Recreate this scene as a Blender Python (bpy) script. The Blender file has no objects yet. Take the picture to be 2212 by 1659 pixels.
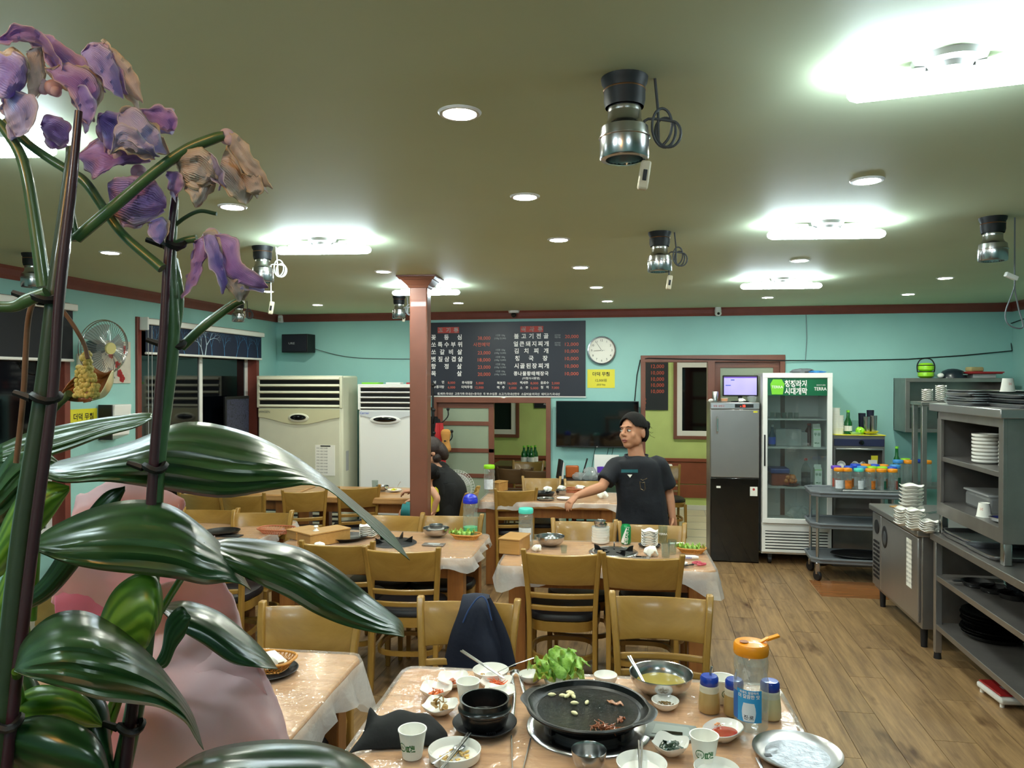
import bpy, math, random
from math import sin, cos, pi, radians as R
from mathutils import Vector, Matrix, Euler
random.seed(7)
SC = bpy.context.scene
COL = SC.collection

# ---------------------------------------------------------------- camera
H = 1.80                      # eye height
F = 1620.0                    # focal length in pixels of the 2212 px frame
YAW, PIT = R(10.3), math.atan(11.5 / F)
cd = bpy.data.cameras.new('camera'); cam = bpy.data.objects.new('camera', cd); COL.objects.link(cam)
cam.location = (0, 0, H); cam.rotation_euler = (pi / 2 - PIT, 0, YAW)
cd.sensor_width = 36.0; cd.lens = 36.0 * F / 2212.0; cd.clip_start = 0.02; cd.clip_end = 100
SC.camera = cam
# ---------------------------------------------------------------- night sky, exposure
w = bpy.data.worlds.new('night'); SC.world = w; w.use_nodes = True
w.node_tree.nodes['Background'].inputs[0].default_value = (0.02, 0.035, 0.08, 1)
w.node_tree.nodes['Background'].inputs[1].default_value = 0.6
vs = SC.view_settings; vs.view_transform = 'Standard'; vs.look = 'None'; vs.exposure = 0.6; vs.gamma = 1.0
vs.use_curve_mapping = False
try:
    SC.cycles.max_bounces = 8; SC.cycles.diffuse_bounces = 4; SC.cycles.glossy_bounces = 3
    SC.cycles.transparent_max_bounces = 14; SC.cycles.transmission_bounces = 5
    SC.cycles.caustics_reflective = False; SC.cycles.caustics_refractive = False
    SC.cycles.sample_clamp_indirect = 4.0; SC.cycles.use_light_tree = True
    SC.cycles.use_denoising = True
except Exception: pass
TUBE_E, DOWN_E, BACK_E, WARM_E = 58.0, 340.0, 9.0, 11.0   # radiance of the lamps
CM = Euler((pi / 2 - PIT, 0, YAW)).to_matrix()
EYE = Vector((0, 0, H))
def ray(px, py): return CM @ Vector(((px - 1106) / F, (829.5 - py) / F, -1.0))
def at(px, py, z=None, Y=None, X=None, d=None):
    """the point of the room seen at a pixel of the photograph, on a plane or at a depth"""
    r = ray(px, py)
    if z is not None: t = (z - H) / r.z
    elif Y is not None: t = Y / r.y
    elif X is not None: t = X / r.x
    else: t = d
    return EYE + r * t

# ---------------------------------------------------------------- mesh building
STUFF = {'lettering', 'cage_wires', 'cage', 'branch_print', 'tree_print', 'numerals', 'blossoms', 'branches', 'heading_patch', 'weave', 'leaf_veins', 'rack_wires'}
class MB:
    def __init__(s): s.v = []; s.f = []; s.m = []
    def _add(s, vs, fs, M=None, mi=0):
        o = len(s.v)
        s.v += [tuple(M @ Vector(p)) if M is not None else tuple(p) for p in vs]
        s.f += [tuple(i + o for i in f) for f in fs]; s.m += [mi] * len(fs); return s
    def box(s, x0, x1, y0, y1, z0, z1, M=None, mi=0):
        if x0 > x1: x0, x1 = x1, x0
        if y0 > y1: y0, y1 = y1, y0
        if z0 > z1: z0, z1 = z1, z0
        if s.v and len(s.f) % 6 == 0:
            e = .0004 * ((len(s.f) // 6) % 4); x0 -= e; x1 += e; y0 -= e; y1 += e; z0 -= e; z1 += e   # keeps joined boxes from sharing a plane
        v = [(x0,y0,z0),(x1,y0,z0),(x1,y1,z0),(x0,y1,z0),(x0,y0,z1),(x1,y0,z1),(x1,y1,z1),(x0,y1,z1)]
        return s._add(v, [(0,3,2,1),(4,5,6,7),(0,1,5,4),(1,2,6,5),(2,3,7,6),(3,0,4,7)], M, mi)
    def prism(s, poly, h, M=None, mi=0, z0=0.0):
        n = len(poly)
        v = [(p[0], p[1], z0) for p in poly] + [(p[0], p[1], z0 + h) for p in poly]
        f = [tuple(range(n - 1, -1, -1)), tuple(range(n, 2 * n))] + [(i, (i + 1) % n, n + (i + 1) % n, n + i) for i in range(n)]
        return s._add(v, f, M, mi)
    def lathe(s, prof, n=24, M=None, mi=0, rf=None, zf=None, cap=True):
        """revolve (r, z); rf(angle, k) scales the radius, zf(angle, k) lifts"""
        v, f = [], []; k = len(prof)
        for j, (r, z) in enumerate(prof):
            for i in range(n):
                a = 2 * pi * i / n
                q = rf(a, j / (k - 1)) if rf else 1.0
                v.append((r * q * cos(a), r * q * sin(a), z + (zf(a, j / (k - 1)) if zf else 0)))
        for j in range(k - 1):
            for i in range(n):
                a, b = j * n + i, j * n + (i + 1) % n
                f.append((a, b, b + n, a + n))
        if cap and not (k == 2 and prof[0][1] == prof[1][1]):
            if prof[0][0] > 1e-6: f.append(tuple(range(n - 1, -1, -1)))
            if prof[-1][0] > 1e-6: f.append(tuple((k - 1) * n + i for i in range(n)))
        return s._add(v, f, M, mi)
    def tube(s, pts, r, n=8, closed=False, M=None, mi=0, flat=None):
        """a tube along points; r a number or one per point; flat=(a, b) scales the section's two axes"""
        pts = [Vector(p) for p in pts]; k = len(pts)
        rs = r if isinstance(r, (list, tuple)) else [r] * k
        v, f = [], []; up = None
        for j in range(k):
            if closed: t = pts[(j + 1) % k] - pts[j - 1]
            else: t = pts[min(j + 1, k - 1)] - pts[max(j - 1, 0)]
            t = t.normalized() if t.length > 1e-9 else Vector((0, 0, 1))
            if up is None: up = Vector((0, 0, 1)) if abs(t.z) < .9 else Vector((0, 1, 0))
            a = t.cross(up)
            if a.length < 1e-6: a = t.cross(Vector((1, 0, 0)))
            a.normalize(); b = a.cross(t).normalized(); up = b
            fa, fb = flat or (1, 1)
            for i in range(n):
                q = 2 * pi * i / n + (pi / 4 if n == 4 else 0)
                v.append(pts[j] + a * (cos(q) * rs[j] * fa) + b * (sin(q) * rs[j] * fb))
        for j in range(k if closed else k - 1):
            for i in range(n):
                a0 = j * n + i; b0 = j * n + (i + 1) % n; c = ((j + 1) % k) * n
                f.append((a0, b0, c + (i + 1) % n, c + i))
        if not closed: f += [tuple(range(n - 1, -1, -1)), tuple((k - 1) * n + i for i in range(n))]
        return s._add(v, f, M, mi)
    def bar(s, pts, w, d, M=None, mi=0):
        """rectangular bar: width w across x, d across y, along points that rise"""
        v, f = [], []; k = len(pts)
        for j, p in enumerate(pts):
            ww = w[j] if isinstance(w, (list, tuple)) else w; dd = d[j] if isinstance(d, (list, tuple)) else d
            for sx, sy in ((-1, -1), (1, -1), (1, 1), (-1, 1)): v.append((p[0] + sx * ww / 2, p[1] + sy * dd / 2, p[2]))
        for j in range(k - 1):
            for i in range(4): f.append((j*4+i, j*4+(i+1) % 4, j*4+4+(i+1) % 4, j*4+4+i))
        f += [(3, 2, 1, 0), tuple((k - 1) * 4 + i for i in range(4))]
        return s._add(v, f, M, mi)
    def ball(s, c, r, n=14, m=9, M=None, mi=0):
        rx, ry, rz = r if isinstance(r, (list, tuple)) else (r, r, r)
        T = Matrix.Translation(c) @ Matrix.Diagonal((rx, ry, rz, 1))
        pr = [(max(sin(pi * j / m), 0), -cos(pi * j / m)) for j in range(m + 1)]
        return s.lathe([(max(a, 1e-4), b) for a, b in pr], n, (M @ T) if M is not None else T, mi, cap=False)
    def grid(s, nu, nv, fn, M=None, mi=0, closed=False):
        v = [fn(i / (nu if closed else nu - 1), j / (nv - 1)) for j in range(nv) for i in range(nu)]
        f = [(j*nu+i, j*nu+(i+1) % nu, (j+1)*nu+(i+1) % nu, (j+1)*nu+i) for j in range(nv - 1) for i in range(nu if closed else nu - 1)]
        return s._add(v, f, M, mi)
    def text(s, t, x, y, h, al='l', bold=0.0, M=None, mi=0, sx=1.0, wid=None):
        """flat lettering in the x-z plane facing -y; h = em size; wid spreads the glyphs over a width"""
        if wid is not None:
            cs = [c for c in t if c != ' ']
            for i, c in enumerate(cs):
                s.text(c, x + (wid - h * sx) * (i / max(1, len(cs) - 1)) + h * sx / 2, y, h, 'c', bold, M, mi, sx)
            return s
        vs, fs, x0, x1 = glyphs(t, bold)
        dx = {'l': -x0, 'c': -(x0 + x1) / 2, 'r': -x1}[al]
        return s._add([(x + (a + dx) * h * sx, 0, y + b * h) for a, b in vs], fs, M, mi)
    def build(s, name, mat, parent=None, smooth=True, bev=0, sub=0, solid=0, M=None, ang=40):
        me = bpy.data.meshes.new(name); me.from_pydata(s.v, [], s.f); me.validate(); me.update()
        for m in (mat if isinstance(mat, (list, tuple)) else [mat]): me.materials.append(m)
        if len(me.polygons) == len(s.m): me.polygons.foreach_set('material_index', s.m)
        me.polygons.foreach_set('use_smooth', [bool(smooth)] * len(me.polygons))
        if smooth:
            try: me.set_sharp_from_angle(angle=R(ang))
            except Exception: pass
        o = bpy.data.objects.new(name, me); COL.objects.link(o)
        if parent is not None: o.parent = parent; KIDS.setdefault(parent.name, []).append(o)
        if M is not None: o.matrix_local = M
        if name in STUFF: o['kind'] = 'stuff'
        if solid:
            q = o.modifiers.new('solid', 'SOLIDIFY'); q.thickness = solid; q.offset = 0
        if bev:
            q = o.modifiers.new('bevel', 'BEVEL'); q.width = bev; q.segments = 2; q.limit_method = 'ANGLE'; q.angle_limit = R(40)
        if sub:
            q = o.modifiers.new('sub', 'SUBSURF'); q.levels = sub; q.render_levels = sub
        return o
_gl = {}
def glyphs(t, bold=0.0):
    k = (t, round(bold, 3))
    if k not in _gl:
        c = bpy.data.curves.new('t', 'FONT'); c.body = t; c.size = 1.0; c.offset = bold; c.resolution_u = 2
        o = bpy.data.objects.new('t', c); me = o.to_mesh()
        vs = [(v.co.x, v.co.y) for v in me.vertices]; fs = [tuple(p.vertices) for p in me.polygons]
        if not vs: vs = [(0, 0)]
        _gl[k] = (vs, fs, min(a for a, b in vs), max(a for a, b in vs))
        o.to_mesh_clear(); _tmp.append((o, c))
    return _gl[k]

_tmp = []

ORD = ['topmost', 'second from top', 'third from top', 'fourth from top', 'fifth from top', 'sixth from top', 'seventh from top', 'eighth from top', 'ninth from top', 'tenth from top']
def nth(i, n): return 'lowest' if i == 0 else ORD[n - 1 - i]
def tag(o, label=None, cat=None, group=None, kind=None):
    if label: o['label'] = label
    if cat: o['category'] = cat
    if group: o['group'] = group
    if kind: o['kind'] = kind
    return o
def thing(name, label, cat, loc=(0, 0, 0), rz=0, group=None, rot=None):
    o = bpy.data.objects.new(name, None); COL.objects.link(o); o.empty_display_size = .05
    o.location = loc; o.rotation_euler = rot or (0, 0, rz)
    return tag(o, label, cat, group)
def place(o, loc, rz=0, rot=None, s=None):
    o.location = loc; o.rotation_euler = rot or (0, 0, rz)
    if s: o.scale = (s, s, s) if not isinstance(s, tuple) else s
    return o
def lab(o, text): o['label'] = text; return o
KIDS = {}
def dup(o, loc=None, rz=None, label=None, group=None, parent=None, rot=None, s=None):
    c = o.copy(); COL.objects.link(c)
    if parent is not None: c.parent = parent; KIDS.setdefault(parent.name, []).append(c)
    for ch in list(KIDS.get(o.name, ())): dup(ch, parent=c)
    if loc is not None: c.location = loc
    if rz is not None: c.rotation_euler = (0, 0, rz)
    if rot is not None: c.rotation_euler = rot
    if s is not None: c.scale = (s, s, s) if not isinstance(s, tuple) else s
    if label: c['label'] = label
    if group: c['group'] = group
    return c
def TR(x=0, y=0, z=0, rx=0, ry=0, rz=0, s=1):
    sc = (s, s, s) if not isinstance(s, tuple) else s
    return Matrix.Translation((x, y, z)) @ Euler((rx, ry, rz)).to_matrix().to_4x4() @ Matrix.Diagonal((*sc, 1))
def cr(pts, n):
    """Catmull-Rom resample of a polyline (any dimension)"""
    P = [Vector(p) for p in pts]; P = [P[0] * 2 - P[1]] + P + [P[-1] * 2 - P[-2]]; m = len(P) - 3; out = []
    for i in range(n):
        t = i / (n - 1) * m; k = min(int(t), m - 1); t -= k; a, b, c, d = P[k:k + 4]
        out.append(.5 * ((2 * b) + (c - a) * t + (2 * a - 5 * b + 4 * c - d) * t * t + (3 * b - a - 3 * c + d) * t ** 3))
    return out

# ---------------------------------------------------------------- materials
def lin(c):
    if isinstance(c, str):
        c = c.lstrip('#'); c = [int(c[i:i + 2], 16) / 255 for i in (0, 2, 4)]
    return tuple(((x / 12.92) if x <= .04045 else ((x + .055) / 1.055) ** 2.4) for x in c[:3]) + (1,)
class NT:
    def __init__(s, name):
        s.m = bpy.data.materials.new(name); s.m.use_nodes = True; s.t = s.m.node_tree; s.b = s.t.nodes['Principled BSDF']
        s.out = s.t.nodes['Material Output']
    def n(s, kind, **kw):
        x = s.t.nodes.new(kind)
        for k, v in kw.items():
            if k.startswith('i_'): x.inputs[k[2:].replace('_', ' ')].default_value = v
            else: setattr(x, k, v)
        return x
    def l(s, a, b): s.t.links.new(a, b)
    def coord(s, sc=(1, 1, 1), kind='Object'):
        c = s.n('ShaderNodeTexCoord'); m = s.n('ShaderNodeMapping'); m.inputs['Scale'].default_value = sc
        s.l(c.outputs[kind], m.inputs['Vector']); return m.outputs[0]
    def noise(s, vec, scale, det=3, rough=.5):
        x = s.n('ShaderNodeTexNoise'); x.inputs['Scale'].default_value = scale; x.inputs['Detail'].default_value = det
        x.inputs['Roughness'].default_value = rough; s.l(vec, x.inputs['Vector']); return x.outputs['Fac']
    def ramp(s, fac, stops):
        x = s.n('ShaderNodeValToRGB'); e = x.color_ramp.elements
        while len(e) < len(stops): e.new(.5)
        for i, (p, c) in enumerate(stops): e[i].position = p; e[i].color = lin(c)
        s.l(fac, x.inputs[0]); return x.outputs[0]
    def bump(s, h, strength, dist=.01):
        x = s.n('ShaderNodeBump'); x.inputs['Strength'].default_value = strength; x.inputs['Distance'].default_value = dist
        s.l(h, x.inputs['Height']); s.l(x.outputs[0], s.b.inputs['Normal']); return x.outputs[0]
def mat(name, c, rough=.5, metal=0, var=.0, vs=8, bump=0, bs=40, coat=0, emit=0, ec=None, spec=.5, sss=0, sc=(1, 1, 1), bd=.01):
    n = NT(name); b = n.b; b.inputs['Base Color'].default_value = lin(c)
    b.inputs['Roughness'].default_value = rough; b.inputs['Metallic'].default_value = metal
    b.inputs['Specular IOR Level'].default_value = spec; b.inputs['Coat Weight'].default_value = coat
    if sss: b.inputs['Subsurface Weight'].default_value = sss; b.inputs['Subsurface Radius'].default_value = (.02, .01, .006)
    if emit: b.inputs['Emission Color'].default_value = lin(ec or c); b.inputs['Emission Strength'].default_value = emit
    if var or bump:
        v = n.coord(sc)
        if var:
            f = n.noise(v, vs, 4); h = n.n('ShaderNodeHueSaturation'); h.inputs['Color'].default_value = lin(c)
            q = n.n('ShaderNodeMapRange'); q.inputs['From Min'].default_value = .3; q.inputs['From Max'].default_value = .7
            q.inputs['To Min'].default_value = 1 - var; q.inputs['To Max'].default_value = 1 + var
            n.l(f, q.inputs[0]); n.l(q.outputs[0], h.inputs['Value']); n.l(h.outputs[0], b.inputs['Base Color'])
        if bump: n.bump(n.noise(v, bs, 4), bump, bd)
    return n.m
def wood(name, c1, c2, sc=(1, 12, 12), scale=3.0, rough=.4, coat=0, rnd=0, bump=.1, knots=False):
    n = NT(name); v = n.coord(sc)
    if rnd:
        oi = n.n('ShaderNodeObjectInfo'); a = n.n('ShaderNodeVectorMath'); a.operation = 'MULTIPLY_ADD'
        a.inputs[1].default_value = (37, 53, 71); n.l(oi.outputs['Random'], a.inputs[0]); n.l(v, a.inputs[2]); v = a.outputs[0]
    d = n.noise(v, scale, 6, .68); c = n.ramp(d, [(.3, c1), (.7, c2)])
    if rnd:
        h = n.n('ShaderNodeHueSaturation'); q = n.n('ShaderNodeMapRange'); q.inputs['To Min'].default_value = 1 - rnd; q.inputs['To Max'].default_value = 1 + rnd
        n.l(oi.outputs['Random'], q.inputs[0]); n.l(q.outputs[0], h.inputs['Value']); n.l(c, h.inputs['Color']); c = h.outputs[0]
    if knots:
        v2 = n.coord((1, .35, 1)); a2 = n.n('ShaderNodeVectorMath'); a2.operation = 'MULTIPLY_ADD'; a2.inputs[1].default_value = (17, 29, 11)
        n.l(oi.outputs['Random'], a2.inputs[0]); n.l(v2, a2.inputs[2])
        k = n.noise(a2.outputs[0], 7, 3, .6); kr = n.n('ShaderNodeMapRange'); kr.inputs['From Min'].default_value = .58; kr.inputs['From Max'].default_value = .74
        n.l(k, kr.inputs[0]); mx = n.n('ShaderNodeMixRGB'); mx.blend_type = 'MULTIPLY'; mx.inputs[2].default_value = lin('#8a7460')
        n.l(kr.outputs[0], mx.inputs[0]); n.l(c, mx.inputs[1]); c = mx.outputs[0]
    n.l(c, n.b.inputs['Base Color']); n.b.inputs['Roughness'].default_value = rough; n.b.inputs['Coat Weight'].default_value = coat
    n.b.inputs['Coat Roughness'].default_value = .15
    if bump: n.bump(d, bump, .003)
    return n.m
def film(name, tint='#ffffff', white=.1, gloss=.9, rough=.08, bump=0, bs=30, wc='#ffffff', sc=(1, 1, 1), fres=1.35):
    """thin clear plastic or glass: see-through with a fresnel shine and a little haze"""
    n = NT(name); t = n.t; t.nodes.remove(n.b)
    tr = n.n('ShaderNodeBsdfTransparent'); tr.inputs[0].default_value = lin(tint)
    gl = n.n('ShaderNodeBsdfGlossy'); gl.inputs['Roughness'].default_value = rough; gl.inputs[0].default_value = (gloss, gloss, gloss, 1)
    df = n.n('ShaderNodeBsdfDiffuse'); df.inputs[0].default_value = lin(wc); tl = n.n('ShaderNodeBsdfTranslucent'); tl.inputs[0].default_value = lin(wc)
    ad = n.n('ShaderNodeMixShader'); ad.inputs[0].default_value = .4; n.l(df.outputs[0], ad.inputs[1]); n.l(tl.outputs[0], ad.inputs[2])
    m1 = n.n('ShaderNodeMixShader'); m1.inputs[0].default_value = white; n.l(tr.outputs[0], m1.inputs[1]); n.l(ad.outputs[0], m1.inputs[2])
    fr = n.n('ShaderNodeLayerWeight'); pw_ = n.n('ShaderNodeMath'); pw_.operation = 'POWER'; pw_.inputs[1].default_value = 4.0; n.l(fr.outputs['Facing'], pw_.inputs[0])
    ma = n.n('ShaderNodeMath'); ma.operation = 'MULTIPLY_ADD'; ma.inputs[1].default_value = .45; ma.inputs[2].default_value = (fres - 1) * .11; n.l(pw_.outputs[0], ma.inputs[0])
    m2 = n.n('ShaderNodeMixShader'); n.l(ma.outputs[0], m2.inputs[0]); n.l(m1.outputs[0], m2.inputs[1]); n.l(gl.outputs[0], m2.inputs[2])
    if bump:
        v = n.coord(sc); x = n.n('ShaderNodeBump'); x.inputs['Strength'].default_value = bump; x.inputs['Distance'].default_value = .01
        n.l(n.noise(v, bs, 3), x.inputs['Height'])
        for q in (gl, fr, df): n.l(x.outputs[0], q.inputs['Normal'])
    n.l(m2.outputs[0], n.out.inputs[0]); return n.m
M = {}
def m_(k, *a, **kw): M[k] = mat(k, *a, **kw); return M[k]
m_('teal', '#9accc8', .75, var=.03, vs=3, bump=.15, bs=60, bd=.004)
m_('lime', '#c9db8b', .8, var=.05, vs=4, bump=.2, bs=50, bd=.004)
m_('olive', '#cdd8b8', .62, var=.02, vs=2, bump=.10, bs=14, sc=(1, 1, 1), bd=.006, spec=.4)
m_('maroon', '#7a3b30', .5, var=.08, vs=10, bump=.1, bs=60)
m_('trim', '#7a4a3a', .38, var=.08, vs=6, coat=.2)
m_('wains', '#8c4a33', .5, var=.1, vs=6)
m_('tile', '#d8d2b8', .5, var=.05, vs=3)
m_('white', '#f0f0ee', .35, coat=.2); m_('whitem', '#e9e9e6', .55); m_('cream', '#d9d8c2', .4, var=.02)
m_('ceram', '#f2f0ea', .2, coat=.6); m_('paper', '#f3f2ea', .75, var=.02)
m_('dark', '#15151a', .5); m_('black', '#08080b', .55); m_('blackgl', '#050507', .12, coat=.5); m_('iron', '#0c0d0e', .35, metal=.3, bump=.25, bs=90, bd=.003)
m_('navy', '#0b142a', .8, var=.1, vs=12, bump=.2, bs=30); m_('navy2', '#070c18', .8, var=.1, vs=12, bump=.3, bs=14, bd=.02)
m_('cloth', '#050508', .85, bump=.3, bs=20, bd=.01); m_('seat', '#1a171b', .42, bump=.1, bs=80, bd=.002)
m_('steel', '#b9b9ba', .22, metal=1, var=.04, vs=20); m_('steeld', '#96918e', .36, metal=.8, var=.12, vs=6, bump=.08, bs=25, bd=.004)
m_('steelb', '#aaa8a8', .33, metal=.85, var=.06, vs=3); m_('alu', '#cfd0d4', .3, metal=1, var=.05)
m_('chrome', '#e4e4e8', .2, metal=1); m_('grey', '#6f757c', .55); m_('dgrey', '#45484d', .5); m_('lgrey', '#a9abad', .5)
M['oak'] = wood('oak', '#8f6a2c', '#a98340', (1.2, 14, 2.5), 2.2, .32, .35, rnd=.07)
M['oakv'] = wood('oakv', '#8f6a2c', '#a98340', (14, 14, 1.0), 2.0, .32, .35, rnd=.07)
M['oakd'] = wood('oakd', '#46321e', '#5a4226', (1.2, 14, 2.5), 2.2, .4, .2)
M['pine'] = wood('pine', '#a57340', '#d0a068', (1, 16, 9), 2.5, .33, .3, rnd=.06)
M['pinev'] = wood('pinev', '#84512a', '#a56c38', (12, 12, 1), 2.2, .36, .3, rnd=.06)
M['plank'] = wood('plank', '#6f543a', '#ab895f', (11, .8, 9), 2.8, .38, .12, rnd=.13, bump=.1, knots=True)
M['birch'] = wood('birch', '#a97c40', '#bd8f52', (1, 12, 12), 2.5, .45, .1)
m_('tubeglow', '#ffffff', .5, emit=TUBE_E, ec='#e2f7ff'); m_('downglow', '#ffffff', .5, emit=DOWN_E, ec='#f6fbea')
M['film'] = film('film', '#fffaf6', .16, .95, .10, .9, 16, sc=(1, 1, 1), fres=1.55)
M['filmskirt'] = film('filmskirt', '#ffffff', .55, .7, .2, .8, 22, fres=1.4)
M['clear'] = film('clear', '#eef4f4', .13, 1.0, .04, .2, 30, fres=1.9)
M['glass'] = film('glass', '#e9f0ee', .02, .95, .03, fres=1.5)
M['darkglass'] = mat('darkglass', '#04060a', .06, coat=.3, spec=.5)
M['frost'] = mat('frost', '#9aa690', .35, var=.05, vs=2, bump=.2, bs=120, bd=.002)
m_('greenbottle', '#0c5a25', .12, coat=.6)
for k, c in dict(orange='#f0930f', blue='#1f49c4', green='#7fd13a', aqua='#4fd0c0', lime2='#98dd22', sky='#3a8fd8', red='#b3262b', yellow='#e6dc38', purple='#6a3fc0').items():
    m_(k, c, .35, coat=.3)
m_('skin', '#b98467', .5, sss=.15, var=.04, vs=14, spec=.35); m_('skin2', '#c79275', .5, sss=.15, spec=.35); m_('hair', '#0d0908', .7, spec=.2, bump=.6, bs=60, sc=(4, 4, 1), bd=.01)
m_('ink', '#141414', .6); m_('inkw', '#f2eeee', .6); m_('inkr', '#cf5b45', .6); m_('inkgr', '#2f6b3a', .6)
# ================================================================ the room
ZC = 2.54; YB = 8.09; XR = 3.50; YN = -2.6
A0 = at(0, 572, z=ZC); A1 = at(597, 687, z=ZC); A1.y, A1.x = YB, A1.x * YB / A1.y
LD = Vector((A1.x - A0.x, A1.y - A0.y, 0)).normalized()          # along the left wall, towards the back
LANG = math.atan2(LD.y, LD.x); LN = Vector((LD.y, -LD.x, 0))     # into the room
L0 = Vector((A0.x, A0.y, 0)); LLEN = (Vector((A1.x, A1.y, 0)) - L0).length
def lw(px, py):
    r = ray(px, py); t = (L0 - Vector((0, 0, 0))).dot(LN) / r.dot(LN); p = EYE + r * t
    return (p - L0).dot(LD), p.z                                   # distance along the wall, height
def lwp(s, z, out=0.0): return L0 + LD * s + LN * out + Vector((0, 0, z))
def struct(name, mb, m, **k):
    o = mb.build(name, m, **k); o['kind'] = 'structure'; return o
# floor base, planks
fl = struct('floor', MB().box(-6, 5, YN, YB + .1, -.1, -.006), mat('floorbase', '#5a4630', .7))
pw, plen = .2, 1.3
pm = MB(); pm.box(0, pw - .003, 0, plen - .003, -.006, 0)
plank0 = pm.build('plank', M['plank'], fl, smooth=False)
first = True; npl = 0
for i in range(-22, 20):
    x = i * pw
    for j in range(-1, 8):
        y = 1.7 + j * plen + ((i * 37) % 5) * plen / 5 - plen
        y1 = y + plen
        if y1 < 2.3 or y > YB or x < -4.3 + 0 or x > XR: continue
        if x < -1.0 * (y1) or x > .62 * (y + 1.3): continue
        if x > 2.3 and y1 < 6.2: continue
        npl += 1
        if npl > 296: break
        o = plank0 if first else plank0.copy()
        if not first: COL.objects.link(o)
        first = False
        if y1 > YB: o.scale.y = max(.05, (YB - y) / plen)
        o.location = (x, y, 0)
# ceiling
cg = MB(); cg.box(-6, 5, YN, YB + .15, ZC, ZC + .1)
struct('ceiling', cg, M['olive'], smooth=False)
# left wall with two windows
W1 = (lw(-330, 700)[0], lw(146, 660)[0], .62, lw(146, 655)[1])
W2 = (lw(292, 686)[0], lw(556, 728)[0], .62, lw(292, 684)[1])
ML = Matrix.Translation(L0) @ Matrix.Rotation(LANG, 4, 'Z')       # local x along the wall, -y into the room
wl = MB(); s0 = -8.0
segs = [(s0, W1[0]), (W1[1], W2[0]), (W2[1], LLEN + .12)]
for a, b in segs: wl.box(a, b, 0, .12, 0, ZC, ML)
for W in (W1, W2): wl.box(W[0], W[1], 0, .12, 0, W[2], ML); wl.box(W[0], W[1], 0, .12, W[3], ZC, ML)
struct('wall_left', wl, M['teal'], smooth=False)
def window(name, W, n):
    x0, x1, z0, z1 = W; e = .055
    f = MB()
    f.box(x0, x0 + e, -.02, .12, z0, z1, ML); f.box(x1 - e * 1.0, x1, -.02, .12, z0, z1, ML)
    f.box(x0, x1, -.02, .12, z1 - e, z1, ML); f.box(x0, x1, -.03, .12, z0, z0 + e, ML)
    fr = struct(name, f, M['maroon'], smooth=False, bev=.003)
    mid = (x0 + x1) / 2
    for a, b, yy in ((x0 + e, mid + .04, .05), (mid - .04, x1 - e, .085)):
        q = MB(); w_ = .05
        q.box(a, a + w_, yy, yy + .03, z0 + e, z1 - e, ML); q.box(b - w_, b, yy, yy + .03, z0 + e, z1 - e, ML)
        q.box(a, b, yy, yy + .03, z0 + e, z0 + e + w_, ML); q.box(a, b, yy, yy + .03, z1 - e - w_, z1 - e, ML)
        so = q.build('window_sash', M['whitem'], fr, smooth=False, bev=.003)
        MB().box(a + w_, b - w_, yy + .012, yy + .018, z0 + e + w_, z1 - e - w_, ML).build('pane', M['darkglass'], so, smooth=False)
    MB().tube([ML @ Vector((mid - .015, .045, 1.27)), ML @ Vector((mid - .015, .02, 1.29)), ML @ Vector((mid - .015, .02, 1.35)), ML @ Vector((mid - .015, .045, 1.37))], .008, 8).build('window_latch', M['steel'], fr)
    return fr
window('window_1', W1, 1); window('window_2', W2, 2)
# back wall with the two openings to the back room
OL0, OL1 = at(935, 900, Y=YB).x, at(1190, 900, Y=YB).x
OR0, OR1 = at(1384, 900, Y=YB).x, at(1695, 900, Y=YB).x
OZ1 = 1.575; OZ2 = at(1450, 772, Y=YB).z
wb = MB(); T = .12
for a, b, z0, z1 in ((-4.5, OL0, 0, ZC), (OL0, OL1, OZ1, ZC), (OL1, OR0, 0, ZC), (OR0, OR1, OZ2, ZC), (OR1, XR + .12, 0, ZC)):
    wb.box(a, b, YB, YB + T, z0, z1)
struct('wall_back', wb, M['teal'], smooth=False)
struct('wall_right', MB().box(XR, XR + .12, YN, YB, 0, ZC), M['teal'], smooth=False)
struct('wall_front', MB().box(-6, 5, YN - .12, YN, 0, ZC), M['teal'], smooth=False)
# crown mouldings
def crown(name, M4, x0, x1):
    c = MB(); p = [(0, 0), (0, -.085), (-.012, -.085), (-.022, -.06), (-.03, -.02), (-.045, 0)]
    v = [(x0, a, ZC + b) for a, b in p] + [(x1, a, ZC + b) for a, b in p]; n = len(p)
    c._add(v, [(i, (i + 1) % n, n + (i + 1) % n, n + i) for i in range(n)] + [tuple(range(n)), tuple(range(2 * n - 1, n - 1, -1))], M4)
    struct(name, c, M['maroon'], smooth=False)
crown('trim_1', ML, -8, LLEN)
crown('trim_2', Matrix.Translation((0, YB, 0)), -4.5, XR)
crown('trim_3', Matrix.Translation((XR, 0, 0)) @ Matrix.Rotation(-pi / 2, 4, 'Z'), -YB, 2.6)
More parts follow.
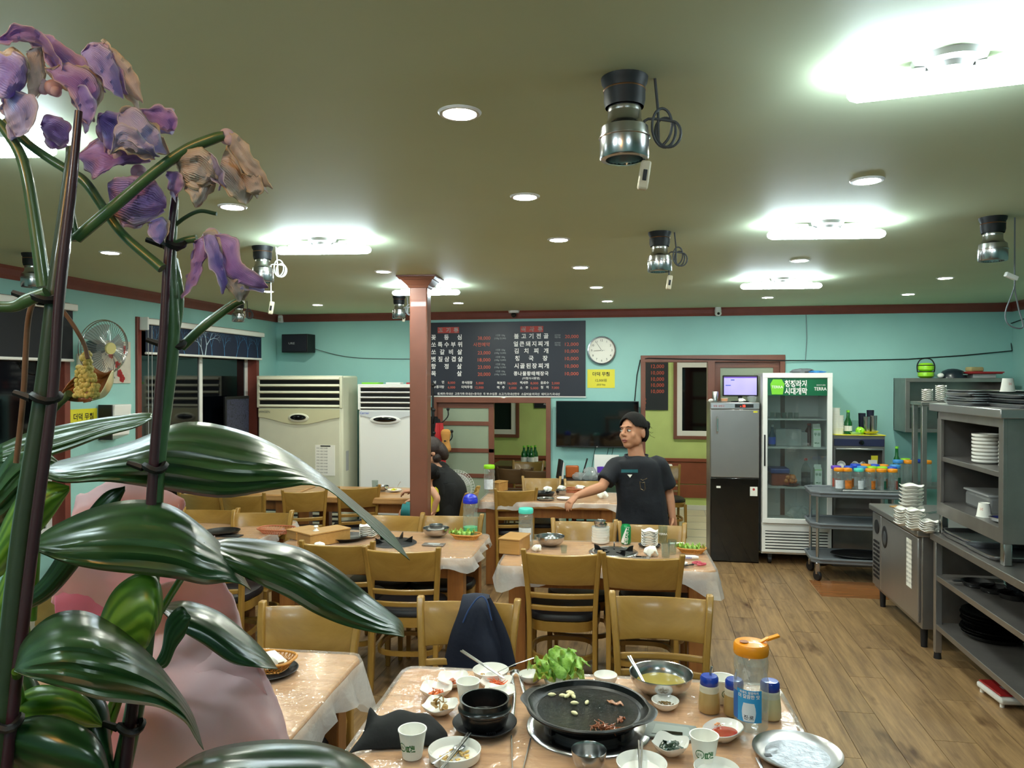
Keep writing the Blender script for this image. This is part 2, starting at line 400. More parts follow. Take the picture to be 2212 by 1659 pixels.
# left opening: door frame with the frosted sliding door
y0 = YB - .03; e = .05
f = MB(); f.box(OL0, OL0 + e, y0, YB + T + .02, 0, OZ1); f.box(OL1 - e, OL1, y0, YB + T + .02, 0, OZ1); f.box(OL0, OL1, y0, YB + T + .02, OZ1 - .04, OZ1 + .02)
struct('trim_4', f, M['trim'], smooth=False, bev=.004)
def sliding(name, x0, x1, z1, yy, label_rails):
    q = MB(); s = .06
    q.box(x0, x0 + s, yy, yy + .035, .01, z1); q.box(x1 - s, x1, yy, yy + .035, .01, z1)
    zs = [.01] + label_rails + [z1 - s]
    for z in zs: q.box(x0, x1, yy, yy + .035, z, z + (s if z in (zs[0], zs[-1]) else .045))
    d = struct(name, q, M['trim'], smooth=False, bev=.003)
    for a, b in zip(zs[:-1], zs[1:]):
        MB().box(x0 + s, x1 - s, yy + .012, yy + .02, a + .04, b).build('pane', M['frost'], d, smooth=False)
    return d
DX = at(1066, 900, Y=YB).x
dr = sliding('door_1', OL0 + e, DX, OZ1 - .04, YB + .02, [.32, .70, .98, 1.28])
MB().box(DX - .05, DX - .015, YB + .005, YB + .025, .36, .50).build('door_handle', M['white'], dr, bev=.006)
# right opening
f = MB(); f.box(OR0, OR0 + e, y0, YB + T + .02, 0, OZ2 + .02); f.box(OR1 - e, OR1, y0, YB + T + .02, 0, OZ2 + .02); f.box(OR0, OR1, y0, YB + T + .02, OZ2 - .05, OZ2 + .02)
MX = at(1536, 900, Y=YB).x; f.box(MX - .035, MX + .035, y0, YB + T + .02, 0, OZ2)
struct('trim_5', f, M['trim'], smooth=False, bev=.004)
sliding('door_2', MX + .035, OR1 - e, OZ2 - .05, YB + .02, [.5, 1.0, 1.45])
# ---- back room
YR = 10.6
struct('wall_backroom', MB().box(-4.5, 4.5, YR, YR + .1, 0, 2.5), M['lime'], smooth=False)
sb = MB(); sb.box(-3.6, -3.5, YB + T, YR, 0, 2.5); sb.box(2.9, 3.0, YB + T, YR, 0, 2.5)
struct('wall_backroom_sides', sb, M['lime'], smooth=False)
struct('ceiling_backroom', MB().box(-3.6, 3.0, YB + T, YR, 2.45, 2.55), M['whitem'], smooth=False)
struct('floor_backroom', MB().box(-3.6, 3.0, YB + .1, YR, -.08, 0), M['tile'], smooth=False)
tj = MB()
for i in range(13): tj.box(-3.3 + i * .45, -3.296 + i * .45, YB + .12, YR, -.001, .0015)
for i in range(6): tj.box(-3.6, 3, YB + .2 + i * .45, YB + .204 + i * .45, -.001, .0015)
o = struct('floor_joints', tj, M['lgrey'], smooth=False)
zw = at(1480, 990, Y=YR).z
wp = struct('trim_6', MB().box(-3.5, 2.9, YR - .035, YR, zw - .045, zw), M['wains'], smooth=False, bev=.004)
for i in range(7):
    for z0, z1 in ((.16, zw * .5 - .01), (zw * .5, zw - .05)):
        MB().box(-3.5 + i * .92, -3.5 + i * .92 + .91, YR - .02, YR, z0, z1).build('panel', M['wains'], wp, smooth=False, bev=.006)
struct('baseboard_back', MB().box(-3.5, 2.9, YR - .03, YR, .0, .06), M['whitem'], smooth=False)
def rwin(name, a, b, c, d):
    p, q = at(a, b, Y=YR), at(c, d, Y=YR); x0, x1, z1, z0 = p.x, q.x, p.z, q.z
    f = MB(); e = .045
    f.box(x0, x1, YR - .04, YR, z0, z0 + e); f.box(x0, x1, YR - .04, YR, z1 - e, z1); f.box(x0, x0 + e, YR - .04, YR, z0, z1); f.box(x1 - e, x1, YR - .04, YR, z0, z1)
    fo = struct(name, f, M['trim'], smooth=False, bev=.003)
    g = MB(); k = .07; a0, a1, b0, b1 = x0 + e, x1 - e, z0 + e, z1 - e
    g.box(a0, a1, YR - .03, YR, b0, b0 + k); g.box(a0, a1, YR - .03, YR, b1 - k, b1); g.box(a0, a0 + k, YR - .03, YR, b0, b1); g.box(a1 - k, a1, YR - .03, YR, b0, b1)
    so = g.build('window_sash', M['whitem'], fo, smooth=False, bev=.003)
    MB().box(a0 + k, a1 - k, YR - .018, YR - .008, b0 + k, b1 - k).build('pane', M['darkglass'], so, smooth=False)
rwin('window_3', 985, 760, 1122, 945); rwin('window_4', 1455, 776, 1600, 950)
# ---- post with a flared capital
pp = at(908, 599, z=ZC); post = thing('pillar', 'reddish-brown square pillar with a flared capital between the two rows of tables', 'pillar', (pp.x, pp.y, 0), R(4))
MB().box(-.065, .065, -.065, .065, 0, ZC - .06).build('shaft', M['trim'], post, bev=.008)
cp = MB()
for h0, h1, r0, r1 in ((ZC - .085, ZC - .07, .07, .078), (ZC - .07, ZC - .03, .078, .115), (ZC - .03, ZC - .012, .125, .14), (ZC - .012, ZC - .0, .145, .145)):
    cp._add([(sx * r0, sy * r0, h0) for sx, sy in ((-1,-1),(1,-1),(1,1),(-1,1))] + [(sx * r1, sy * r1, h1) for sx, sy in ((-1,-1),(1,-1),(1,1),(-1,1))],
            [(3,2,1,0),(4,5,6,7),(0,1,5,4),(1,2,6,5),(2,3,7,6),(3,0,4,7)])
cp.build('capital', M['trim'], post, smooth=False, bev=.002)

# ================================================================ ceiling lamps
def tube_lamp(px0, px1, py, text, first=[None]):
    a, b = at(px0, py, z=ZC - .055), at(px1, py - (px1 - px0) * .012, z=ZC - .055)
    if py < 250: b = at(2290, 150, z=ZC - .055)
    L = (b - a).length; c = (a + b) / 2; rz = math.atan2(b.y - a.y, b.x - a.x)
    t = thing('ceiling_lamp', text, 'ceiling lamp', (c.x, c.y, ZC), rz, 'strip lamps under the ceiling')
    h = L / 2; r = .026
    pts = [(-h + .012, 0, -.055), (-h + .02, 0, -.055), (h - .02, 0, -.055), (h - .012, 0, -.055)]
    MB().tube([(-h, 0, -.055), (-h + .006, 0, -.055), (-h + .022, 0, -.055), (h - .022, 0, -.055), (h - .006, 0, -.055), (h, 0, -.055)], [.008, .018, r, r, .018, .008], 14, flat=(1.1, .8)).build('lamp_tube', M['tubeglow'], t)
    q = MB(); q.box(-h + .07, h - .07, -.016, .016, -.04, -.026); q.box(-.24 * L, -.12 * L, -.02, .02, -.03, -.018); q.box(.12 * L, .24 * L, -.02, .02, -.03, -.018)
    q.build('housing', M['whitem'], t, bev=.002)
    MB().lathe([(.0, -.03), (.045, -.03), (.05, -.018), (.075, -.014), (.08, 0)], 32).build('ceiling_rose', M['white'], t)
    return t
tube_lamp(1830, 2300, 205, 'strip lamp nearest the camera at the top right, cut by the picture edge')
tube_lamp(1658, 1912, 508, 'strip lamp in the middle right of the ceiling, left of the lone hood')
tube_lamp(1600, 1775, 619, 'small far strip lamp above the fridges')
tube_lamp(597, 801, 542, 'strip lamp on the left, right of the purple orchid flowers')
tube_lamp(848, 993, 633, 'far strip lamp partly hidden behind the pillar capital')
def rear_lamp(x, y, text):  # unseen lamps, added to give the foreground plants cool light from behind
    t = thing('ceiling_lamp', text, 'ceiling lamp', (x, y, ZC), 0, 'strip lamps under the ceiling'); r = .026
    MB().tube([(-.3, 0, -.055), (-.28, 0, -.055), (.28, 0, -.055), (.3, 0, -.055)], [.01, r, r, .01], 14).build('lamp_tube', M['tubeglow'], t)
    MB().box(-.24, .24, -.016, .016, -.04, -.0).build('housing', M['whitem'], t)
rear_lamp(-1.3, .45, 'strip lamp out of sight above the left of the viewer'); rear_lamp(.9, -.7, 'strip lamp out of sight behind the viewer'); rear_lamp(-1.2, -1.4, 'strip lamp out of sight at the rear left of the room')
tube_lamp(-60, 118, 326, 'strip lamp at the left edge behind the orchid flowers')
dl = None
DL = [(993, 243, 'downlight nearest the camera, large at the top centre'), (1134, 424, 'second downlight of the centre row, beyond the large one'), (1207, 517, 'third downlight of the centre row'),
      (1254, 577, 'fourth downlight of the centre row'), (1288, 620, 'fifth downlight of the centre row, small'), (1312, 650, 'sixth downlight of the centre row, nearest the back wall'),
      (1873, 389, 'downlight on the right between the two big strip lamps'), (1728, 562, 'downlight below the middle right strip lamp'), (1658, 642, 'small downlight under the far strip lamp above the fridges'),
      (2042, 600, 'downlight at the right, below and left of the lone hood'), (1962, 635, 'small downlight near the right end of the back wall'),
      (502, 446, 'downlight just under the withered cream orchid flower'), (238, 545, 'downlight at the left between the orchid stems'), (828, 586, 'downlight left of the pillar capital'),
      (578, 629, 'downlight behind the hood cord at the left'), (686, 658, 'small downlight above the wall speaker'), (990, 654, 'small downlight right of the pillar above the menu board')]
for px, py, text in DL:
    p = at(px, py, z=ZC)
    if dl is None:
        dl = thing('downlight', text, 'downlight', (p.x, p.y, ZC), 0, 'round recessed downlights')
        MB().lathe([(.046, -.001), (.047, -.006), (.056, -.006), (.061, -.001), (.061, .002)], 32, cap=False).build('rim', M['white'], dl)
        MB().lathe([(.0001, -.003), (.046, -.003), (.0465, -.001)], 32).build('diffuser', M['downglow'], dl)
    else: dup(dl, (p.x, p.y, ZC), label=text)
# light of the back room
bl = thing('ceiling_lamp', 'lamp of the back room behind the wall opening, out of sight', 'ceiling lamp', (-.3, 9.3, 2.45))
MB().box(-.5, .5, -.15, .15, -.05, 0).build('lamp_panel', mat('backglow', '#ffffff', emit=BACK_E, ec='#fff8ea'), bl, bev=.01)
bl2 = dup(bl, (1.5, 9.3, 2.45), label='second lamp of the back room, out of sight')
# warm pendant lamp above and behind the viewer
wlp = thing('pendant_lamp', 'warm globe lamp hanging above and just behind the viewer', 'lamp', (-.55, -.35, ZC))
MB().tube([(0, 0, 0), (0, 0, -.12)], .006).build('cord', M['black'], wlp)
MB().ball((0, 0, -.24), .13, 20, 12).build('globe', mat('warmglow', '#ffc070', emit=WARM_E, ec='#ffae50'), wlp)

# ================================================================ extractor hoods with their switch cords
def hood_parts(t):
    pr = [(.058, 0), (.056, -.012), (.051, -.02), (.051, -.055), (.047, -.072)]
    MB().lathe(pr, 28, cap=False).build('collar', M['black'], t)
    MB().lathe([(.0515, -.028), (.0525, -.03), (.0515, -.032)], 28, cap=False).build('collar_ring', mat('copper', '#9a6b4a', .3, .9) if 'copper' not in M else M['copper'], t)
    MB().lathe([(.04, -.066), (.041, -.075), (.041, -.083), (.0405, -.085), (.041, -.087), (.041, -.1), (.046, -.112), (.058, -.122), (.0595, -.14), (.0595, -.143), (.063, -.145), (.063, -.148), (.0605, -.15),
                (.0605, -.195), (.058, -.199), (.046, -.2), (.044, -.19), (.038, -.12)], 32, cap=False).build('hood_body', M['steel'], t)
    MB().lathe([(.0001, -.13), (.045, -.131), (.0455, -.199)], 24, cap=False).build('opening', M['black'], t)
def cord_of(t, dx, dy, L, drop, sw, r=.0035, mt='dgrey', tilt=.15):
    P = [(dx, dy, 0), (dx + .004, dy, -.04), (dx + .008, dy, -.085)]
    for i in range(26):
        a = i / 25 * 2 * pi * 2.5
        P.append((dx + .012 + .028 * sin(a) + i * .001, dy + .008 * cos(a * .7), -.115 - .045 * cos(a) * (1 if i < 13 else .8) - .001 * i))
    P += [(dx - .02, dy, -.10), (dx - .028, dy, -.13), (dx - .027, dy, -drop)]
    MB().tube(cr(P, 90), r, 6).build('cord', M[mt], t)
    if sw:
        b = MB(); Mx = TR(dx - .026, dy, -drop - .033, 0, tilt, 0)
        b.box(-.0125, .0125, -.009, .009, -.036, .036, Mx); s = b.build('cord_switch', mat('swit', '#d8cbb0', .5), t, bev=.005)
        MB().box(-.005, .005, -.012, -.008, -.015, .012, Mx).build('switch_button', M['dark'], s, bev=.001)
HD = [(1349, 170, 'steel extractor hood nearest the camera with a coiled cord and switch', 1, .075, 'dgrey', .205), (1425, 502, 'steel extractor hood in the middle of the ceiling behind the nearest one', 1, .075, 'dgrey', .22),
      (2145, 470, 'steel extractor hood alone at the right with a long cord', 2, .08, 'dgrey', .0), (567, 533, 'steel extractor hood with a brown collar and white cord, left of the left strip lamp', 1, .075, 'white', .31),
      (862, 640, 'small far steel extractor hood just left of the pillar', 1, .07, 'lgrey', .16), (515, 650, 'small far steel extractor hood above the left end of the window', 1, .08, 'dgrey', .1),
      (70, 548, 'dark extractor hood at the left edge behind the orchid stems', 1, .08, 'dgrey', .2)]
for px, py, text, kind, cx, cm_, drop in HD:
    p = at(px, py, z=ZC); t = thing('extractor_hood', text, 'extractor hood', (p.x, p.y, ZC), R(10), 'hoods hanging under the ceiling')
    hood_parts(t)
    if kind == 1: cord_of(t, cx, 0, .2, drop, True, mt=cm_)
    else:
        P = [(.1, 0, 0), (.1, 0, -.25), (.1, 0, -.31), (.085, 0, -.36), (.06, 0, -.43), (.065, 0, -.48), (.1, 0, -.505), (.14, 0, -.5), (.12, 0, -.42), (.103, 0, -.34), (.1, 0, -.3)]
        MB().tube(cr(P, 60), .0035, 6).build('cord', M['grey'], t)
        MB().box(-.03, .03, -.01, .01, -.011, .011, TR(.085, 0, -.27, 0, .4, 0)).build('cord_switch', M['white'], t, bev=.004)
# ================================================================ chairs
def leg_pts(sx, rear):
    if rear: return [(sx * .185, .235, 0), (sx * .183, .205, .2), (sx * .183, .195, .42), (sx * .19, .205, .6), (sx * .203, .235, .76), (sx * .212, .265, .857)]
    return [(sx * .19, -.2, 0), (sx * .188, -.195, .25), (sx * .186, -.19, .415)]
def make_chair(wd, wdv):
    t = thing('dining_chair', 'x', 'chair', (0, 0, 0), 0, 'wooden dining chairs with black seats')
    for sx in (-1, 1):
        b = MB(); p = cr(leg_pts(sx, True), 12)
        b.bar(p, [.026 + .004 * (i / 11) for i in range(12)], [.036, .04, .044, .046, .046, .044, .042, .042, .044, .046, .044, .034]); b.build('leg', wdv, t, bev=.006)
        b = MB(); b.bar(cr(leg_pts(sx, False), 4), [.026, .03, .034, .036], [.026, .03, .034, .036]); b.build('leg', wdv, t, bev=.005)
    def plate(z0, z1, y0, y1, th, name, bow=.028, dip=0.0, hw=.185):
        b = MB(); n = 13
        def fn(u, v):
            x = (u * 2 - 1) * (hw + .012 * (v)); q = 1 - (u * 2 - 1) ** 2
            zz = z0 + (z1 - z0) * v + (dip * q if v > .5 else -dip * .6 * q)
            return (x, y0 + (y1 - y0) * v + bow * q, zz)
        b.grid(n, 4, fn); return b.build(name, wd, t, solid=th, bev=.004)
    plate(.655, .835, .215, .26, .018, 'backrest', .035, -.004, .19)
    plate(.575, .603, .203, .208, .018, 'slat', .03); plate(.505, .533, .198, .2, .018, 'slat', .03)
    # seat: apron ring and cushion
    def sq(a, k):
        c, s = cos(a), sin(a); return 1 / (abs(c) ** 3.2 + abs(s) ** 3.2) ** (1 / 3.2)
    MB().lathe([(.19, .38), (.212, .38), (.215, .435), (.19, .435)], 28, rf=lambda a, k: sq(a, k) * (1.0 if sin(a) < .2 else .97), cap=False).build('seat_frame', wd, t)
    MB().lathe([(.0001, .43), (.2, .43), (.214, .442), (.214, .458), (.203, .474), (.16, .482), (.0001, .486)], 28, rf=lambda a, k: sq(a, k) * (1.0 if sin(a) < .2 else .96)).build('seat', M['seat'], t)
    pts = [(.185 * cos(a) * sq(a, 0) * .98, .0 + .19 * sin(a) * sq(a, 0) * .98 * (1 if sin(a) < 0 else .9), .215) for a in [i * 2 * pi / 28 for i in range(28)]]
    MB().tube(pts, .017, 4, closed=True, flat=(.7, 1.1)).build('stretcher', wd, t)
    return t
chairs = {}
def chair(px, py, face, text, kind='oak', ztop=.845, ex=0, s=None, used={}):
    """px, py: where the middle of the backrest's top edge shows; face: heading of the seat's front in degrees (0 = towards the viewer, 180 = away)"""
    p = at(px, py, z=ztop); rz = R(face + ex)
    off = Matrix.Rotation(rz, 3, 'Z') @ Vector((0, .265, 0))
    loc = (p.x - off.x, p.y - off.y, 0)
    wd, wv = (M['oak'], M['oakv']) if kind == 'oak' else (M['oakd'], M['oakd'])
    if kind not in used: used[kind] = make_chair(wd, wv); o = place(used[kind], loc, rz); o['label'] = text
    else: o = dup(used[kind], loc, rz, text)
    if s: o.scale = s
    if kind != 'oak': o['group'] = 'dark chairs of the back room'
    return o
CH = [(1013, 1296, 4, 'chair facing the camera at the front table with a navy jacket over its backrest'),
      (1427, 1286, 2, 'chair facing the camera at the front table, right of the chair with the jacket'),
      (673, 1306, 6, 'chair facing the camera behind the left front table, in front of the leaf tip'),
      (72, 1276, 6, 'chair behind the orchid stems at the far left, seen between leaves'),
      (1213, 1192, 184, 'chair backing onto the camera, middle right table, left one, dark bag on seat'),
      (1388, 1200, 182, 'chair backing onto the camera, middle right table, right one, behind the front chair'),
      (867, 1185, 186, 'chair backing onto the camera left of the jacket chair, leaf tip over it'),
      (728, 1172, 187, 'chair backing onto the camera at the middle table, beneath the long drooping leaf'),
      (850, 1111, 2, 'far side chair of the middle table just left of the pillar foot'),
      (977, 1112, 3, 'far side chair just right of the pillar, behind the blue capped bottle'),
      (1262, 1124, 2, 'far side chair of the middle right table, in front of the standing woman, left one'),
      (1408, 1131, 2, 'far side chair of the middle right table, in front of the standing woman, right one'),
      (455, 1099, 4, 'far side chair of the left middle table, left of the one beside the basket'),
      (568, 1105, 8, 'far side chair of the left middle table behind the red basket'),
      (445, 1165, 188, 'chair at the near side of the left middle table, mostly behind the pink wrapping paper'),
      (300, 1170, 188, 'chair at the near side of the left middle table hidden behind leaves and paper')]
for px, py, a, tx in CH: chair(px, py, a, tx)
B = [(658, 1060, 205, 'small far chair at the back left table, in front of the cream air conditioner'), (777, 1052, 212, 'small far chair at the back left table, in front of the white air conditioner'),
     (430, 1065, 190, 'far chair at the left back table, half hidden below the big upper leaf, left'), (520, 1068, 190, 'far chair at the left back table, half hidden below the big upper leaf, right'),
     (1116, 1058, 200, 'chair at the near side of the back right table beside the green capped bottle'), (1170, 1030, 6, 'far side chair of the back right table under the left edge of the television'),
     (1262, 1036, 6, 'far side chair of the back right table behind the reaching arm')]
for px, py, a, tx in B: chair(px, py, a, tx, s=(.86, .9, 1))
chair(1110, 1003, 180, 'dark chair in the back room, left of the green bottles', 'dark', s=(.95, .9, .95))
chair(1166, 1007, 180, 'dark chair in the back room, right of the green bottles, beside the opening', 'dark', s=(.95, .9, .95))
chair(1142, 984, 0, 'pale chair in the back room behind the green bottles', s=(.9, .9, .92))
chair(1432, 992, 10, 'pale chair in the back room right of the standing woman', s=(.9, .9, .92))

# ================================================================ tables
TZ = .74
def table(name_lab, c, w, d, rz, group='pine tables'):
    t = thing('dining_table', name_lab, 'table', (c[0], c[1], 0), R(rz), group)
    def rr(w, d, r, n=5):
        P = []
        for cx, cy, a0 in ((w/2-r, d/2-r, 0), (-w/2+r, d/2-r, 90), (-w/2+r, -d/2+r, 180), (w/2-r, -d/2+r, 270)):
            P += [(cx + r * cos(R(a0 + 90 * i / n)), cy + r * sin(R(a0 + 90 * i / n))) for i in range(n + 1)]
        return P
    MB().prism(rr(w, d, .05), .06, z0=TZ - .062).build('tabletop', M['pine'], t, bev=.012)
    for sx in (-1, 1):
        for sy in (-1, 1):
            x, y = sx * (w / 2 - .1), sy * (d / 2 - .09)
            MB().box(x - .05, x + .05, y - .045, y + .045, 0, TZ - .062).build('leg', M['pinev'], t, smooth=False, bev=.006)
    a = MB(); a.box(-w/2 + .14, w/2 - .14, -d/2 + .075, -d/2 + .105, TZ - .15, TZ - .062); a.box(-w/2 + .14, w/2 - .14, d/2 - .105, d/2 - .075, TZ - .15, TZ - .062)
    a.box(-w/2 + .085, -w/2 + .115, -d/2 + .12, d/2 - .12, TZ - .15, TZ - .062); a.box(w/2 - .115, w/2 - .085, -d/2 + .12, d/2 - .12, TZ - .15, TZ - .062)
    a.build('apron', M['pinev'], t, smooth=False)
    return t
def drape(text, c, w, d, rz, drop=.1, amp=.02, seed=1, shift=(0, 0), z=None, flare=.25, group='clear plastic table covers'):
    """clear plastic sheet: flat on the table, ruffled where it hangs"""
    rnd = random.Random(seed); z = TZ + .0016 if z is None else z
    n = 112; per = 2 * (w + d)
    def bd(u, g):  # boundary of the rounded rectangle, g = distance outwards
        s = u * per; r = .05; q = []
        s = s % per
        if s < w: p = (-w/2 + s, -d/2); nn = (0, -1)
        elif s < w + d: p = (w/2, -d/2 + s - w); nn = (1, 0)
        elif s < 2*w + d: p = (w/2 - (s - w - d), d/2); nn = (0, 1)
        else: p = (-w/2, d/2 - (s - 2*w - d)); nn = (-1, 0)
        x = max(-w/2 + r, min(w/2 - r, p[0])); y = max(-d/2 + r, min(d/2 - r, p[1]))
        v = Vector((p[0] - x, p[1] - y)); v = v.normalized() if v.length > 1e-6 else Vector(nn)
        return x + v.x * (r + g), y + v.y * (r + g)
    ph = [rnd.uniform(0, 6.28) for _ in range(6)]
    def drp(u):
        s = u * 2 * pi
        base = drop * (1 + .3 * sin(3 * s + ph[0]) + .18 * sin(7 * s + ph[1]) + .1 * sin(17 * s + ph[2]))
        for cu in (0, w / per, (w + d) / per, (2 * w + d) / per, 1.0):
            base += drop * .5 * math.exp(-((u - cu) / .018) ** 2)
        return base
    rings = [0, .35, .7, .9, 1.0]; b = MB(); vs = []; fs = []
    K = len(rings)
    for k in rings:
        for i in range(n):
            x, y = bd(i / n, 0.004); zz = z + (.0012 * rnd.random() if k < 1 else 0)
            vs.append((x * k + shift[0] * 0, y * k, zz))
    hang = [.06, .25, .5, .75, 1.0]
    for h in hang:
        for i in range(n):
            u = i / n; D = drp(u); rf = (sin(u * 2 * pi * 23 + ph[3]) + .6 * sin(u * 2 * pi * 41 + ph[4])) * amp * h
            x, y = bd(u, .008 + flare * D * h + rf * .8); vs.append((x, y, z - .002 - D * h + rf * .25))
    R_ = K + len(hang)
    for r in range(R_ - 1):
        for i in range(n): fs.append((r*n+i, r*n+(i+1) % n, (r+1)*n+(i+1) % n, (r+1)*n+i))
    b.v = vs; b.f = fs; b.m = [0 if (i // n) < K else 1 for i in range(len(fs))]
    o = b.build('plastic_table_cover', [M['film'], M['filmskirt']]); place(o, (c[0], c[1], 0), R(rz))
    tag(o, text, 'table cover', group); return o
TB = {}
def setup(key, x0, x1, y0, y1, rz, tl, cl, drop=.1, seed=1, amp=.02):
    c = ((x0 + x1) / 2, (y0 + y1) / 2); w, d = x1 - x0, y1 - y0
    table(tl, c, w, d, rz); TB[key] = c
    if cl: drape(cl, c, w, d, rz, drop, amp, seed)
setup('T1', -.86, .46, 1.93, 2.68, 3.0, 'pine table nearest the camera, laid with grill pan and side dishes', 'clear plastic sheet on the nearest table under the grill pan', .05, 3, .012)
setup('T2', -2.4, -1.06, 1.95, 2.70, 3.0, 'left front pine table behind the pink paper, nearly cleared', 'clear plastic sheet hanging off the corner of the left front table', .13, 5, .02)
setup('T3', -.86, .36, 4.24, 4.90, 3.0, 'middle right pine table in front of the standing woman', 'clear plastic sheet on the middle right table under the white dish stacks', .085, 8, .012)
setup('T4', -2.32, -1.05, 4.30, 4.98, 2.0, 'middle pine table before the pillar, its thick edge bare at the right corner', 'clear plastic sheet on the middle table before the pillar', .06, 11, .02)
setup('T5', -3.85, -2.56, 4.50, 5.20, 2.0, 'left middle pine table with the red basket', 'clear plastic sheet lifted at the corner beside the red basket', .07, 12, .025)
setup('T6', -3.2, -2.02, 6.35, 7.0, 2.0, 'back left pine table where the seated person eats', None)
setup('T6b', -4.02, -3.24, 6.35, 7.0, 2.0, 'back table against the left wall beside the one of the seated person', None)
setup('T7', -1.46, -.26, 6.38, 7.0, 3.0, 'back right pine table under the television, reached by the standing woman', 'clear plastic sheet on the back right table', .05, 14, .015)
# small wooden high chair with a hand slot in its board
p = at(1288, 1090, z=.66)
hc = thing('high_chair', 'wooden child high chair with a wavy board and hand slot, before the back right table', 'high chair', (p.x, p.y, 0), R(8))
b = MB(); P = [(-.21, 0), (-.21, -.09), (.21, -.09), (.21, 0)] + [(.21 - .42 * i / 16, .012 + .028 * (cos(2 * pi * (i / 16)) * -.5 + .5)) for i in range(1, 16)]
b.prism([(x, y) for x, y in P], .02, TR(0, 0, .62, pi / 2, 0, 0)); b.build('board', M['pine'], hc, bev=.003)
MB().box(-.075, .075, -.024, -.0205, .575, .592).build('hand_slot', M['dark'], hc, bev=.003)
MB().box(-.19, .19, .02, .26, .4, .425).build('seat', M['seat'], hc, bev=.008)
for sx in (-1, 1):
    for y in (.0, .26): MB().bar([(sx * .215, y, 0), (sx * .19, y, .64)], .03, .03).build('leg', M['trim'], hc, bev=.004)
for x in (-.1, 0, .1): MB().box(x - .011, x + .011, -.012, .004, .3, .54).build('spindle', M['trim'], hc, bev=.003)
MB().box(-.2, .2, -.012, .008, .28, .31).build('rail', M['pine'], hc, bev=.003)
# ================================================================ things on and before the back wall
def bk(px, py, Y=YB): return at(px, py, Y=Y)
# big menu board
a, b = bk(905, 690), bk(1265, 857); X0, X1, Z1, Z0 = a.x - .02, b.x, 2.425, b.z
bw, bh = X1 - X0, Z1 - Z0
mb = thing('menu_board', 'large dark menu board of white dish names and red prices on the back wall', 'menu board', (X0, YB - .012, Z0), 0)
MB().box(0, bw, 0, .01, 0, bh).build('panel', mat('board', '#1b1f2e', .45), mb, smooth=False, bev=.002)
MB().box(-.005, bw + .005, -.004, .01, -.008, .004).build('bottom_rail', M['whitem'], mb, smooth=False)
def bx(zx): return (880 + zx / 5.267 - 905) / (1265 - 905) * (bw - .055) + .055      # zoomed photo column to board x
def bz(zy, zx=0): return bh * (1 - (zy - (182 - .018 * zx)) / (1035 + .006 * zx - (182 - .018 * zx)))
wt, rd, sm, bk_ = MB(), MB(), MB(), MB(); hb = MB()
FY = TR(0, -.002, 0)
def tline(m, t, x0, x1, zy, h, bold=.018, spread=True):
    X, W_ = bx(x0), bx(x1) - bx(x0); z = bz(zy, x0) ; h_ = h / 5.267 * bh / 164
    if spread: m.text(t, X, z - h_ * .38, h_, 'l', bold, FY, wid=W_)
    else:
        v, f, q0, q1 = glyphs(t, bold); m.text(t, X, z - h_ * .38, h_, 'l', bold, FY, sx=W_ / ((q1 - q0) * h_))
for t, x0, x1, zy in (('고기류', 330, 570, 265), ('식사류', 1298, 1546, 250)):
    p0 = bx(x0 - 6), bx(x1 + 6); hb.box(p0[0], p0[1], -.0015, 0, bz(zy + 36, x0), bz(zy - 34, x0)); tline(wt, t, x0, x1, zy, 58, .03); tline(bk_, t, x0, x1, zy, 58, .002)
for v in range(len(bk_.v)): bk_.v[v] = (bk_.v[v][0], -.003, bk_.v[v][2])
for t, x1, zy, pr, nt in (('꽃등심', 615, 355, '38,000', '(100g 25,300)'), ('쏘특수부위', 620, 440, '사전예약', ''), ('쏘갈비살', 618, 527, '23,000', '(100g 15,300)'),
                      ('볏짚삼겹살', 624, 610, '18,000', '(100g 12,000)'), ('항정살', 614, 695, '23,000', '(100g 15,300)'), ('목살', 614, 778, '20,000', '(100g 13,300)')):
    tline(wt, t, 243, x1, zy - 6, 66, .02)
    if pr == '사전예약': tline(rd, pr, 745, 940, zy - 8, 52, .006, False)
    else: tline(rd, pr, 798, 946, zy, 56, .004, False)
    if nt: tline(sm, '1인분 150g', 1010, 1115, zy - 32, 26, .0, False); tline(sm, nt, 993, 1125, zy + 3, 26, .0, False)
for t, x0, x1, zy, pr, nt in (('불고기전골', 1215, 1616, 333, '20,000', 1), ('얼큰돼지찌개', 1208, 1620, 424, '12,000', 1), ('김치찌개', 1215, 1616, 506, '10,000', 0), ('청국장', 1225, 1606, 593, '10,000', 0),
                          ('시골된장찌개', 1215, 1622, 682, '10,000', 0), ('콩나물황태해장국', 1212, 1616, 772, '10,000', 0)):
    tline(wt, t, x0, x1, zy, 64 if len(t) < 7 else 52, .022); tline(rd, pr, 1798, 1950, zy, 54, .004, False)
    if nt: tline(sm, '2인이상', 1682, 1748, zy - 14, 22, 0, False); tline(sm, '주문가능', 1682, 1748, zy + 12, 22, 0, False)
tline(wt, '(아침식사환영)', 1315, 1515, 828, 30, .012, False)
for t, x0, x1, zy, pr, p0, p1 in (('냉면', 272, 405, 873, '8,000', 445, 532), ('누룽지탕', 272, 405, 928, '6,000', 445, 532), ('후식된장', 608, 738, 878, '5,000', 778, 866), ('더덕무침', 602, 738, 930, '12,000', 766, 866),
                      ('복분자', 1020, 1122, 882, '16,000', 1148, 1252), ('맥주', 1018, 1114, 936, '5,000', 1160, 1248), ('백세주', 1284, 1384, 880, '8,000', 1408, 1496), ('소주', 1284, 1384, 938, '5,000', 1408, 1496),
                      ('음료수', 1520, 1620, 880, '2,000', 1648, 1738), ('청하', 1520, 1620, 934, '7,000', 1648, 1732)):
    tline(wt, t, x0, x1, zy, 36, .014); tline(rd, pr, p0, p1, zy + 5, 38, .004, False)
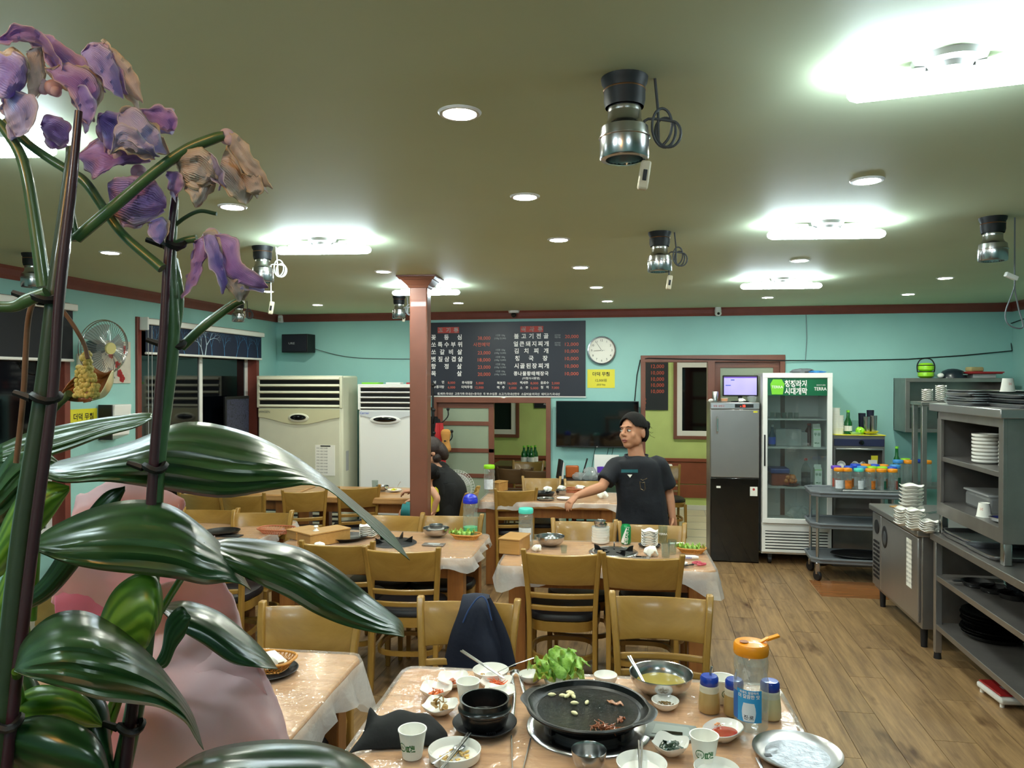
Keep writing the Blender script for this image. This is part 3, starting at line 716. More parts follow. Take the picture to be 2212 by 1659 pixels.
tline(wt, '쌀,배추:국내산  고춧가루:국내산+중국산  두 부:수입콩  소고기:국내산한우  소갈비살:미국산  돼지고기:국내산', 320, 1742, 1008, 31, .01, False)
hb.build('heading_patch', mat('headred', '#b0413c', .6), mb, smooth=False)
for m, c in ((wt, 'inkw'), (rd, 'inkr'), (sm, 'lgrey'), (bk_, 'ink')): m.build('lettering', M[c], mb, smooth=False)
# camera on the crown, motion detector, second camera
p = bk(1110, 676, YB - .06)
c = thing('security_camera', 'small white dome camera with a dark eye above the menu board', 'camera', (p.x, p.y, ZC - .001))
MB().lathe([(.0, -.03), (.055, -.026), (.062, -.005), (.062, 0)], 24).build('base', M['white'], c); MB().ball((0, -.01, -.045), .03).build('lens', M['blackgl'], c)
p = bk(1551, 672, YB - .06)
c = thing('security_camera', 'small white bullet camera on the crown moulding above the fridges', 'camera', (p.x, p.y, ZC - .06))
MB().lathe([(.03, 0), (.035, .02), (.03, .06)], 16).build('base', M['white'], c); MB().ball((0, -.02, -.005), (.035, .045, .03)).build('body', M['white'], c); MB().ball((0, -.06, -.01), .014).build('lens', M['blackgl'], c)
p = bk(606, 689, YB - .03)
c = thing('motion_sensor', 'small white sensor box in the corner above the wall speaker', 'sensor', (p.x, p.y, p.z))
MB().box(-.03, .03, -.02, .03, -.045, .045).build('body', M['white'], c, bev=.012); MB().box(-.018, .018, -.024, -.018, -.025, .01).build('window', M['cream'], c, bev=.004)
# clock
p = bk(1300, 757); k = thing('wall_clock', 'round white wall clock with a black rim, right of the menu board', 'clock', (p.x, YB - .002, p.z))
MB().lathe([(.0001, 0), (.152, 0), (.154, .01), (.15, .035), (.138, .035), (.136, .02)], 48, TR(rx=pi / 2), cap=False).build('rim', M['blackgl'], k)
MB().lathe([(.0001, .018), (.138, .018)], 48, TR(rx=pi / 2), cap=False).build('face', M['paper'], k)
nm = MB()
for i in range(1, 13): a = R(90 - 30 * i); nm.text(str(i), .108 * cos(a), .108 * sin(a) - .011, .032, 'c', 0, TR(0, -.0195, 0))
nm.build('numerals', M['ink'], k, smooth=False)
for L, ang, w_ in ((.085, 177 + 7, .005), (.115, 124, .004), (.035, 5, .002)):
    MB().bar([(0, 0, -.012), (0, 0, L)], [w_, w_ * .6], .0015, TR(0, -.0225, 0, 0, R(90 - ang), 0)).build('clock_hand', M['ink'], k, smooth=False)
MB().lathe([(.006, 0), (.006, .004)], 12, TR(0, -.021, 0, pi / 2)).build('hub', M['white'], k)
# yellow signs
def ysign(mtx, wd, ht, text):
    s = thing('paper_sign', text, 'sign'); s.matrix_local = mtx
    MB().box(-wd / 2, wd / 2, 0, .003, -ht / 2, ht / 2).build('sheet', M['yellow'], s, smooth=False)
    q = MB(); q.text('더덕 무침', 0, ht * .16, ht * .24, 'c', .02, TR(0, -.001, 0)); q.text('12,000원', 0, -ht * .16, ht * .18, 'c', .01, TR(0, -.001, 0)); q.text('(포장가능)', 0, -ht * .37, ht * .11, 'c', .01, TR(0, -.001, 0))
    q.build('lettering', M['ink'], s, smooth=False)
a, b = bk(1269, 798), bk(1328, 838); ysign(Matrix.Translation(((a.x + b.x) / 2, YB - .004, (a.z + b.z) / 2)), b.x - a.x, a.z - b.z, 'yellow price sign under the wall clock')
s1, z1 = lw(148, 885); s2, z2 = lw(209, 946)
ysign(ML @ Matrix.Translation(((s1 + s2) / 2, -.005, (z1 + z2) / 2)), s2 - s1, z1 - z2, 'yellow price sign on the left wall beside the white dispenser')
# television
a, b = bk(1201, 866, YB - .09), bk(1380, 968, YB - .09)
tv = thing('television', 'large black flat television on the wall behind the standing woman', 'television', ((a.x + b.x) / 2, YB - .09, (a.z + b.z) / 2)); hw, hh = (b.x - a.x) / 2, (a.z - b.z) / 2
MB().box(-hw, hw, 0, .035, -hh, hh).build('casing', M['dark'], tv, bev=.004); MB().box(-hw + .008, hw - .008, -.002, .002, -hh + .014, hh - .008).build('screen', M['darkglass'], tv, smooth=False)
MB().box(-.2, .2, .035, .088, -.15, .15).build('bracket', M['dark'], tv); MB().text('LG', 0, -hh + .004, .012, 'c', .01, TR(0, -.003, 0)).build('lettering', M['inkw'], tv, smooth=False)
for dx in (-.02, .12, .17): MB().tube([(dx, .06, -hh), (dx - .02, .07, -hh - .1), (dx - .05, .075, -hh - .28)], .003, 5).build('cable', M['black'], tv)
# speaker, its wire
a, b = bk(605, 722, YB - .2), bk(667, 761, YB - .2)
sp = thing('wall_speaker', 'dark blue-black box speaker high on the back wall at the left', 'speaker', ((a.x + b.x) / 2, YB - .2, (a.z + b.z) / 2), R(-6)); hw, hh = (b.x - a.x) / 2 * .95, (a.z - b.z) / 2
MB().box(-hw, hw, 0, .17, -hh, hh).build('cabinet', M['black'], sp, bev=.005); MB().box(-hw + .01, hw - .01, -.008, 0, -hh + .01, hh - .01).build('grille', mat('grille', '#141826', .8), sp, bev=.003)
MB().text('URE', -.03, -.012, .032, 'c', .01, TR(0, -.0095, 0), sx=1.4).build('lettering', M['lgrey'], sp, smooth=False)
w0, w1, w2 = bk(667, 750), bk(760, 772), bk(905, 776)
tag(MB().tube(cr([(w0.x, YB - .04, w0.z), (w1.x, YB - .008, w1.z), (w2.x, YB - .008, w2.z), (w2.x + .1, YB - .008, w2.z)], 24), .004, 6).build('speaker_wire', M['dgrey']), 'thin dark wire sagging from the wall speaker to the pillar', 'wire')
# black cable that runs over the door frame to the right wall
P = [bk(*q) for q in ((1371, 866), (1376, 810), (1383, 778), (1400, 774), (1480, 776), (1695, 779), (1820, 779), (1960, 776), (2080, 768), (2175, 758))]
P = [Vector((p.x, YB - (.04 if 2 < i < 6 else .008), p.z)) for i, p in enumerate(P)]
P[-1] = Vector((XR - .01, YB - .02, P[-1].z)); e = at(2205, 692, X=XR - .01); P += [Vector((XR - .01, e.y + .25, e.z - .02)), Vector((XR - .01, e.y - .5, e.z + .05))]
tag(MB().tube(P, .0055, 6).build('wall_cable', M['black']), 'black cable along the back wall over the door frame, rising at the right corner', 'cable')
tag(MB().tube([bk(1741, 676, YB - .008), bk(1743, 730, YB - .008), bk(1740, 778, YB - .008)], .003, 5).build('thin_wire', M['grey']), 'thin vertical wire on the back wall above the glass door fridge', 'wire')
# ---- air conditioners
def aircon(name_lab, x0, x1, yf, yb, zt, mt, style):
    t = thing('air_conditioner', name_lab, 'air conditioner', ((x0 + x1) / 2, yf, 0)); w = x1 - x0; h = w / 2; dp = yb - yf
    MB().box(-h, h, .02, dp, .0, zt).build('body', M[mt], t, bev=.02)
    vz = zt - (.34 if style else .27)
    MB().box(-h + .02, h - .02, 0, .03, .48, vz).build('front_panel', M[mt], t, bev=.012)
    f = MB(); f.box(-h, -h + .03, 0, .03, vz, zt); f.box(h - .03, h, 0, .03, vz, zt); f.box(-h, h, 0, .03, zt - .02, zt); f.build('vent_frame', M[mt], t, bev=.005)
    MB().box(-h + .03, h - .03, .012, .03, vz, zt - .02).build('vent_dark', M['black'], t, smooth=False)
    n = 5
    for i in range(n):
        z = vz + .02 + (zt - .05 - vz) * i / (n - 1)
        MB().box(-h + .03, h - .03, -.012, .012, -.012 if style else -.006, .012 if style else .006, TR(0, 0, z, R(-25), 0, 0)).build('vent_slat', M[mt], t, smooth=False, bev=.003)
    # curved display panel
    q = MB(); N = 16; tp = [(-h + .025 + (w - .05) * i / N, -(.10 if style else .06) - .055 * (.5 - .5 * cos(2 * pi * i / N)) ** .8 * (1.4 if style else 1)) for i in range(N + 1)]
    q.prism([(x, z) for x, z in tp] + [(h - .025, -.012), (-h + .025, -.012)], .008, TR(0, -.002, vz, pi / 2)); q.build('control_panel', mat('acp' + name_lab[:3], '#cfcba6' if style else '#d4d8dd', .4), t, smooth=False)
    MB().ball((0, -.012, vz - .105), (.12, .012, .05) if style else (.17, .012, .045), 28, 8).build('display', M[mt], t); MB().ball((0, -.022, vz - .1), (.09, .01, .03) if style else (.13, .01, .027), 24, 8).build('display_glass', M['blackgl'], t)
    g = 6
    for i in range(g): MB().box(-h + .03, h - .03, -.006, .006, .46 - i * .05, .485 - i * .05).build('lower_slat', M[mt], t, smooth=False, bev=.003)
    MB().box(-h + .02, h - .02, .006, .03, .06, .49).build('intake_dark', M['dgrey'], t, smooth=False)
    MB().text('WHISEN' if style else 'Carrier', -h + .03, vz - (.055 if style else .045), .035, 'l', .0, TR(0, -.013, 0)).build('lettering', M['dgrey' if style else 'blue'], t, smooth=False)
    return t, h, vz
t, h, vz = aircon('wide cream standing air conditioner in the back left corner', -4.13, -3.16, 7.42, 7.86, 1.83, 'cream', 1)
MB().box(h - .3, h - .08, -.004, 0, .78, 1.1).build('sticker', M['paper'], t, smooth=False)
q = MB()
for i in range(9): q.text('주의 사용 안내문', h - .285, 1.06 - i * .032, .018, 'l', 0, TR(0, -.0045, 0))
q.box(h - .24, h - .13, -.0046, -.004, 1.085, 1.095); q.build('lettering', M['ink'], t, smooth=False)
MB().box(h, h + .002, .1, .17, .82, 1.03).build('side_label', M['lgrey'], t, smooth=False)
t, h, vz = aircon('narrower white standing air conditioner between the cream one and the pillar', -3.04, -2.42, 7.55, 7.97, 1.74, 'white', 0)
MB().lathe([(.0001, 0), (.05, 0), (.05, .003)], 24, TR(h - .1, -.002, .62, pi / 2)).build('sticker', M['paper'], t); MB().lathe([(.0001, 0), (.018, 0), (.018, .003)], 12, TR(h - .1, -.0055, .615, pi / 2)).build('sticker_print', M['red'], t)
for i, (x, c, L) in enumerate(((-2.93, 'green', .2), (-2.68, 'white', .16), (-2.5, 'red', .08))):
    o = MB().box(-L / 2, L / 2, -.06, .06, 0, .018).build('booklet', M[c], bev=.003); place(o, (x, 7.7, 1.742), R(8 * i - 6)); tag(o, ['green', 'white', 'red'][i] + ' flat booklet lying on top of the white air conditioner', 'booklet')
# ---- roller blinds and left wall things
def blind(W, zb, text, tree):
    x0, x1 = W[0] + .06, W[1] + .005; z1 = W[3] - .01
    t = thing('roller_blind', text, 'roller blind'); t.matrix_local = ML @ Matrix.Translation((0, -.05, 0))
    MB().box(x0 - .02, x1, -.035, .03, z1 - .05, z1).build('head_rail', M['whitem'], t, bev=.008)
    MB().box(x0 - .03, x0 - .012, -.045, .04, z1 - .1, z1 + .01).build('end_bracket', M['white'], t, bev=.006)
    MB().box(x0, x1 - .02, -.004, 0, zb, z1 - .03).build('fabric', mat('blindfab' + str(tree), '#101c3a' if tree else '#0a0d18', .7, var=.3, vs=3), t, smooth=False)
    MB().tube([(x0, -.004, zb), (x1 - .02, -.004, zb)], .011, 8).build('bottom_bar', M['white'], t)
    for dx in (.0, .05): MB().tube([(x0 + dx - .02, -.04, z1 - .06), (x0 + dx - .02, -.04, .75)], .003, 5).build('bead_chain', M['lgrey'], t)
    if tree:
        q = [MB(), MB()]; rnd = random.Random(4)
        def br(m, x, z, a, L, r, dpt):
            x2, z2 = x + L * cos(a), z + L * sin(a)
            x2 = min(max(x2, x0 + .01), x1 - .03); z2 = min(z2, z1 - .06)
            nx, nz = -sin(a) * r, cos(a) * r
            m._add([(x - nx, -.005, z - nz), (x + nx, -.005, z + nz), (x2 + nx * .6, -.005, z2 + nz * .6), (x2 - nx * .6, -.005, z2 - nz * .6)], [(0, 1, 2, 3)])
            if dpt: 
                for s_ in (-1, 1): br(m, x2, z2, a + s_ * rnd.uniform(.2, .6), L * rnd.uniform(.6, .85), r * .6, dpt - 1)
        n_ = 9
        for i in range(n_): br(q[1], x0 + .1 + (x1 - x0 - .2) * i / (n_ - 1), zb + .01, pi / 2 + rnd.uniform(-.4, .4), .085, .005, 5)
        br(q[0], (x0 + x1) / 2 - .12, zb + .01, pi * .42, .1, .009, 6); br(q[0], (x0 + x1) / 2 - .16, zb + .01, pi * .62, .08, .006, 5)
        q[1].build('branch_print', mat('prb', '#3f7fae', .7), t, smooth=False); q[0].build('tree_print', mat('prw', '#b9cfe0', .7), t, smooth=False)
blind(W2, lw(420, 769)[1], 'roller blind printed with bare blue trees over the left window', 1)
blind(W1, lw(60, 776)[1], 'plain dark roller blind over the window at the left edge', 0)
# wall fan
s, z = lw(186, 750); fn = thing('wall_fan', 'round wall fan with a wire cage and yellow hub on the left wall', 'fan'); fn.matrix_local = ML @ Matrix.Translation((s - .06, 0, z)) 
MB().box(-.05, .05, -.03, 0, -.28, -.05).build('wall_bracket', M['cream'], fn, bev=.01); MB().tube([(0, -.03, -.12), (0, -.09, -.03), (0, -.1, 0)], .018, 8).build('arm', M['cream'], fn)
hd = Matrix.Translation((0, -.13, 0)) @ Euler((R(6), 0, R(-12))).to_matrix().to_4x4()
MB().lathe([(.0001, .06), (.045, .055), (.055, .0), (.04, -.07)], 20, hd @ TR(rx=pi / 2)).build('motor', M['grey'], fn)
cg_ = MB()
for rr_, yy in ((.2, -.09), (.205, -.07)): cg_.tube([hd @ Vector((rr_ * cos(a), yy, rr_ * sin(a))) for a in [i * 2 * pi / 40 for i in range(40)]], .004, 5, closed=True)
cg_.build('cage_ring', M['steel'], fn)
wr = MB()
for i in range(54):
    a = i * 2 * pi / 54
    wr.tube([hd @ Vector((r_ * cos(a + (.2 - r_) * 1.2), y_, r_ * sin(a + (.2 - r_) * 1.2))) for r_, y_ in ((.2, -.09), (.17, -.125), (.11, -.14), (.05, -.142))], .0018, 3)
wr.build('cage_wires', M['steel'], fn)
for i in range(3):
    a0 = i * 2 * pi / 3; MB().grid(7, 5, lambda u, v, a0=a0: hd @ Vector(((.04 + .135 * v) * cos(a0 + (u - .5) * (1.1 + .3 * v)), -.075 + .03 * (u - .5), (.04 + .135 * v) * sin(a0 + (u - .5) * (1.1 + .3 * v))))).build('blade', film('fanblade' + str(i), '#8f9f9f', .35, .5, .2), fn)
MB().lathe([(.0001, .155), (.042, .152), (.045, .14)], 24, hd @ TR(rx=pi / 2)).build('hub', mat('hub', '#d6cd8a', .4), fn)
# picture of red blossoms, white box, poster behind the fan
s, z = lw(241, 782); pc = thing('picture', 'pale hanging picture with red blossoms behind the wall fan', 'picture'); pc.matrix_local = ML @ Matrix.Translation((s, -.006, z))
s0_, za = lw(200, 735); s1_, zb_ = lw(281, 830); hw, hh = (s1_ - s0_) / 2, (za - zb_) / 2
MB().box(-hw, hw, -.004, .004, -hh, hh).build('canvas', mat('canvas', '#cfc9bd', .8, var=.12, vs=9), pc, smooth=False, bev=.002)
q, q2 = MB(), MB(); rnd = random.Random(2)
for cx, cz in ((.1, .12), (-.02, .06), (.14, .1), (.08, -.09), (.11, -.13), (.06, -.02)):
    for i in range(5):
        a = i * 1.256; q.lathe([(.0001, 0), (.017, 0)], 8, TR(cx + .018 * cos(a), -.0055, cz + .018 * sin(a), pi / 2), cap=False)
for i in range(14): x, zz = rnd.uniform(-.1, .12), rnd.uniform(-.2, .1); q2.tube([(x, -.005, zz), (x + rnd.uniform(-.06, .06), -.005, zz + .08)], .003, 4)
q2.build('branches', M['grey'], pc, smooth=False); q.build('blossoms', M['red'], pc, smooth=False)
s, z = lw(232, 912); bx_ = thing('dispenser', 'white wedge shaped towel dispenser on the left wall beside the yellow sign', 'dispenser'); bx_.matrix_local = ML @ Matrix.Translation((s, 0, z))
MB().prism([(-.01, -.14), (-.12, -.1), (-.14, .14), (-.01, .14)], .2, Matrix.Translation((-.1, 0, 0)) @ Matrix(((0, 0, 1, 0), (1, 0, 0, 0), (0, 1, 0, 0), (0, 0, 0, 1)))).build('body', M['white'], bx_, smooth=False, bev=.008)
MB().box(-.115, -.1, -.12, -.01, -.13, .14).build('side_plate', M['dark'], bx_, smooth=False)
# framed poster standing in the left window
s0_, za = lw(479, 857); s1_, _ = lw(530, 860); pt = thing('framed_poster', 'dark framed poster of pale tangled figures leaning in the left window', 'poster'); pt.matrix_local = ML @ Matrix.Translation(((s0_ + s1_) / 2, -.03, za - .24))
hw = (s1_ - s0_) / 2; MB().box(-hw, hw, -.012, .012, -.24, .24).build('frame', M['black'], pt, bev=.003)
n = NT('tangle'); v = n.coord((1, 1, 1)); no = n.noise(v, 34, 6, .8); n.l(n.ramp(no, [(.44, '#08090f'), (.5, '#4c5070'), (.54, '#0a0b12'), (.62, '#3a4052')]), n.b.inputs['Base Color'])
MB().box(-hw + .02, hw - .01, -.0135, -.012, -.235, .21).build('print', n.m, pt, smooth=False)
# wall window sill things end
# ---- coat stand left of the frosted door, coats, cushion
p = bk(938, 1100, YB - .25); cs = thing('coat_stand', 'black metal coat stand with curved hooks right of the pillar', 'coat stand', (p.x, YB - .3, 0))
MB().lathe([(.0, 0), (.15, .0), (.15, .015), (.02, .03), (.012, .04)], 24).build('base', M['black'], cs); MB().tube([(0, 0, .02), (0, 0, 1.72)], .012, 8).build('pole', M['black'], cs); MB().ball((0, 0, 1.73), .025).build('knob', M['black'], cs)
for zz, r_ in ((1.42, .16), (1.18, .2)):
    for i in range(4):
        a = R(20 + 90 * i); k = MB(); k.tube(cr([(0, 0, zz - .06), (r_ * .5 * cos(a), r_ * .5 * sin(a), zz - .1), (r_ * cos(a), r_ * sin(a), zz - .03), (r_ * 1.02 * cos(a), r_ * 1.02 * sin(a), zz + .04)], 10), .007, 6); k.ball((r_ * 1.02 * cos(a), r_ * 1.02 * sin(a), zz + .05), .018, 10, 6); k.build('hook', M['black'], cs)
def garment(name, text, loc, rz, w, L, m, seed):
    rnd = random.Random(seed); ph = [rnd.uniform(0, 6) for _ in range(4)]
    b = MB(); b.lathe([(.02 + w * (.35 + .65 * (k / 10) ** .6), -L * k / 10) for k in range(11)], 40, rf=lambda a, k: (.55 + .45 * abs(cos(a))) * (1 + .16 * sin(9 * a + ph[0] + 2 * k) * k + .08 * sin(15 * a + ph[1])), cap=False)
    o = b.build(name, m); place(o, loc, rz); o.scale = (1, .45, 1); return tag(o, text, 'jacket')
garment('jacket', 'black jacket hanging at the back of the coat stand', (p.x - .03, YB - .26, 1.39), 0, .13, .62, M['cloth'], 1)
garment('jacket', 'black and red jacket hanging on the front of the coat stand', (p.x + .04, YB - .36, 1.37), .3, .085, .72, M['cloth'], 2)
garment('jacket', 'bright red jacket hanging at the right side of the coat stand', (p.x + .1, YB - .40, 1.33), .5, .05, .66, M['red'], 3)
garment('scarf', 'dark teal scarf hanging beside the pillar on the coat stand', (p.x - .08, YB - .42, 1.4), .5, .05, .5, mat('dteal', '#12333a', .8), 5)
c_ = bk(963, 952, YB - .42); cu = thing('neck_cushion', 'tan dog-bone shaped cushion hanging from the coat stand', 'cushion', c_)
b = MB(); b.lathe([(.0001, -.5), (.3, -.47), (.5, -.38), (.52, -.28), (.42, -.12), (.37, 0), (.42, .12), (.5, .28), (.47, .38), (.3, .46), (.0001, .48)], 24); o = b.build('cushion_body', mat('tan', '#c48a45', .8, bump=.3, bs=60), cu); o.scale = (.11, .06, .26)
q = MB(); q.ball((0, -.035, 0), (.014, .006, .009), 10, 6); q.tube([(-.002, -.036, 0), (.02, -.036, 0), (.03, -.035, .018)], .0015, 4); q.tube([(.02, -.036, 0), (.03, -.035, -.018)], .0015, 4); q.build('stitched_nose', M['black'], cu)
# white floor fan behind the seated person
p = bk(985, 1062, 7.2); ff = thing('floor_fan', 'white standing fan behind the seated person', 'fan', (p.x, 7.2, 0), R(200))
MB().lathe([(0, 0), (.17, 0), (.17, .02), (.03, .04)], 28).build('base', M['white'], ff); MB().tube([(0, 0, .03), (0, 0, p.z - .02)], .016, 8).build('pole', M['white'], ff)
hz = p.z; MB().lathe([(.0001, -.16), (.05, -.155), (.055, -.13), (.055, -.03), (.03, -.01), (.0001, 0)], 20, TR(0, 0, hz, pi / 2)).build('motor', M['white'], ff)
rg = MB(); 
for rr_, yy in ((.19, -.04), (.17, -.075), (.1, -.09), (.15, -.005)): rg.tube([(rr_ * cos(a), -yy * -1, hz + .02 + rr_ * sin(a)) for a in [i * 2 * pi / 36 for i in range(36)]], .002, 4, closed=True)
for i in range(40):
    a = i * 2 * pi / 40; rg.tube([(r_ * cos(a), y_, hz + .02 + r_ * sin(a)) for r_, y_ in ((.05, -.092), (.17, -.075), (.19, -.04), (.15, -.005), (.05, 0))], .001, 3)
rg.build('cage', M['white'], ff)
for i in range(3): MB().grid(7, 4, lambda u, v, a0=i * 2.09: ((.03 + .13 * v) * cos(a0 + (u - .5) * 1.5), -.045 + .02 * (u - .5), hz + .02 + (.03 + .13 * v) * sin(a0 + (u - .5) * 1.5))).build('blade', film('ffb' + str(i), '#d8e0e0', .5, .5, .2), ff)
# ---- back room: menu copies, table, bottles
def small_menu(x0, y0, x1, y1, text, rows):
    a, b = at(x0, y0, Y=YR - .02), at(x1, y1, Y=YR - .02); t = thing('menu_board', text, 'menu board', (a.x, YR - .02, b.z)); w, h = b.x - a.x, a.z - b.z
    MB().box(0, w, 0, .012, 0, h).build('panel', mat('board2' + text[:2], '#20252b', .5), t, smooth=False); q = MB(); q2 = MB()
    for tx, fx, fz, hh, wh in rows: (q2 if wh else q).text(tx, w * fx, h * fz, hh, 'c', .006, TR(0, -.002, 0))
    q.build('lettering', M['inkr'], t, smooth=False); q2.build('lettering', M['inkw'], t, smooth=False)
small_menu(1360, 778, 1443, 886, 'narrow dark menu board with red prices, seen through the right opening',
           [('12,000', .73, .84, .07, 0), ('10,000', .73, .71, .07, 0), ('10,000', .73, .585, .07, 0), ('10,000', .73, .465, .07, 0), ('10,000', .73, .34, .07, 0), ('7,000', .33, .19, .05, 0), ('2,000', .33, .12, .05, 0), ('국내산', .32, .02, .04, 1)])
small_menu(1154, 800, 1260, 882, 'dark menu board corner seen through the left opening', [('찌개', .25, .07, .05, 1)])
tb = thing('dining_table', 'dark low table in the back room carrying green bottles', 'table', (at(1150, 1000, Y=9.6).x, 9.6, 0), 0)
MB().box(-.5, .5, -.32, .32, .66, .70).build('tabletop', M['oakd'], tb, bev=.01)
for sx in (-1, 1):
    for sy in (-1, 1): MB().box(sx * .42 - .03, sx * .42 + .03, sy * .26 - .03, sy * .26 + .03, 0, .66).build('leg', M['oakd'], tb, bev=.004)
tb2 = thing('dining_table', 'back room table with a white edge right of the standing woman', 'table', (at(1400, 1000, Y=9.4).x, 9.4, 0), 0)
MB().box(-.5, .3, -.3, .3, .68, .72).build('tabletop', M['whitem'], tb2, bev=.01)
for sx in (-.45, .25):
    for sy in (-1, 1): MB().box(sx - .03, sx + .03, sy * .25 - .03, sy * .25 + .03, 0, .68).build('leg', M['dark'], tb2, bev=.004)
def soju():
    t = thing('glass_bottle', 'x', 'bottle', (0, 0, 0), 0, 'green bottles on the back room table')
    MB().lathe([(.0001, 0), (.032, 0), (.034, .006), (.034, .11), (.03, .135), (.015, .165), (.0125, .2), (.0135, .202), (.0135, .212), (.0001, .212)], 20).build('bottle_body', M['greenbottle'], t)
    MB().lathe([(.0345, .035), (.0345, .09)], 20, cap=False).build('label', M['paper'], t); MB().lathe([(.0142, .195), (.0142, .215), (.0001, .215)], 14).build('cap', M['green'], t); return t
sj = None
for i, (px, py) in enumerate(((1132, 995), (1141, 993), (1148, 996), (1156, 994))):
    p = at(px, 998, Y=9.42 + .08 * (i % 2)); lb = ['leftmost', 'second from left', 'third from left', 'rightmost'][i] + ' green bottle on the dark back room table'
    if sj is None: sj = soju(); place(sj, (p.x, p.y, .70)); lab(sj, lb); sj.scale = (1.15,) * 3
    else: dup(sj, (p.x, p.y, .70), label=lb, s=1.15)
# ---- clutter counter under the television
ct = thing('counter', 'low black counter under the television full of clutter', 'counter', (at(1290, 1030, Y=7.8).x, 7.84, 0))
MB().box(-.42, .55, -.2, .2, .72, .76).build('top', M['black'], ct, bev=.004); MB().box(-.40, -.36, -.19, .19, 0, .72).build('side_panel', M['cream'], ct); MB().box(.5, .53, -.19, .19, 0, .72).build('side_panel', M['cream'], ct); MB().box(-.36, .5, -.16, .19, .08, .11).build('shelf', M['cream'], ct)
c0 = ct.location
def crumple(name, text, cat, loc, r, m, seed, fl=.6, group=None):
    rnd = random.Random(seed); ph = [rnd.uniform(0, 6.28) for _ in range(6)]
    b = MB(); b.lathe([(max(1e-4, sin(pi * j / 9)), -cos(pi * j / 9)) for j in range(10)], 18, rf=lambda a, k: 1 + .22 * sin(3 * a + ph[0] + 5 * k) + .18 * sin(5 * a + ph[1] - 7 * k), zf=lambda a, k: .25 * sin(4 * a + ph[2]) * sin(pi * k), cap=False)
    o = b.build(name, m, ang=25); o.scale = (r, r * .85, r * fl); o.location = (loc[0], loc[1], loc[2] + r * fl * .8); o.rotation_euler = (0, 0, seed); return tag(o, text, cat, group)
def xb(px, y, z=.76): p = at(px, 1000, Y=y); return (p.x, y, z)
o = MB().box(-.012, .012, -.08, .08, 0, .2).build('folder', M['dark'], bev=.003); place(o, xb(1206, 7.75), 0, (0, R(8), .3)); tag(o, 'dark folder standing at the left end of the television counter', 'folder')
o = MB().box(-.012, .012, -.08, .08, 0, .17).build('folder', M['whitem'], bev=.003); place(o, xb(1212, 7.8), 0, (0, R(3), .3)); tag(o, 'white folder leaning at the left end of the television counter', 'folder')
o = MB().box(-.07, .07, -.02, .02, 0, .13).build('snack_bag', mat('snack', '#b65c22', .4), bev=.015); place(o, xb(1236, 7.85), .1); tag(o, 'orange brown snack bag on the television counter', 'bag')
crumple('plastic_bag', 'clear crumpled plastic bag on the television counter, left', 'bag', xb(1250, 7.72), .07, film('bagf', '#e8eef0', .3, .8, .15), 3)
crumple('plastic_bag', 'clear crumpled plastic bag on the television counter, right of the dark stick', 'bag', xb(1276, 7.72), .08, film('bagf2', '#e8eef0', .35, .8, .15), 5, .9)
o = MB().tube([(0, 0, 0), (.06, .02, .21)], .008, 6).build('remote_control', M['black']); place(o, xb(1256, 7.8)); tag(o, 'black stick leaning up from the television counter', 'stick')
o = MB().box(-.13, .13, -.004, .004, 0, .24).build('cardboard_sheet', M['whitem']); place(o, xb(1310, 7.93), 0, (R(-8), 0, 0)); tag(o, 'white sheet leaning on the wall above the television counter', 'sheet')
t = thing('plastic_cup', 'purple plastic cup on the television counter beside the woman', 'cup', xb(1299, 7.76)); MB().lathe([(.0001, 0), (.038, 0), (.046, .13), (.043, .13), (.036, .01), (.0001, .008)], 24).build('cup_body', M['purple'], t); MB().lathe([(.043, .04), (.0447, .075)], 24, cap=False).build('label', M['lgrey'], t)
# ================================================================ fridges along the back wall
YF = 7.60
x0, x1, zt = at(1534, 1000, Y=YF).x, at(1641, 1000, Y=YF).x, at(1590, 869, Y=YF).z
fr = thing('refrigerator', 'two-door fridge, steel above and black below, left of the glass door fridge', 'refrigerator', ((x0 + x1) / 2, YF, 0)); h = (x1 - x0) / 2
MB().box(-h, h, .03, .46, .0, zt).build('body', M['steeld'], fr, bev=.006)
zm = at(1590, 1033, Y=YF).z
d = MB().box(-h + .004, h - .004, 0, .032, zm + .006, zt - .07).build('door', M['steelb'], fr, bev=.006)
MB().tube([(-h + .065, -.005, zm + .44), (-h + .065, -.03, zm + .46), (-h + .065, -.03, zm + .58), (-h + .065, -.005, zm + .6)], .009, 8).build('door_handle', M['chrome'], d)
d2 = MB().box(-h + .004, h - .004, 0, .032, .01, zm).build('door', M['blackgl'], fr, bev=.006)
MB().box(h - .09, h - .02, -.003, 0, zm - .17, zm - .08).build('energy_label', M['paper'], d2, bev=.01); MB().lathe([(.0001, 0), (.012, 0)], 16, TR(h - .055, -.0035, zm - .105, pi / 2)).build('label_print', M['red'], d2)
MB().box(-h + .06, -h + .1, -.003, 0, zm - .1, zm - .08).build('badge', M['paper'], d2)
pn = MB().box(-h + .004, h - .004, -.004, .032, zt - .065, zt - .004).build('control_panel', M['alu'], fr, bev=.004)
MB().box(.0, h - .06, -.008, -.004, zt - .052, zt - .018).build('display', M['black'], pn)
MB().text('- 18', .05, zt - .046, .03, 'l', .03, TR(0, -.0095, 0)).build('lettering', mat('led', '#ff3020', emit=3), pn, smooth=False)
MB().text('냉동 냉장고', -h + .03, zt - .045, .022, 'l', .01, TR(0, -.0055, 0)).build('lettering', M['red'], pn, smooth=False)
MB().box(h - .06, h - .02, -.002, .0, zt - .1, zt - .085).build('sticker', M['yellow'], fr)
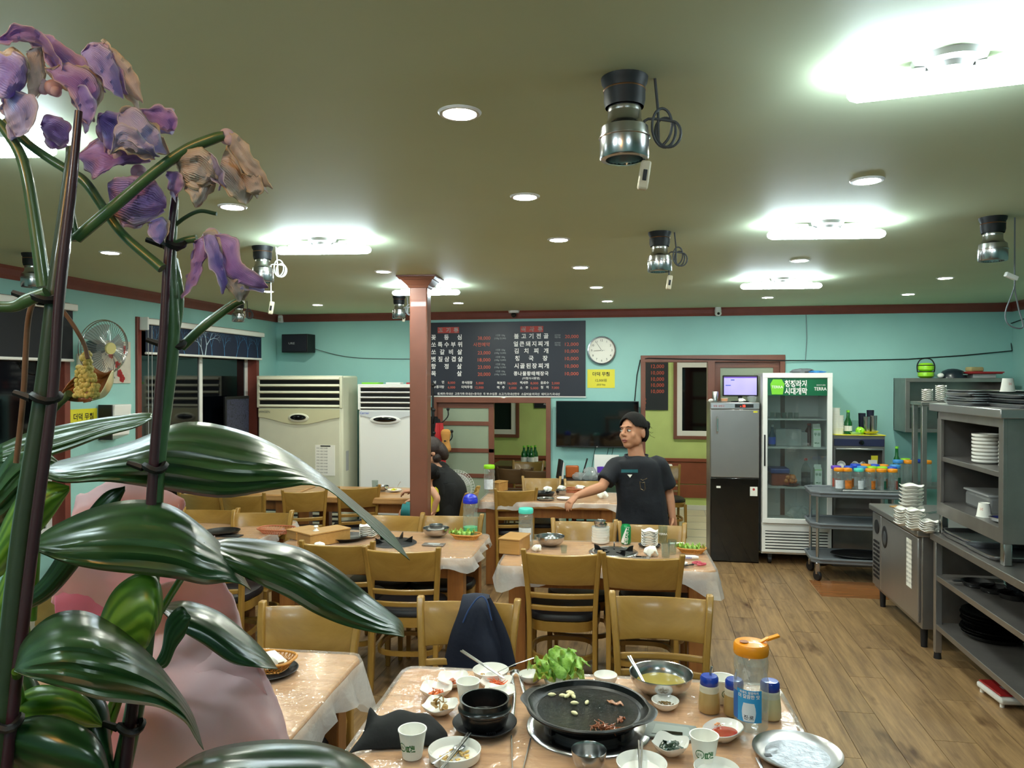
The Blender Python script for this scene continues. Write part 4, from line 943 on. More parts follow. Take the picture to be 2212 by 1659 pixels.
# things on top of it
def on(px, py, Y, z): p = at(px, py, Y=Y); return (p.x, Y, z)
m = thing('monitor', 'small monitor with a pale lilac screen on top of the steel fridge', 'monitor', on(1599, 860, YF + .12, zt), R(-4)); 
MB().box(-.17, .17, 0, .03, .055, .265).build('casing', M['black'], m, bev=.008)
n = NT('lilac'); n.b.inputs['Base Color'].default_value = lin('#000000'); v = n.coord((1, 1, 1)); n.l(n.ramp(n.noise(v, 2.5, 2), [(.35, '#a9a4f2'), (.6, '#cfc6ff')]), n.b.inputs['Emission Color']); n.b.inputs['Emission Strength'].default_value = .8
sc_ = MB().box(-.155, .155, -.002, 0, .07, .25).build('screen', n.m, m, smooth=False)
MB().box(-.155, .155, -.003, -.002, .238, .25).build('toolbar', M['purple'], sc_, smooth=False); MB().box(-.09, -.055, -.003, -.002, .213, .222).build('icon', M['blue'], sc_, smooth=False); MB().box(-.14, -.09, -.003, -.002, .16, .168).build('icon', M['blue'], sc_, smooth=False)
MB().box(-.02, .02, .01, .03, .0, .06).build('neck', M['black'], m); MB().lathe([(0, 0), (.09, 0), (.09, .008), (0, .014)], 24).build('stand', M['black'], m)
t = thing('tumbler', 'steel tumbler on the left of the steel fridge top', 'tumbler', on(1545, 868, YF + .08, zt)); MB().lathe([(.0001, 0), (.028, 0), (.03, .1), (.027, .105), (.0001, .105)], 20).build('tumbler_body', M['steel'], t)
t = thing('food_tub', 'small tub of orange paste on the steel fridge top', 'tub', on(1565, 868, YF + .07, zt)); MB().lathe([(.0001, 0), (.03, 0), (.037, .04), (.034, .04), (.028, .01), (.0001, .008)], 20).build('tub_body', film('tubf', '#ffffff', .3), t); MB().lathe([(.0001, .034), (.033, .034), (.03, .01)], 18).build('paste', M['orange'], t)
crumple('tissue', 'crumpled white tissue before the monitor on the steel fridge', 'tissue', on(1602, 868, YF + .05, zt), .035, M['paper'], 7, .6)
crumple('tissue', 'crumpled white tissue at the left edge of the steel fridge top', 'tissue', on(1536, 868, YF + .06, zt), .025, M['paper'], 8, .7)
t = thing('food_tub', 'clear tub at the right end of the steel fridge top', 'tub', on(1624, 868, YF + .09, zt)); MB().lathe([(.0001, 0), (.035, 0), (.045, .05), (.046, .054), (.02, .06), (.0001, .06)], 20).build('tub_body', film('tubg', '#e2f2e8', .35), t)
# ---- glass door fridge
x0, x1, zt = at(1646, 1000, Y=YF - .02).x, at(1796, 1000, Y=YF - .02).x, at(1720, 806, Y=YF - .02).z
g = thing('display_fridge', 'white glass door display fridge with a green banner', 'refrigerator', ((x0 + x1) / 2, YF - .02, 0)); h = (x1 - x0) / 2; dp = .5
b = MB(); b.box(-h, -h + .02, 0, dp, .12, zt); b.box(h - .02, h, 0, dp, .12, zt); b.box(-h, h, 0, dp, zt - .03, zt); b.box(-h, h, 0, dp, .36, .40); b.box(-h, h, dp - .02, dp, .12, zt); b.box(-h, h, .03, dp, .10, .14)
b.build('cabinet', M['white'], g, smooth=False, bev=.003)
z0 = .41; e = .045
b = MB(); b.box(-h, -h + e, -.04, -.002, z0, zt); b.box(h - e, h, -.04, -.002, z0, zt); b.box(-h, h, -.04, -.002, z0, z0 + e); b.box(-h, h, -.04, -.002, zt - .045, zt)
dd = b.build('door', M['white'], g, smooth=False, bev=.004)
MB().box(-h + e, h - e, -.025, -.018, z0 + e, zt - .045).build('pane', M['glass'], dd, smooth=False)
MB().box(-h + .012, -h + .026, -.05, -.038, z0 + .55, z0 + .85).build('door_handle', M['black'], dd, bev=.003)
bz0, bz1 = zt - .215, zt - .05
MB().box(-h + e - .005, h - e + .005, -.032, -.026, bz0, bz1).build('banner', mat('banner', '#12603f', .35, var=.25, vs=5), dd, smooth=False)
q = MB(); FX = TR(0, -.0335, 0); q.text('청정라거', -.115, bz0 + .088, .07, 'l', .03, FX, sx=.8); q.text('시대개막', -.115, bz0 + .016, .07, 'l', .03, FX, sx=.8); q.text('TERRA', h - e - .008, bz0 + .05, .044, 'r', .015, FX, sx=.85); q.text('청정라거-테라', h - e - .018, bz0 + .095, .014, 'r', .005, FX)
q.build('lettering', M['inkw'], dd, smooth=False)
b = MB(); b.prism([(-.05, -.07), (.05, -.07), (.065, .03), (.04, .075), (-.04, .075), (-.065, .03)], .002, TR(-h + e + .09, -.033, bz0 + .08, pi / 2)); b.build('bottle_print', M['green'], dd, smooth=False)
q = MB(); q.text('TERRA', -h + e + .09, bz0 + .07, .035, 'c', .012, TR(0, -.0362, 0)); q.build('lettering', M['inkw'], dd, smooth=False)
b = MB(); b.box(-h + .02, h - .02, .01, .02, .135, .36); b.build('grille_back', M['dgrey'], g, smooth=False)
b = MB(); b.box(-h, h, -.01, .02, .33, .38); b.box(-h, h, -.01, .02, .125, .15); b.box(-h, -h + .03, -.01, .02, .125, .38); b.box(h - .03, h, -.01, .02, .125, .38); b.build('grille_frame', M['white'], g, smooth=False, bev=.003)
for i in range(6): MB().box(-h + .03, h - .03, -.012, .012, .165 + i * .028, .18 + i * .028).build('grille_slat', M['white'], g, smooth=False, bev=.002)
for sx in (-1, 1):
    for y in (.06, .42): MB().lathe([(.0001, -.015), (.035, -.015), (.035, .015), (.0001, .015)], 16, TR(sx * (h - .08), y, .04, 0, pi / 2, 0)).box(sx * (h - .08) - .018, sx * (h - .08) + .018, y - .02, y + .02, .05, .11).build('caster', M['dark'], g)
shz = [at(1720, yy, Y=YF + .1).z for yy in (904, 965, 1050)]
for zz in shz: MB().box(-h + .02, h - .02, .02, dp - .03, zz - .012, zz).build('shelf', M['lgrey'], g, smooth=False)
gl_ = MB().box(h - .028, h - .022, .03, .04, .45, zt - .22).build('light_strip', mat('strip', '#dfe8ff', emit=1.2), g)
GX, GY = g.location.x, g.location.y
def ing(px, sh, dy=.16): return (at(px, 900, Y=GY + dy).x, GY + dy, shz[sh] + .0005)
def jug(name, text, cat, loc, prof, m, cm_=None, capm=None, n=20, group=None, labelm=None, lr=None, s=1):
    t = thing(name, text, cat, loc, 0, group); MB().lathe(prof, n).build('body', m, t)
    if capm: r, z = prof[-1][0] if prof[-1][0] > .002 else prof[-2][0], prof[-1][1]; MB().lathe([(.0001, z - .001), (r * 1.15, z - .001), (r * 1.15, z + .02), (.0001, z + .02)], 14).build('cap', capm, t)
    if labelm and lr: MB().lathe([(lr[0], lr[1]), (lr[0], lr[2])], n, cap=False).build('label', labelm, t)
    t.scale = (s, s, s); return t
jug('glass_bottle', 'blue glass bottle on the second shelf inside the display fridge', 'bottle', ing(1668, 1), [(.0001, 0), (.033, 0), (.035, .01), (.035, .1), (.013, .15), (.013, .19)], mat('bluegl', '#1c3a52', .12, coat=.5), capm=M['steel'], labelm=M['blue'], lr=(.0355, .02, .09))
def carton(text, loc, s=1):
    t = thing('milk_carton', text, 'carton', loc, R(5)); b = MB(); b.box(-.035, .035, -.035, .035, 0, .17); b._add([(-.035, -.035, .17), (.035, -.035, .17), (.035, .035, .17), (-.035, .035, .17), (-.035, 0, .205), (.035, 0, .205)], [(0, 1, 5, 4), (2, 3, 4, 5), (1, 2, 5), (3, 0, 4)]); b.box(-.035, .035, -.003, .003, .203, .222)
    b.build('carton_body', mat('carton', '#dfe8dc', .5) if 'carton' not in bpy.data.materials else bpy.data.materials['carton'], t, smooth=False); q = MB(); q.text('우유', 0, .11, .035, 'c', .02, TR(0, -.0355, 0)); q.text('MILK', 0, .03, .022, 'c', .02, TR(0, -.0355, 0)); q.build('lettering', M['inkgr'], t, smooth=False)
    MB().box(-.0352, .0352, -.0356, -.0351, .165, .172).build('band', M['green'], t); t.scale = (s, s, s)
carton('white and green carton on the second shelf of the display fridge', ing(1763, 1), 1.0); carton('white and green carton on the third shelf of the display fridge', ing(1766, 2), .95)
jug('soy_bottle', 'large bottle of dark sauce on the third shelf of the display fridge', 'bottle', ing(1741, 2), [(.0001, 0), (.042, 0), (.044, .01), (.044, .16), (.03, .2), (.014, .225), (.014, .25)], film('pet', '#cfd8d6', .08), capm=M['red']); jug('sauce_fill', 'dark sauce standing in the large bottle of the display fridge', 'sauce', (ing(1741, 2)[0], ing(1741, 2)[1], shz[2] + .002), [(.0001, 0), (.04, 0), (.04, .13), (.0001, .13)], M['black'])['kind'] = 'stuff'
o = MB().box(-.085, .085, -.1, .1, 0, .12).build('container_box', mat('brick', '#8a3d26', .4), bev=.012); place(o, ing(1683, 2, .2)); tag(o, 'red brown food box on the third shelf of the display fridge', 'box')
o = MB().box(-.09, .09, -.11, .11, 0, .05).build('container_lid_box', mat('lidb', '#3c4a8a', .4), bev=.012); place(o, (ing(1683, 2)[0], ing(1683, 2, .2)[1], shz[2] + .121)); tag(o, 'blue lidded box on top of the red brown box in the display fridge', 'box')
for i, (dx, w_) in enumerate(((1700, .12), (1722, .08))):
    o = MB().box(-w_, w_, -.1, .1, 0, .17 - .03 * i).build('container_box', film('cbx' + str(i), '#dfe6ea', .4), bev=.012); place(o, ing(dx, 1, .22 + .02 * i)); tag(o, ('wide' if i == 0 else 'narrow') + ' translucent food box on the second shelf of the display fridge', 'box')
o = jug('red_bottle', 'dark red bottle behind the carton on the second display shelf', 'bottle', ing(1748, 1, .3), [(.0001, 0), (.04, 0), (.04, .14), (.02, .18), (.016, .2)], mat('wine', '#5a1a1c', .3), capm=M['red'])
for i in range(7):
    o = MB().ball((0, 0, .03), .03, 10, 7).build('onion', mat('onion', '#c0763a', .45, var=.2, vs=20) if i == 0 else bpy.data.materials['onion'])
    q = ing(1698 + 6 * (i % 4) + 3 * (i // 4), 2, .12 + .02 * (i % 2)); place(o, (q[0], q[1], shz[2] + .02 + .035 * (i // 4))); tag(o, 'orange onion in the plate on the third shelf of the display fridge', 'onion', 'onions in the display fridge')
q = ing(1708, 2, .13); o = MB().lathe([(.0001, 0), (.06, .0), (.085, .018), (.08, .018), (.06, .006), (.0001, .004)], 24).build('plate', mat('clay', '#7a3522', .4)); place(o, (q[0], q[1], shz[2] + .0005)); tag(o, 'red brown plate with onions in the display fridge', 'plate')
for i in range(10):
    t = MB().lathe([(.0001, .0), (.02, 0), (.024, .055), (.022, .055), (.018, .004), (.0001, .003)], 14).build('glass_cup', M['glass']); q = ing(1668 + (i % 5) * 13, 0, .1 + .09 * (i // 5)); place(t, q); tag(t, 'clear glass on the top display shelf, %s from left in the %s row' % (['first', 'second', 'third', 'fourth', 'fifth'][i % 5], ['front', 'rear'][i // 5]), 'glass', 'clear glasses on the top shelf of the display fridge')
crumple('plastic_bag', 'clear plastic bag lying at the bottom of the display fridge', 'bag', (ing(1735, 0)[0], GY + .2, .41), .12, film('bagf3', '#f0f4f4', .3, .8, .15), 9, .6)
crumple('cloth_heap', 'grey folded cloth lying on top of the display fridge', 'cloth', (GX + .1, GY + .2, zt), .12, M['grey'], 4, .22); crumple('cloth_heap', 'blue rag sticking out on top of the display fridge', 'cloth', (GX + .2, GY + .12, zt), .07, M['sky'], 6, .2)
o = MB().box(-.015, .015, -.02, .02, -.04, .04).build('orange_tag', M['orange'], bev=.004); p = bk(1803, 837, YF + .3); place(o, (GX + h + .016, YF + .3, p.z)); tag(o, 'small orange switch box on the right side of the display fridge', 'switch box')

# ================================================================ steriliser cabinet, cart
xs0, xs1 = at(1800, 1000, Y=7.62).x, at(1911, 1000, Y=7.62).x; zs = at(1850, 941, Y=7.62).z
st = thing('steriliser_cabinet', 'dark steel cabinet with a dial right of the display fridge', 'cabinet', ((xs0 + xs1) / 2, 7.62, 0)); h = (xs1 - xs0) / 2
b = MB(); b.box(-h, -h + .02, 0, .4, 0, zs); b.box(h - .02, h, 0, .4, 0, zs); b.box(-h, h, .38, .4, 0, zs); b.box(-h, h, 0, .4, zs - .12, zs); b.box(-h, h, 0, .4, .88, .9); b.box(-h, h, 0, .4, .0, .5); b.build('cabinet_shell', M['steeld'], st, smooth=False, bev=.003)
pb = MB().box(-h + .005, h - .005, -.012, 0, zs - .1, zs - .03).build('control_panel', mat('ctlblue', '#252b4a', .4), st, bev=.004); MB().lathe([(.0001, .02), (.02, .018), (.024, 0)], 20, TR(.02, -.012, zs - .065, pi / 2)).build('dial', M['blackgl'], pb)
MB().box(-h + .02, h - .02, -.03, .0, zs - .135, zs - .12).build('door_rail', M['alu'], st, bev=.003)
CX, CY = st.location.x, 7.62
o = MB().box(-h + .01, h + .01, -.01, .36, 0, .008).build('table_mat', M['yellow'], bev=.003); place(o, (CX, CY, zs)); tag(o, 'yellow mat on top of the dark steel cabinet', 'mat'); zs += .008
def cupstack(text, px, n, cat='cup', s=1):
    t = thing('paper_cup_stack', text, 'cup stack', (at(px, 900, Y=CY + .1).x, CY + .1, zs)); 
    for i in range(n): MB().lathe([(.028, .0), (.036, .055), (.038, .055), (.038, .06), (.034, .06), (.026, .003), (.0001, .002)], 16, TR(0, 0, i * .024 * s)).build('cup', M['paper'], t)
cupstack('tall stack of paper cups at the left on the dark cabinet', 1806, 9); cupstack('shorter stack of paper cups on the dark cabinet', 1814, 6)
jug('glass_bottle', 'green bottle on the dark steel cabinet between cups', 'bottle', (at(1832, 900, Y=CY + .1).x, CY + .1, zs), [(.0001, 0), (.036, 0), (.036, .11), (.016, .16), (.014, .21)], M['greenbottle'], capm=M['green'], labelm=M['paper'], lr=(.0365, .03, .08))
for i, (px, m, hh) in enumerate(((1862, 'blue', .2), (1872, 'steel', .17), (1880, 'blue', .23), (1886, 'steel', .18))): jug('tumbler', ['left blue', 'left steel', 'tallest blue', 'right steel'][i] + ' tumbler among those on the dark cabinet', 'tumbler', (at(px, 900, Y=CY + .16 - .04 * (i % 2)).x, CY + .16 - .05 * (i % 2), zs), [(.0001, 0), (.028, 0), (.033, hh), (.03, hh), (.0001, hh - .005)], M['navy'] if m == 'blue' else M['steel'])
jug('glass_cup', 'clear beaker beside the green bottle on the dark cabinet', 'glass', (at(1846, 900, Y=CY + .15).x, CY + .15, zs), [(.0001, 0), (.03, 0), (.036, .13)], M['glass'])
crumple('lime_sponge', 'lime green sponge beside the tumblers on the dark cabinet', 'sponge', (at(1857, 900, Y=CY + .06).x, CY + .06, zs), .04, M['lime2'], 2, 1.0)
for i, (px, m, r_) in enumerate(((1850, 'sky', .06), (1880, 'yellow', .075))): o = MB().lathe([(.0001, 0), (r_ * .7, 0), (r_, .022), (r_ * .95, .022), (r_ * .65, .005), (.0001, .004)], 24).build('plate', M[m] if m == 'yellow' else mat('pgreen', '#a9d6b8', .4)); place(o, (at(px, 900, Y=CY + .05 + .01 * i).x, CY + .06, zs + .0 + .012 * i)); tag(o, ['pale green', 'yellow'][i] + ' plastic plate on top of the dark cabinet', 'plate')
zi = .905
for i, px in enumerate((1815, 1842, 1858)): 
    t = thing('ladle_bowl', ['left', 'middle', 'right'][i] + ' curled white cup inside the dark cabinet', 'cup', (at(px, 1000, Y=CY + .12).x, CY + .12, zi)); MB().lathe([(.02, 0), (.035, .01), (.04, .05), (.036, .05), (.03, .012), (.0001, .008)], 18, TR(0, 0, .04, R(60), 0, .5 * i)).build('cup', M['white'], t)
o = MB().box(-.04, .04, -.003, .003, 0, .12).build('note_card', M['paper'], bev=.001); place(o, (at(1885, 1000, Y=CY + .02).x, CY + .02, zi)); tag(o, 'white card standing inside the dark cabinet', 'card')
o = MB().box(-.03, .03, -.003, .003, 0, .16).build('note_card', M['yellow'], bev=.001); place(o, (at(1889, 1000, Y=CY + .04).x, CY + .04, zi)); tag(o, 'yellow card behind the white one inside the dark cabinet', 'card')
# grey three-shelf cart
p0 = at(1752, 1058, z=.78); p1 = at(1762, 1236, z=.0)
ct = thing('utility_cart', 'grey plastic three shelf cart on casters before the dark cabinet', 'cart', (p0.x + .33, 7.22, 0), R(-2)); hx, hy = .36, .22
for i, zz in enumerate((.16, .47, .75)):
    b = MB(); b.prism([(-hx + .06, -hy), (hx, -hy), (hx, hy), (-hx + .06, hy), (-hx, hy - .06), (-hx, -hy + .06)], .035, z0=zz); b.build('shelf', M['grey'], ct, smooth=False, bev=.008)
    b = MB(); b.tube([(-hx + .06, -hy, zz + .04), (hx, -hy, zz + .04), (hx, hy, zz + .04), (-hx + .06, hy, zz + .04), (-hx, hy - .06, zz + .04), (-hx, -hy + .06, zz + .04)], .012, 8, closed=True); b.build('shelf_rim', M['grey'], ct)
for x, y in ((-hx + .05, -hy + .04), (-hx + .05, hy - .04), (hx - .05, -hy + .04), (hx - .05, hy - .04)):
    MB().tube([(x, y, .16), (x, y, .78)], .014, 10).build('post', M['alu'], ct)
    c = MB().lathe([(.0001, -.014), (.042, -.014), (.045, -.008), (.045, .008), (.042, .014), (.0001, .014)], 20, TR(x, y, .046, 0, pi / 2, .5)).build('caster', M['dark'], ct); MB().box(x - .02, x + .02, y - .02, y + .02, .06, .165).build('caster_fork', M['steel'], c, bev=.006)
t = thing('tray', 'black oval tray standing on the lowest shelf of the grey cart', 'tray', (p0.x + .4, 7.18, .205)); MB().lathe([(.0001, .0), (.2, 0), (.25, .02), (.245, .024), (.2, .006), (.0001, .005)], 32).build('tray_body', M['dark'], t); t.scale = (1, .7, 1)
# steel tray with lidded water bottles
ty = 7.2; tz = .80
def tp(px, py=1045): p = at(px, py, z=tz + .03); return p
tr = thing('steel_tray', 'steel tray full of colourful capped bottles on the grey cart', 'tray', ((at(1800, 1000, Y=ty).x + at(1965, 1000, Y=ty).x) / 2, ty, .795)); 
MB().box(-.28, .28, -.19, .19, 0, .006).build('tray_base', M['alu'], tr); b = MB(); b.tube([(-.28, -.19, .02), (.28, -.19, .02), (.28, .19, .02), (-.28, .19, .02)], .008, 6, closed=True); b.build('tray_rim', M['alu'], tr)
def waterbottle(label_text, loc, capm, labm=None, fill=None, spout=False, s=1, cat='bottle', group=None, wp='body', rz=0, lettering=None, big=False):
    t = thing('water_bottle', label_text, cat, loc, rz, group)
    MB().lathe([(.0001, .002), (.036, .0), (.041, .006), (.042, .07), (.042, .12), (.039, .135), (.0415, .15), (.042, .165), (.039, .178), (.035, .186)], 28, cap=False).build('bottle_body', M['clear'], t)
    MB().lathe([(.037, .183), (.0415, .184), (.0425, .19), (.0425, .205), (.039, .211), (.02, .214), (.0001, .214)], 28).build('cap', capm, t)
    if labm: MB().grid(14, 2, lambda u, v: (.0424 * cos(-pi / 2 + (u - .5) * 1.9), .0424 * sin(-pi / 2 + (u - .5) * 1.9), .03 + .075 * v)).build('label', labm, t)
    if fill: MB().lathe([(.0001, .004), (.039, .006), (.04, fill[1]), (.0001, fill[1])], 24).build('drink', fill[0], t)
    t.scale = (s, s, s); return t
M['lab_w'] = mat('labw', '#dfe6ee', .5, var=.15, vs=40); M['lab_o'] = mat('labo', '#c9701e', .5, var=.3, vs=30); M['lab_g'] = mat('labg', '#1d5a44', .5, var=.3, vs=30); M['lab_b'] = mat('labb', '#2a6fb8', .5, var=.2, vs=30); M['lab_r'] = mat('labr', '#a53a20', .5, var=.3, vs=30)
caps = {'orange': 'orange', 'navy': 'blue', 'green': 'lime2', 'aqua': 'aqua', 'sky': 'sky', 'purple': 'purple'}
row1 = [(1812, 'orange', 'lab_w'), (1830, 'orange', 'lab_o'), (1855, 'aqua', 'lab_w'), (1880, 'orange', 'lab_o'), (1904, 'orange', 'lab_g'), (1928, 'orange', 'lab_r')]
row2 = [(1806, 'purple', 'lab_r'), (1834, 'navy', 'lab_o'), (1862, 'sky', 'lab_w'), (1884, 'green', 'lab_w'), (1906, 'green', 'lab_o'), (1926, 'navy', 'lab_w')]
row3 = [(1848, 'navy', 'lab_w'), (1870, 'orange', 'lab_w'), (1890, 'navy', 'lab_o'), (1908, 'orange', 'lab_w'), (1934, 'sky', 'lab_g')]
ordn = ['first', 'second', 'third', 'fourth', 'fifth', 'sixth']
for ri, row in enumerate((row1, row2, row3)):
    for i, (px, cp_, lb_) in enumerate(row):
        y = 7.06 + .1 * ri; waterbottle('%s capped bottle, %s from left in the %s row of the steel tray' % (cp_, ordn[i], ['front', 'middle', 'rear'][ri]), (at(px, 1000, Y=y).x, y, .801), M[caps[cp_]], M[lb_], s=.98 + .04 * ri, group='capped bottles on the steel tray', rz=.3 * i)
# bottles behind the undercounter fridge, on a shelf
bt = thing('side_table', 'low steel stand behind the undercounter fridge carrying bottles', 'table', (at(1968, 1000, Y=7.5).x + .1, 7.52, 0)); MB().box(-.25, .35, -.16, .2, .80, .82).build('top', M['steeld'], bt)
for sx in (-.22, .32):
    for sy in (-.17, .17): MB().box(sx - .015, sx + .015, sy - .015, sy + .015, 0, .8).build('leg', M['steeld'], bt)
for i, (px, cp_, y) in enumerate(((1940, 'sky', 7.46), (1963, 'orange', 7.45), (1957, 'green', 7.6), (1978, 'navy', 7.55), (2001, 'orange', 7.46))):
    waterbottle('%s capped tall bottle behind the stacked white dishes, %s from left' % (cp_, ordn[i]), (at(px, 1000, Y=y).x, y, .821), M[caps[cp_]], None, s=1.08, group='capped bottles on the steel stand')
jug('glass_bottle', 'green bottle on the steel stand behind the dish stacks', 'bottle', (at(1937, 1000, Y=7.62).x, 7.62, .821), [(.0001, 0), (.034, 0), (.034, .2), (.015, .25), (.013, .32)], M['greenbottle'], capm=M['green'])
# steel wall cabinet
yc = 7.74; a, b_ = at(1955, 817, Y=yc), at(2172, 936, Y=yc)
wc = thing('wall_cabinet', 'open dark steel cabinet hung high in the right corner', 'cabinet', (a.x, yc, b_.z)); w, hh = b_.x - a.x, a.z - b_.z
b = MB(); b.box(0, .02, 0, .34, 0, hh); b.box(w - .02, w, 0, .34, 0, hh); b.box(0, w, 0, .34, 0, .02); b.box(0, w, 0, .34, hh - .02, hh); b.box(0, w, .32, .34, 0, hh); b.build('cabinet_shell', M['steeld'], wc, smooth=False, bev=.002)
b = MB(); b.box(0, .04, -.015, 0, 0, hh); b.box(w - .04, w, -.015, 0, 0, hh); b.box(0, w, -.015, 0, 0, .035); b.box(0, w, -.015, 0, hh - .035, hh); b.build('front_frame', M['steeld'], wc, smooth=False, bev=.003); MB().box(.02, w - .02, .01, .32, hh * .46, hh * .46 + .02).build('shelf', M['steeld'], wc, smooth=False)
zc = a.z
t = thing('lunch_pail', 'lime green tiered lunch pail with a black handle on the wall cabinet', 'lunch pail', (at(2000, 810, Y=7.86).x, 7.86, zc)); 
for k in range(2): MB().lathe([(.0001, .0), (.045, 0), (.07, .02), (.072, .055), (.068, .062), (.0001, .062)], 24, TR(0, 0, .062 * k)).build('bowl', M['lime2'], t)
MB().lathe([(.07, .124), (.055, .145), (.0001, .15)], 24).build('lid', M['lime2'], t); 
for zz in (.062, .124): MB().lathe([(.0725, zz - .004), (.0745, zz), (.0725, zz + .004)], 24, cap=False).build('band', M['dark'], t)
MB().tube(cr([(-.075, 0, .06), (-.077, 0, .13), (-.04, 0, .185), (.04, 0, .185), (.077, 0, .13), (.075, 0, .06)], 18), .006, 6).build('handle', M['dark'], t)
t = thing('bowl', 'dark upturned wok lid beside the lunch pail on the wall cabinet', 'bowl', (at(2058, 810, Y=7.88).x, 7.88, zc)); MB().lathe([(.12, 0), (.115, .03), (.09, .07), (.04, .09), (.0001, .093)], 28).build('bowl_body', mat('dkblue', '#1b2530', .3, coat=.3), t); MB().box(.05, .09, -.11, -.09, .03, .04).build('handle', M['steel'], t)
o = MB().ball((0, 0, .025), (.03, .028, .025), 14, 9).build('white_bulb', M['white']); place(o, (at(2032, 810, Y=7.82).x, 7.82, zc)); tag(o, 'small white knob shaped lump before the dark wok lid', 'bulb')
t = thing('tray', 'dark red tray on the wall cabinet with a yellow sponge', 'tray', (at(2117, 810, Y=7.88).x, 7.88, zc)); MB().box(-.15, .15, -.12, .12, .04, .052).build('tray_body', M['red'], t, bev=.004); MB().box(-.16, .16, -.13, .13, .05, .062).build('tray_rim', M['red'], t, bev=.004); MB().box(-.1, .1, -.1, .1, 0, .04).build('grey_box', M['lgrey'], t, bev=.004)
o = MB().box(-.07, .07, -.04, .04, 0, .045).build('sponge', mat('spng', '#b9ac7a', .9, bump=.6, bs=80), bev=.012); place(o, (at(2105, 800, Y=7.88).x, 7.88, zc + .063), .3); tag(o, 'beige sponge on the dark red tray', 'sponge')
# ================================================================ undercounter fridge
UX0, UX1, UY0, UY1, UZ = 1.765, 2.32, 5.36, 6.42, .80
u = thing('undercounter_fridge', 'steel undercounter fridge with an oval handle recess, dish stacks on top', 'refrigerator', (UX0, UY0, 0)); L = UY1 - UY0; W_ = UX1 - UX0
MB().box(.02, W_, 0, L, .14, UZ - .045).build('body', M['steeld'], u, bev=.004); MB().box(-.02, W_ + .01, -.02, L + .02, UZ - .045, UZ).build('worktop', M['steelb'], u, bev=.008)
MB().box(0, .022, L * .0 + .03, L * .78, .17, UZ - .06).build('door', M['steelb'], u, bev=.008); sd = MB().box(.002, .022, L * .79, L - .01, .17, UZ - .06).build('side_panel', M['steelb'], u, bev=.004)
MB().ball((-.001, L * .69, .6), (.008, .065, .085), 24, 8).build('handle_recess', M['dark'], u); MB().ball((-.006, L * .675, .595), (.006, .04, .055), 18, 8).build('handle_cup', M['dgrey'], u); MB().lathe([(.0001, 0), (.055, 0), (.055, .004)], 28, TR(.001, L * .88, .64, 0, -pi / 2, 0)).build('vent_disc', M['dark'], u)
b = MB()
for i in range(9):
    for j in range(5): b.box(-.003, .0005, L * .82 + j * .03, L * .82 + j * .03 + .02, .24 + i * .034, .255 + i * .034)
b.build('vent_slots', M['dark'], u, smooth=False)['kind'] = 'stuff'
MB().box(-.002, 0, .14, .24, .37, .70).build('label', M['paper'], u, smooth=False); q = MB()
for i in range(9): q.text('냉장고 사용 주의', 0, 0, .018, 'l', 0, Matrix.Translation((-.003, .235, .66 - i * .033)) @ Matrix.Rotation(-pi / 2, 4, 'Z'))
q.build('lettering', M['ink'], u, smooth=False)
for x in (.06, W_ - .06):
    for y in (.08, L - .08): MB().lathe([(0, 0), (.02, 0), (.025, .14), (0, .14)], 12, TR(x, y, 0)).build('foot', M['dark'], u)
# stacks of oval/square white dishes
def wavydish(r, hgt, wob=.05, seed=0):
    def rf(a, k): return 1 + wob * cos(4 * a) * k + .01 * sin(3 * a + seed)
    return MB().lathe([(.0001, 0), (r * .6, 0), (r * .92, hgt * .7), (r, hgt), (r * .96, hgt + .002), (r * .88, hgt * .75), (r * .58, .004), (.0001, .004)], 24, rf=rf, zf=lambda a, k: (.006 * cos(4 * a) * (1 if .3 < k < .7 else .3)))
def stack(kind, px, py, zb, n, text_top, r, hgt, step, group, X=None):
    p = at(px, py, z=zb); lead = None; rnd = random.Random(int(px))
    for i in range(n):
        loc = (p.x + rnd.uniform(-.004, .004), p.y + rnd.uniform(-.004, .004), zb + step * i)
        if lead is None:
            lead = (wavydish(r, hgt, .05, px) if kind == 'wavy' else MB().lathe([(.0001, 0), (r * .72, 0), (r * .76, .003), (r, hgt * .4), (r, hgt), (r * .95, hgt), (r * .93, hgt * .45), (.0001, .006)], 28)).build('white_dish', M['ceram']); o = place(lead, loc, 0)
            tag(o, 'white dish, ' + nth(i, n) + ' of the ' + text_top, 'dish', group)
        else: o = dup(lead, loc, rnd.uniform(-.2, .2)); o['label'] = 'white dish, ' + nth(i, n) + ' of the ' + text_top
stack('wavy', 1968, 1118, UZ, 9, 'tall far stack on the undercounter fridge', .08, .026, .026, 'tall far dish stack on the undercounter fridge')
stack('wavy', 1951, 1134, UZ, 7, 'left near stack on the undercounter fridge', .06, .02, .016, 'left dish stack on the undercounter fridge')
stack('wavy', 1977, 1144, UZ, 8, 'middle near stack on the undercounter fridge', .06, .02, .016, 'middle dish stack on the undercounter fridge')
stack('wavy', 2005, 1150, UZ, 5, 'low right stack on the undercounter fridge', .055, .02, .014, 'right dish stack on the undercounter fridge')
p = at(1900, 1080, z=UZ); o = MB().box(-.1, .1, -.05, .05, 0, .008).build('cutting_board', M['birch'], bev=.003); place(o, (UX0 + .2, 6.28, UZ), .4); tag(o, 'thin wooden board at the far end of the undercounter fridge', 'board')
t = thing('tongs', 'steel tongs lying beside the wooden board on the undercounter fridge', 'tongs', (UX0 + .32, 6.0, UZ + .01), .6); MB().box(-.1, .1, .01, .02, 0, .006).build('arm', M['steel'], t, bev=.002); MB().box(-.1, .1, -.02, -.01, 0, .006).build('arm', M['steel'], t, bev=.002); MB().box(.09, .1, -.02, .02, 0, .02).build('hinge', M['steel'], t)
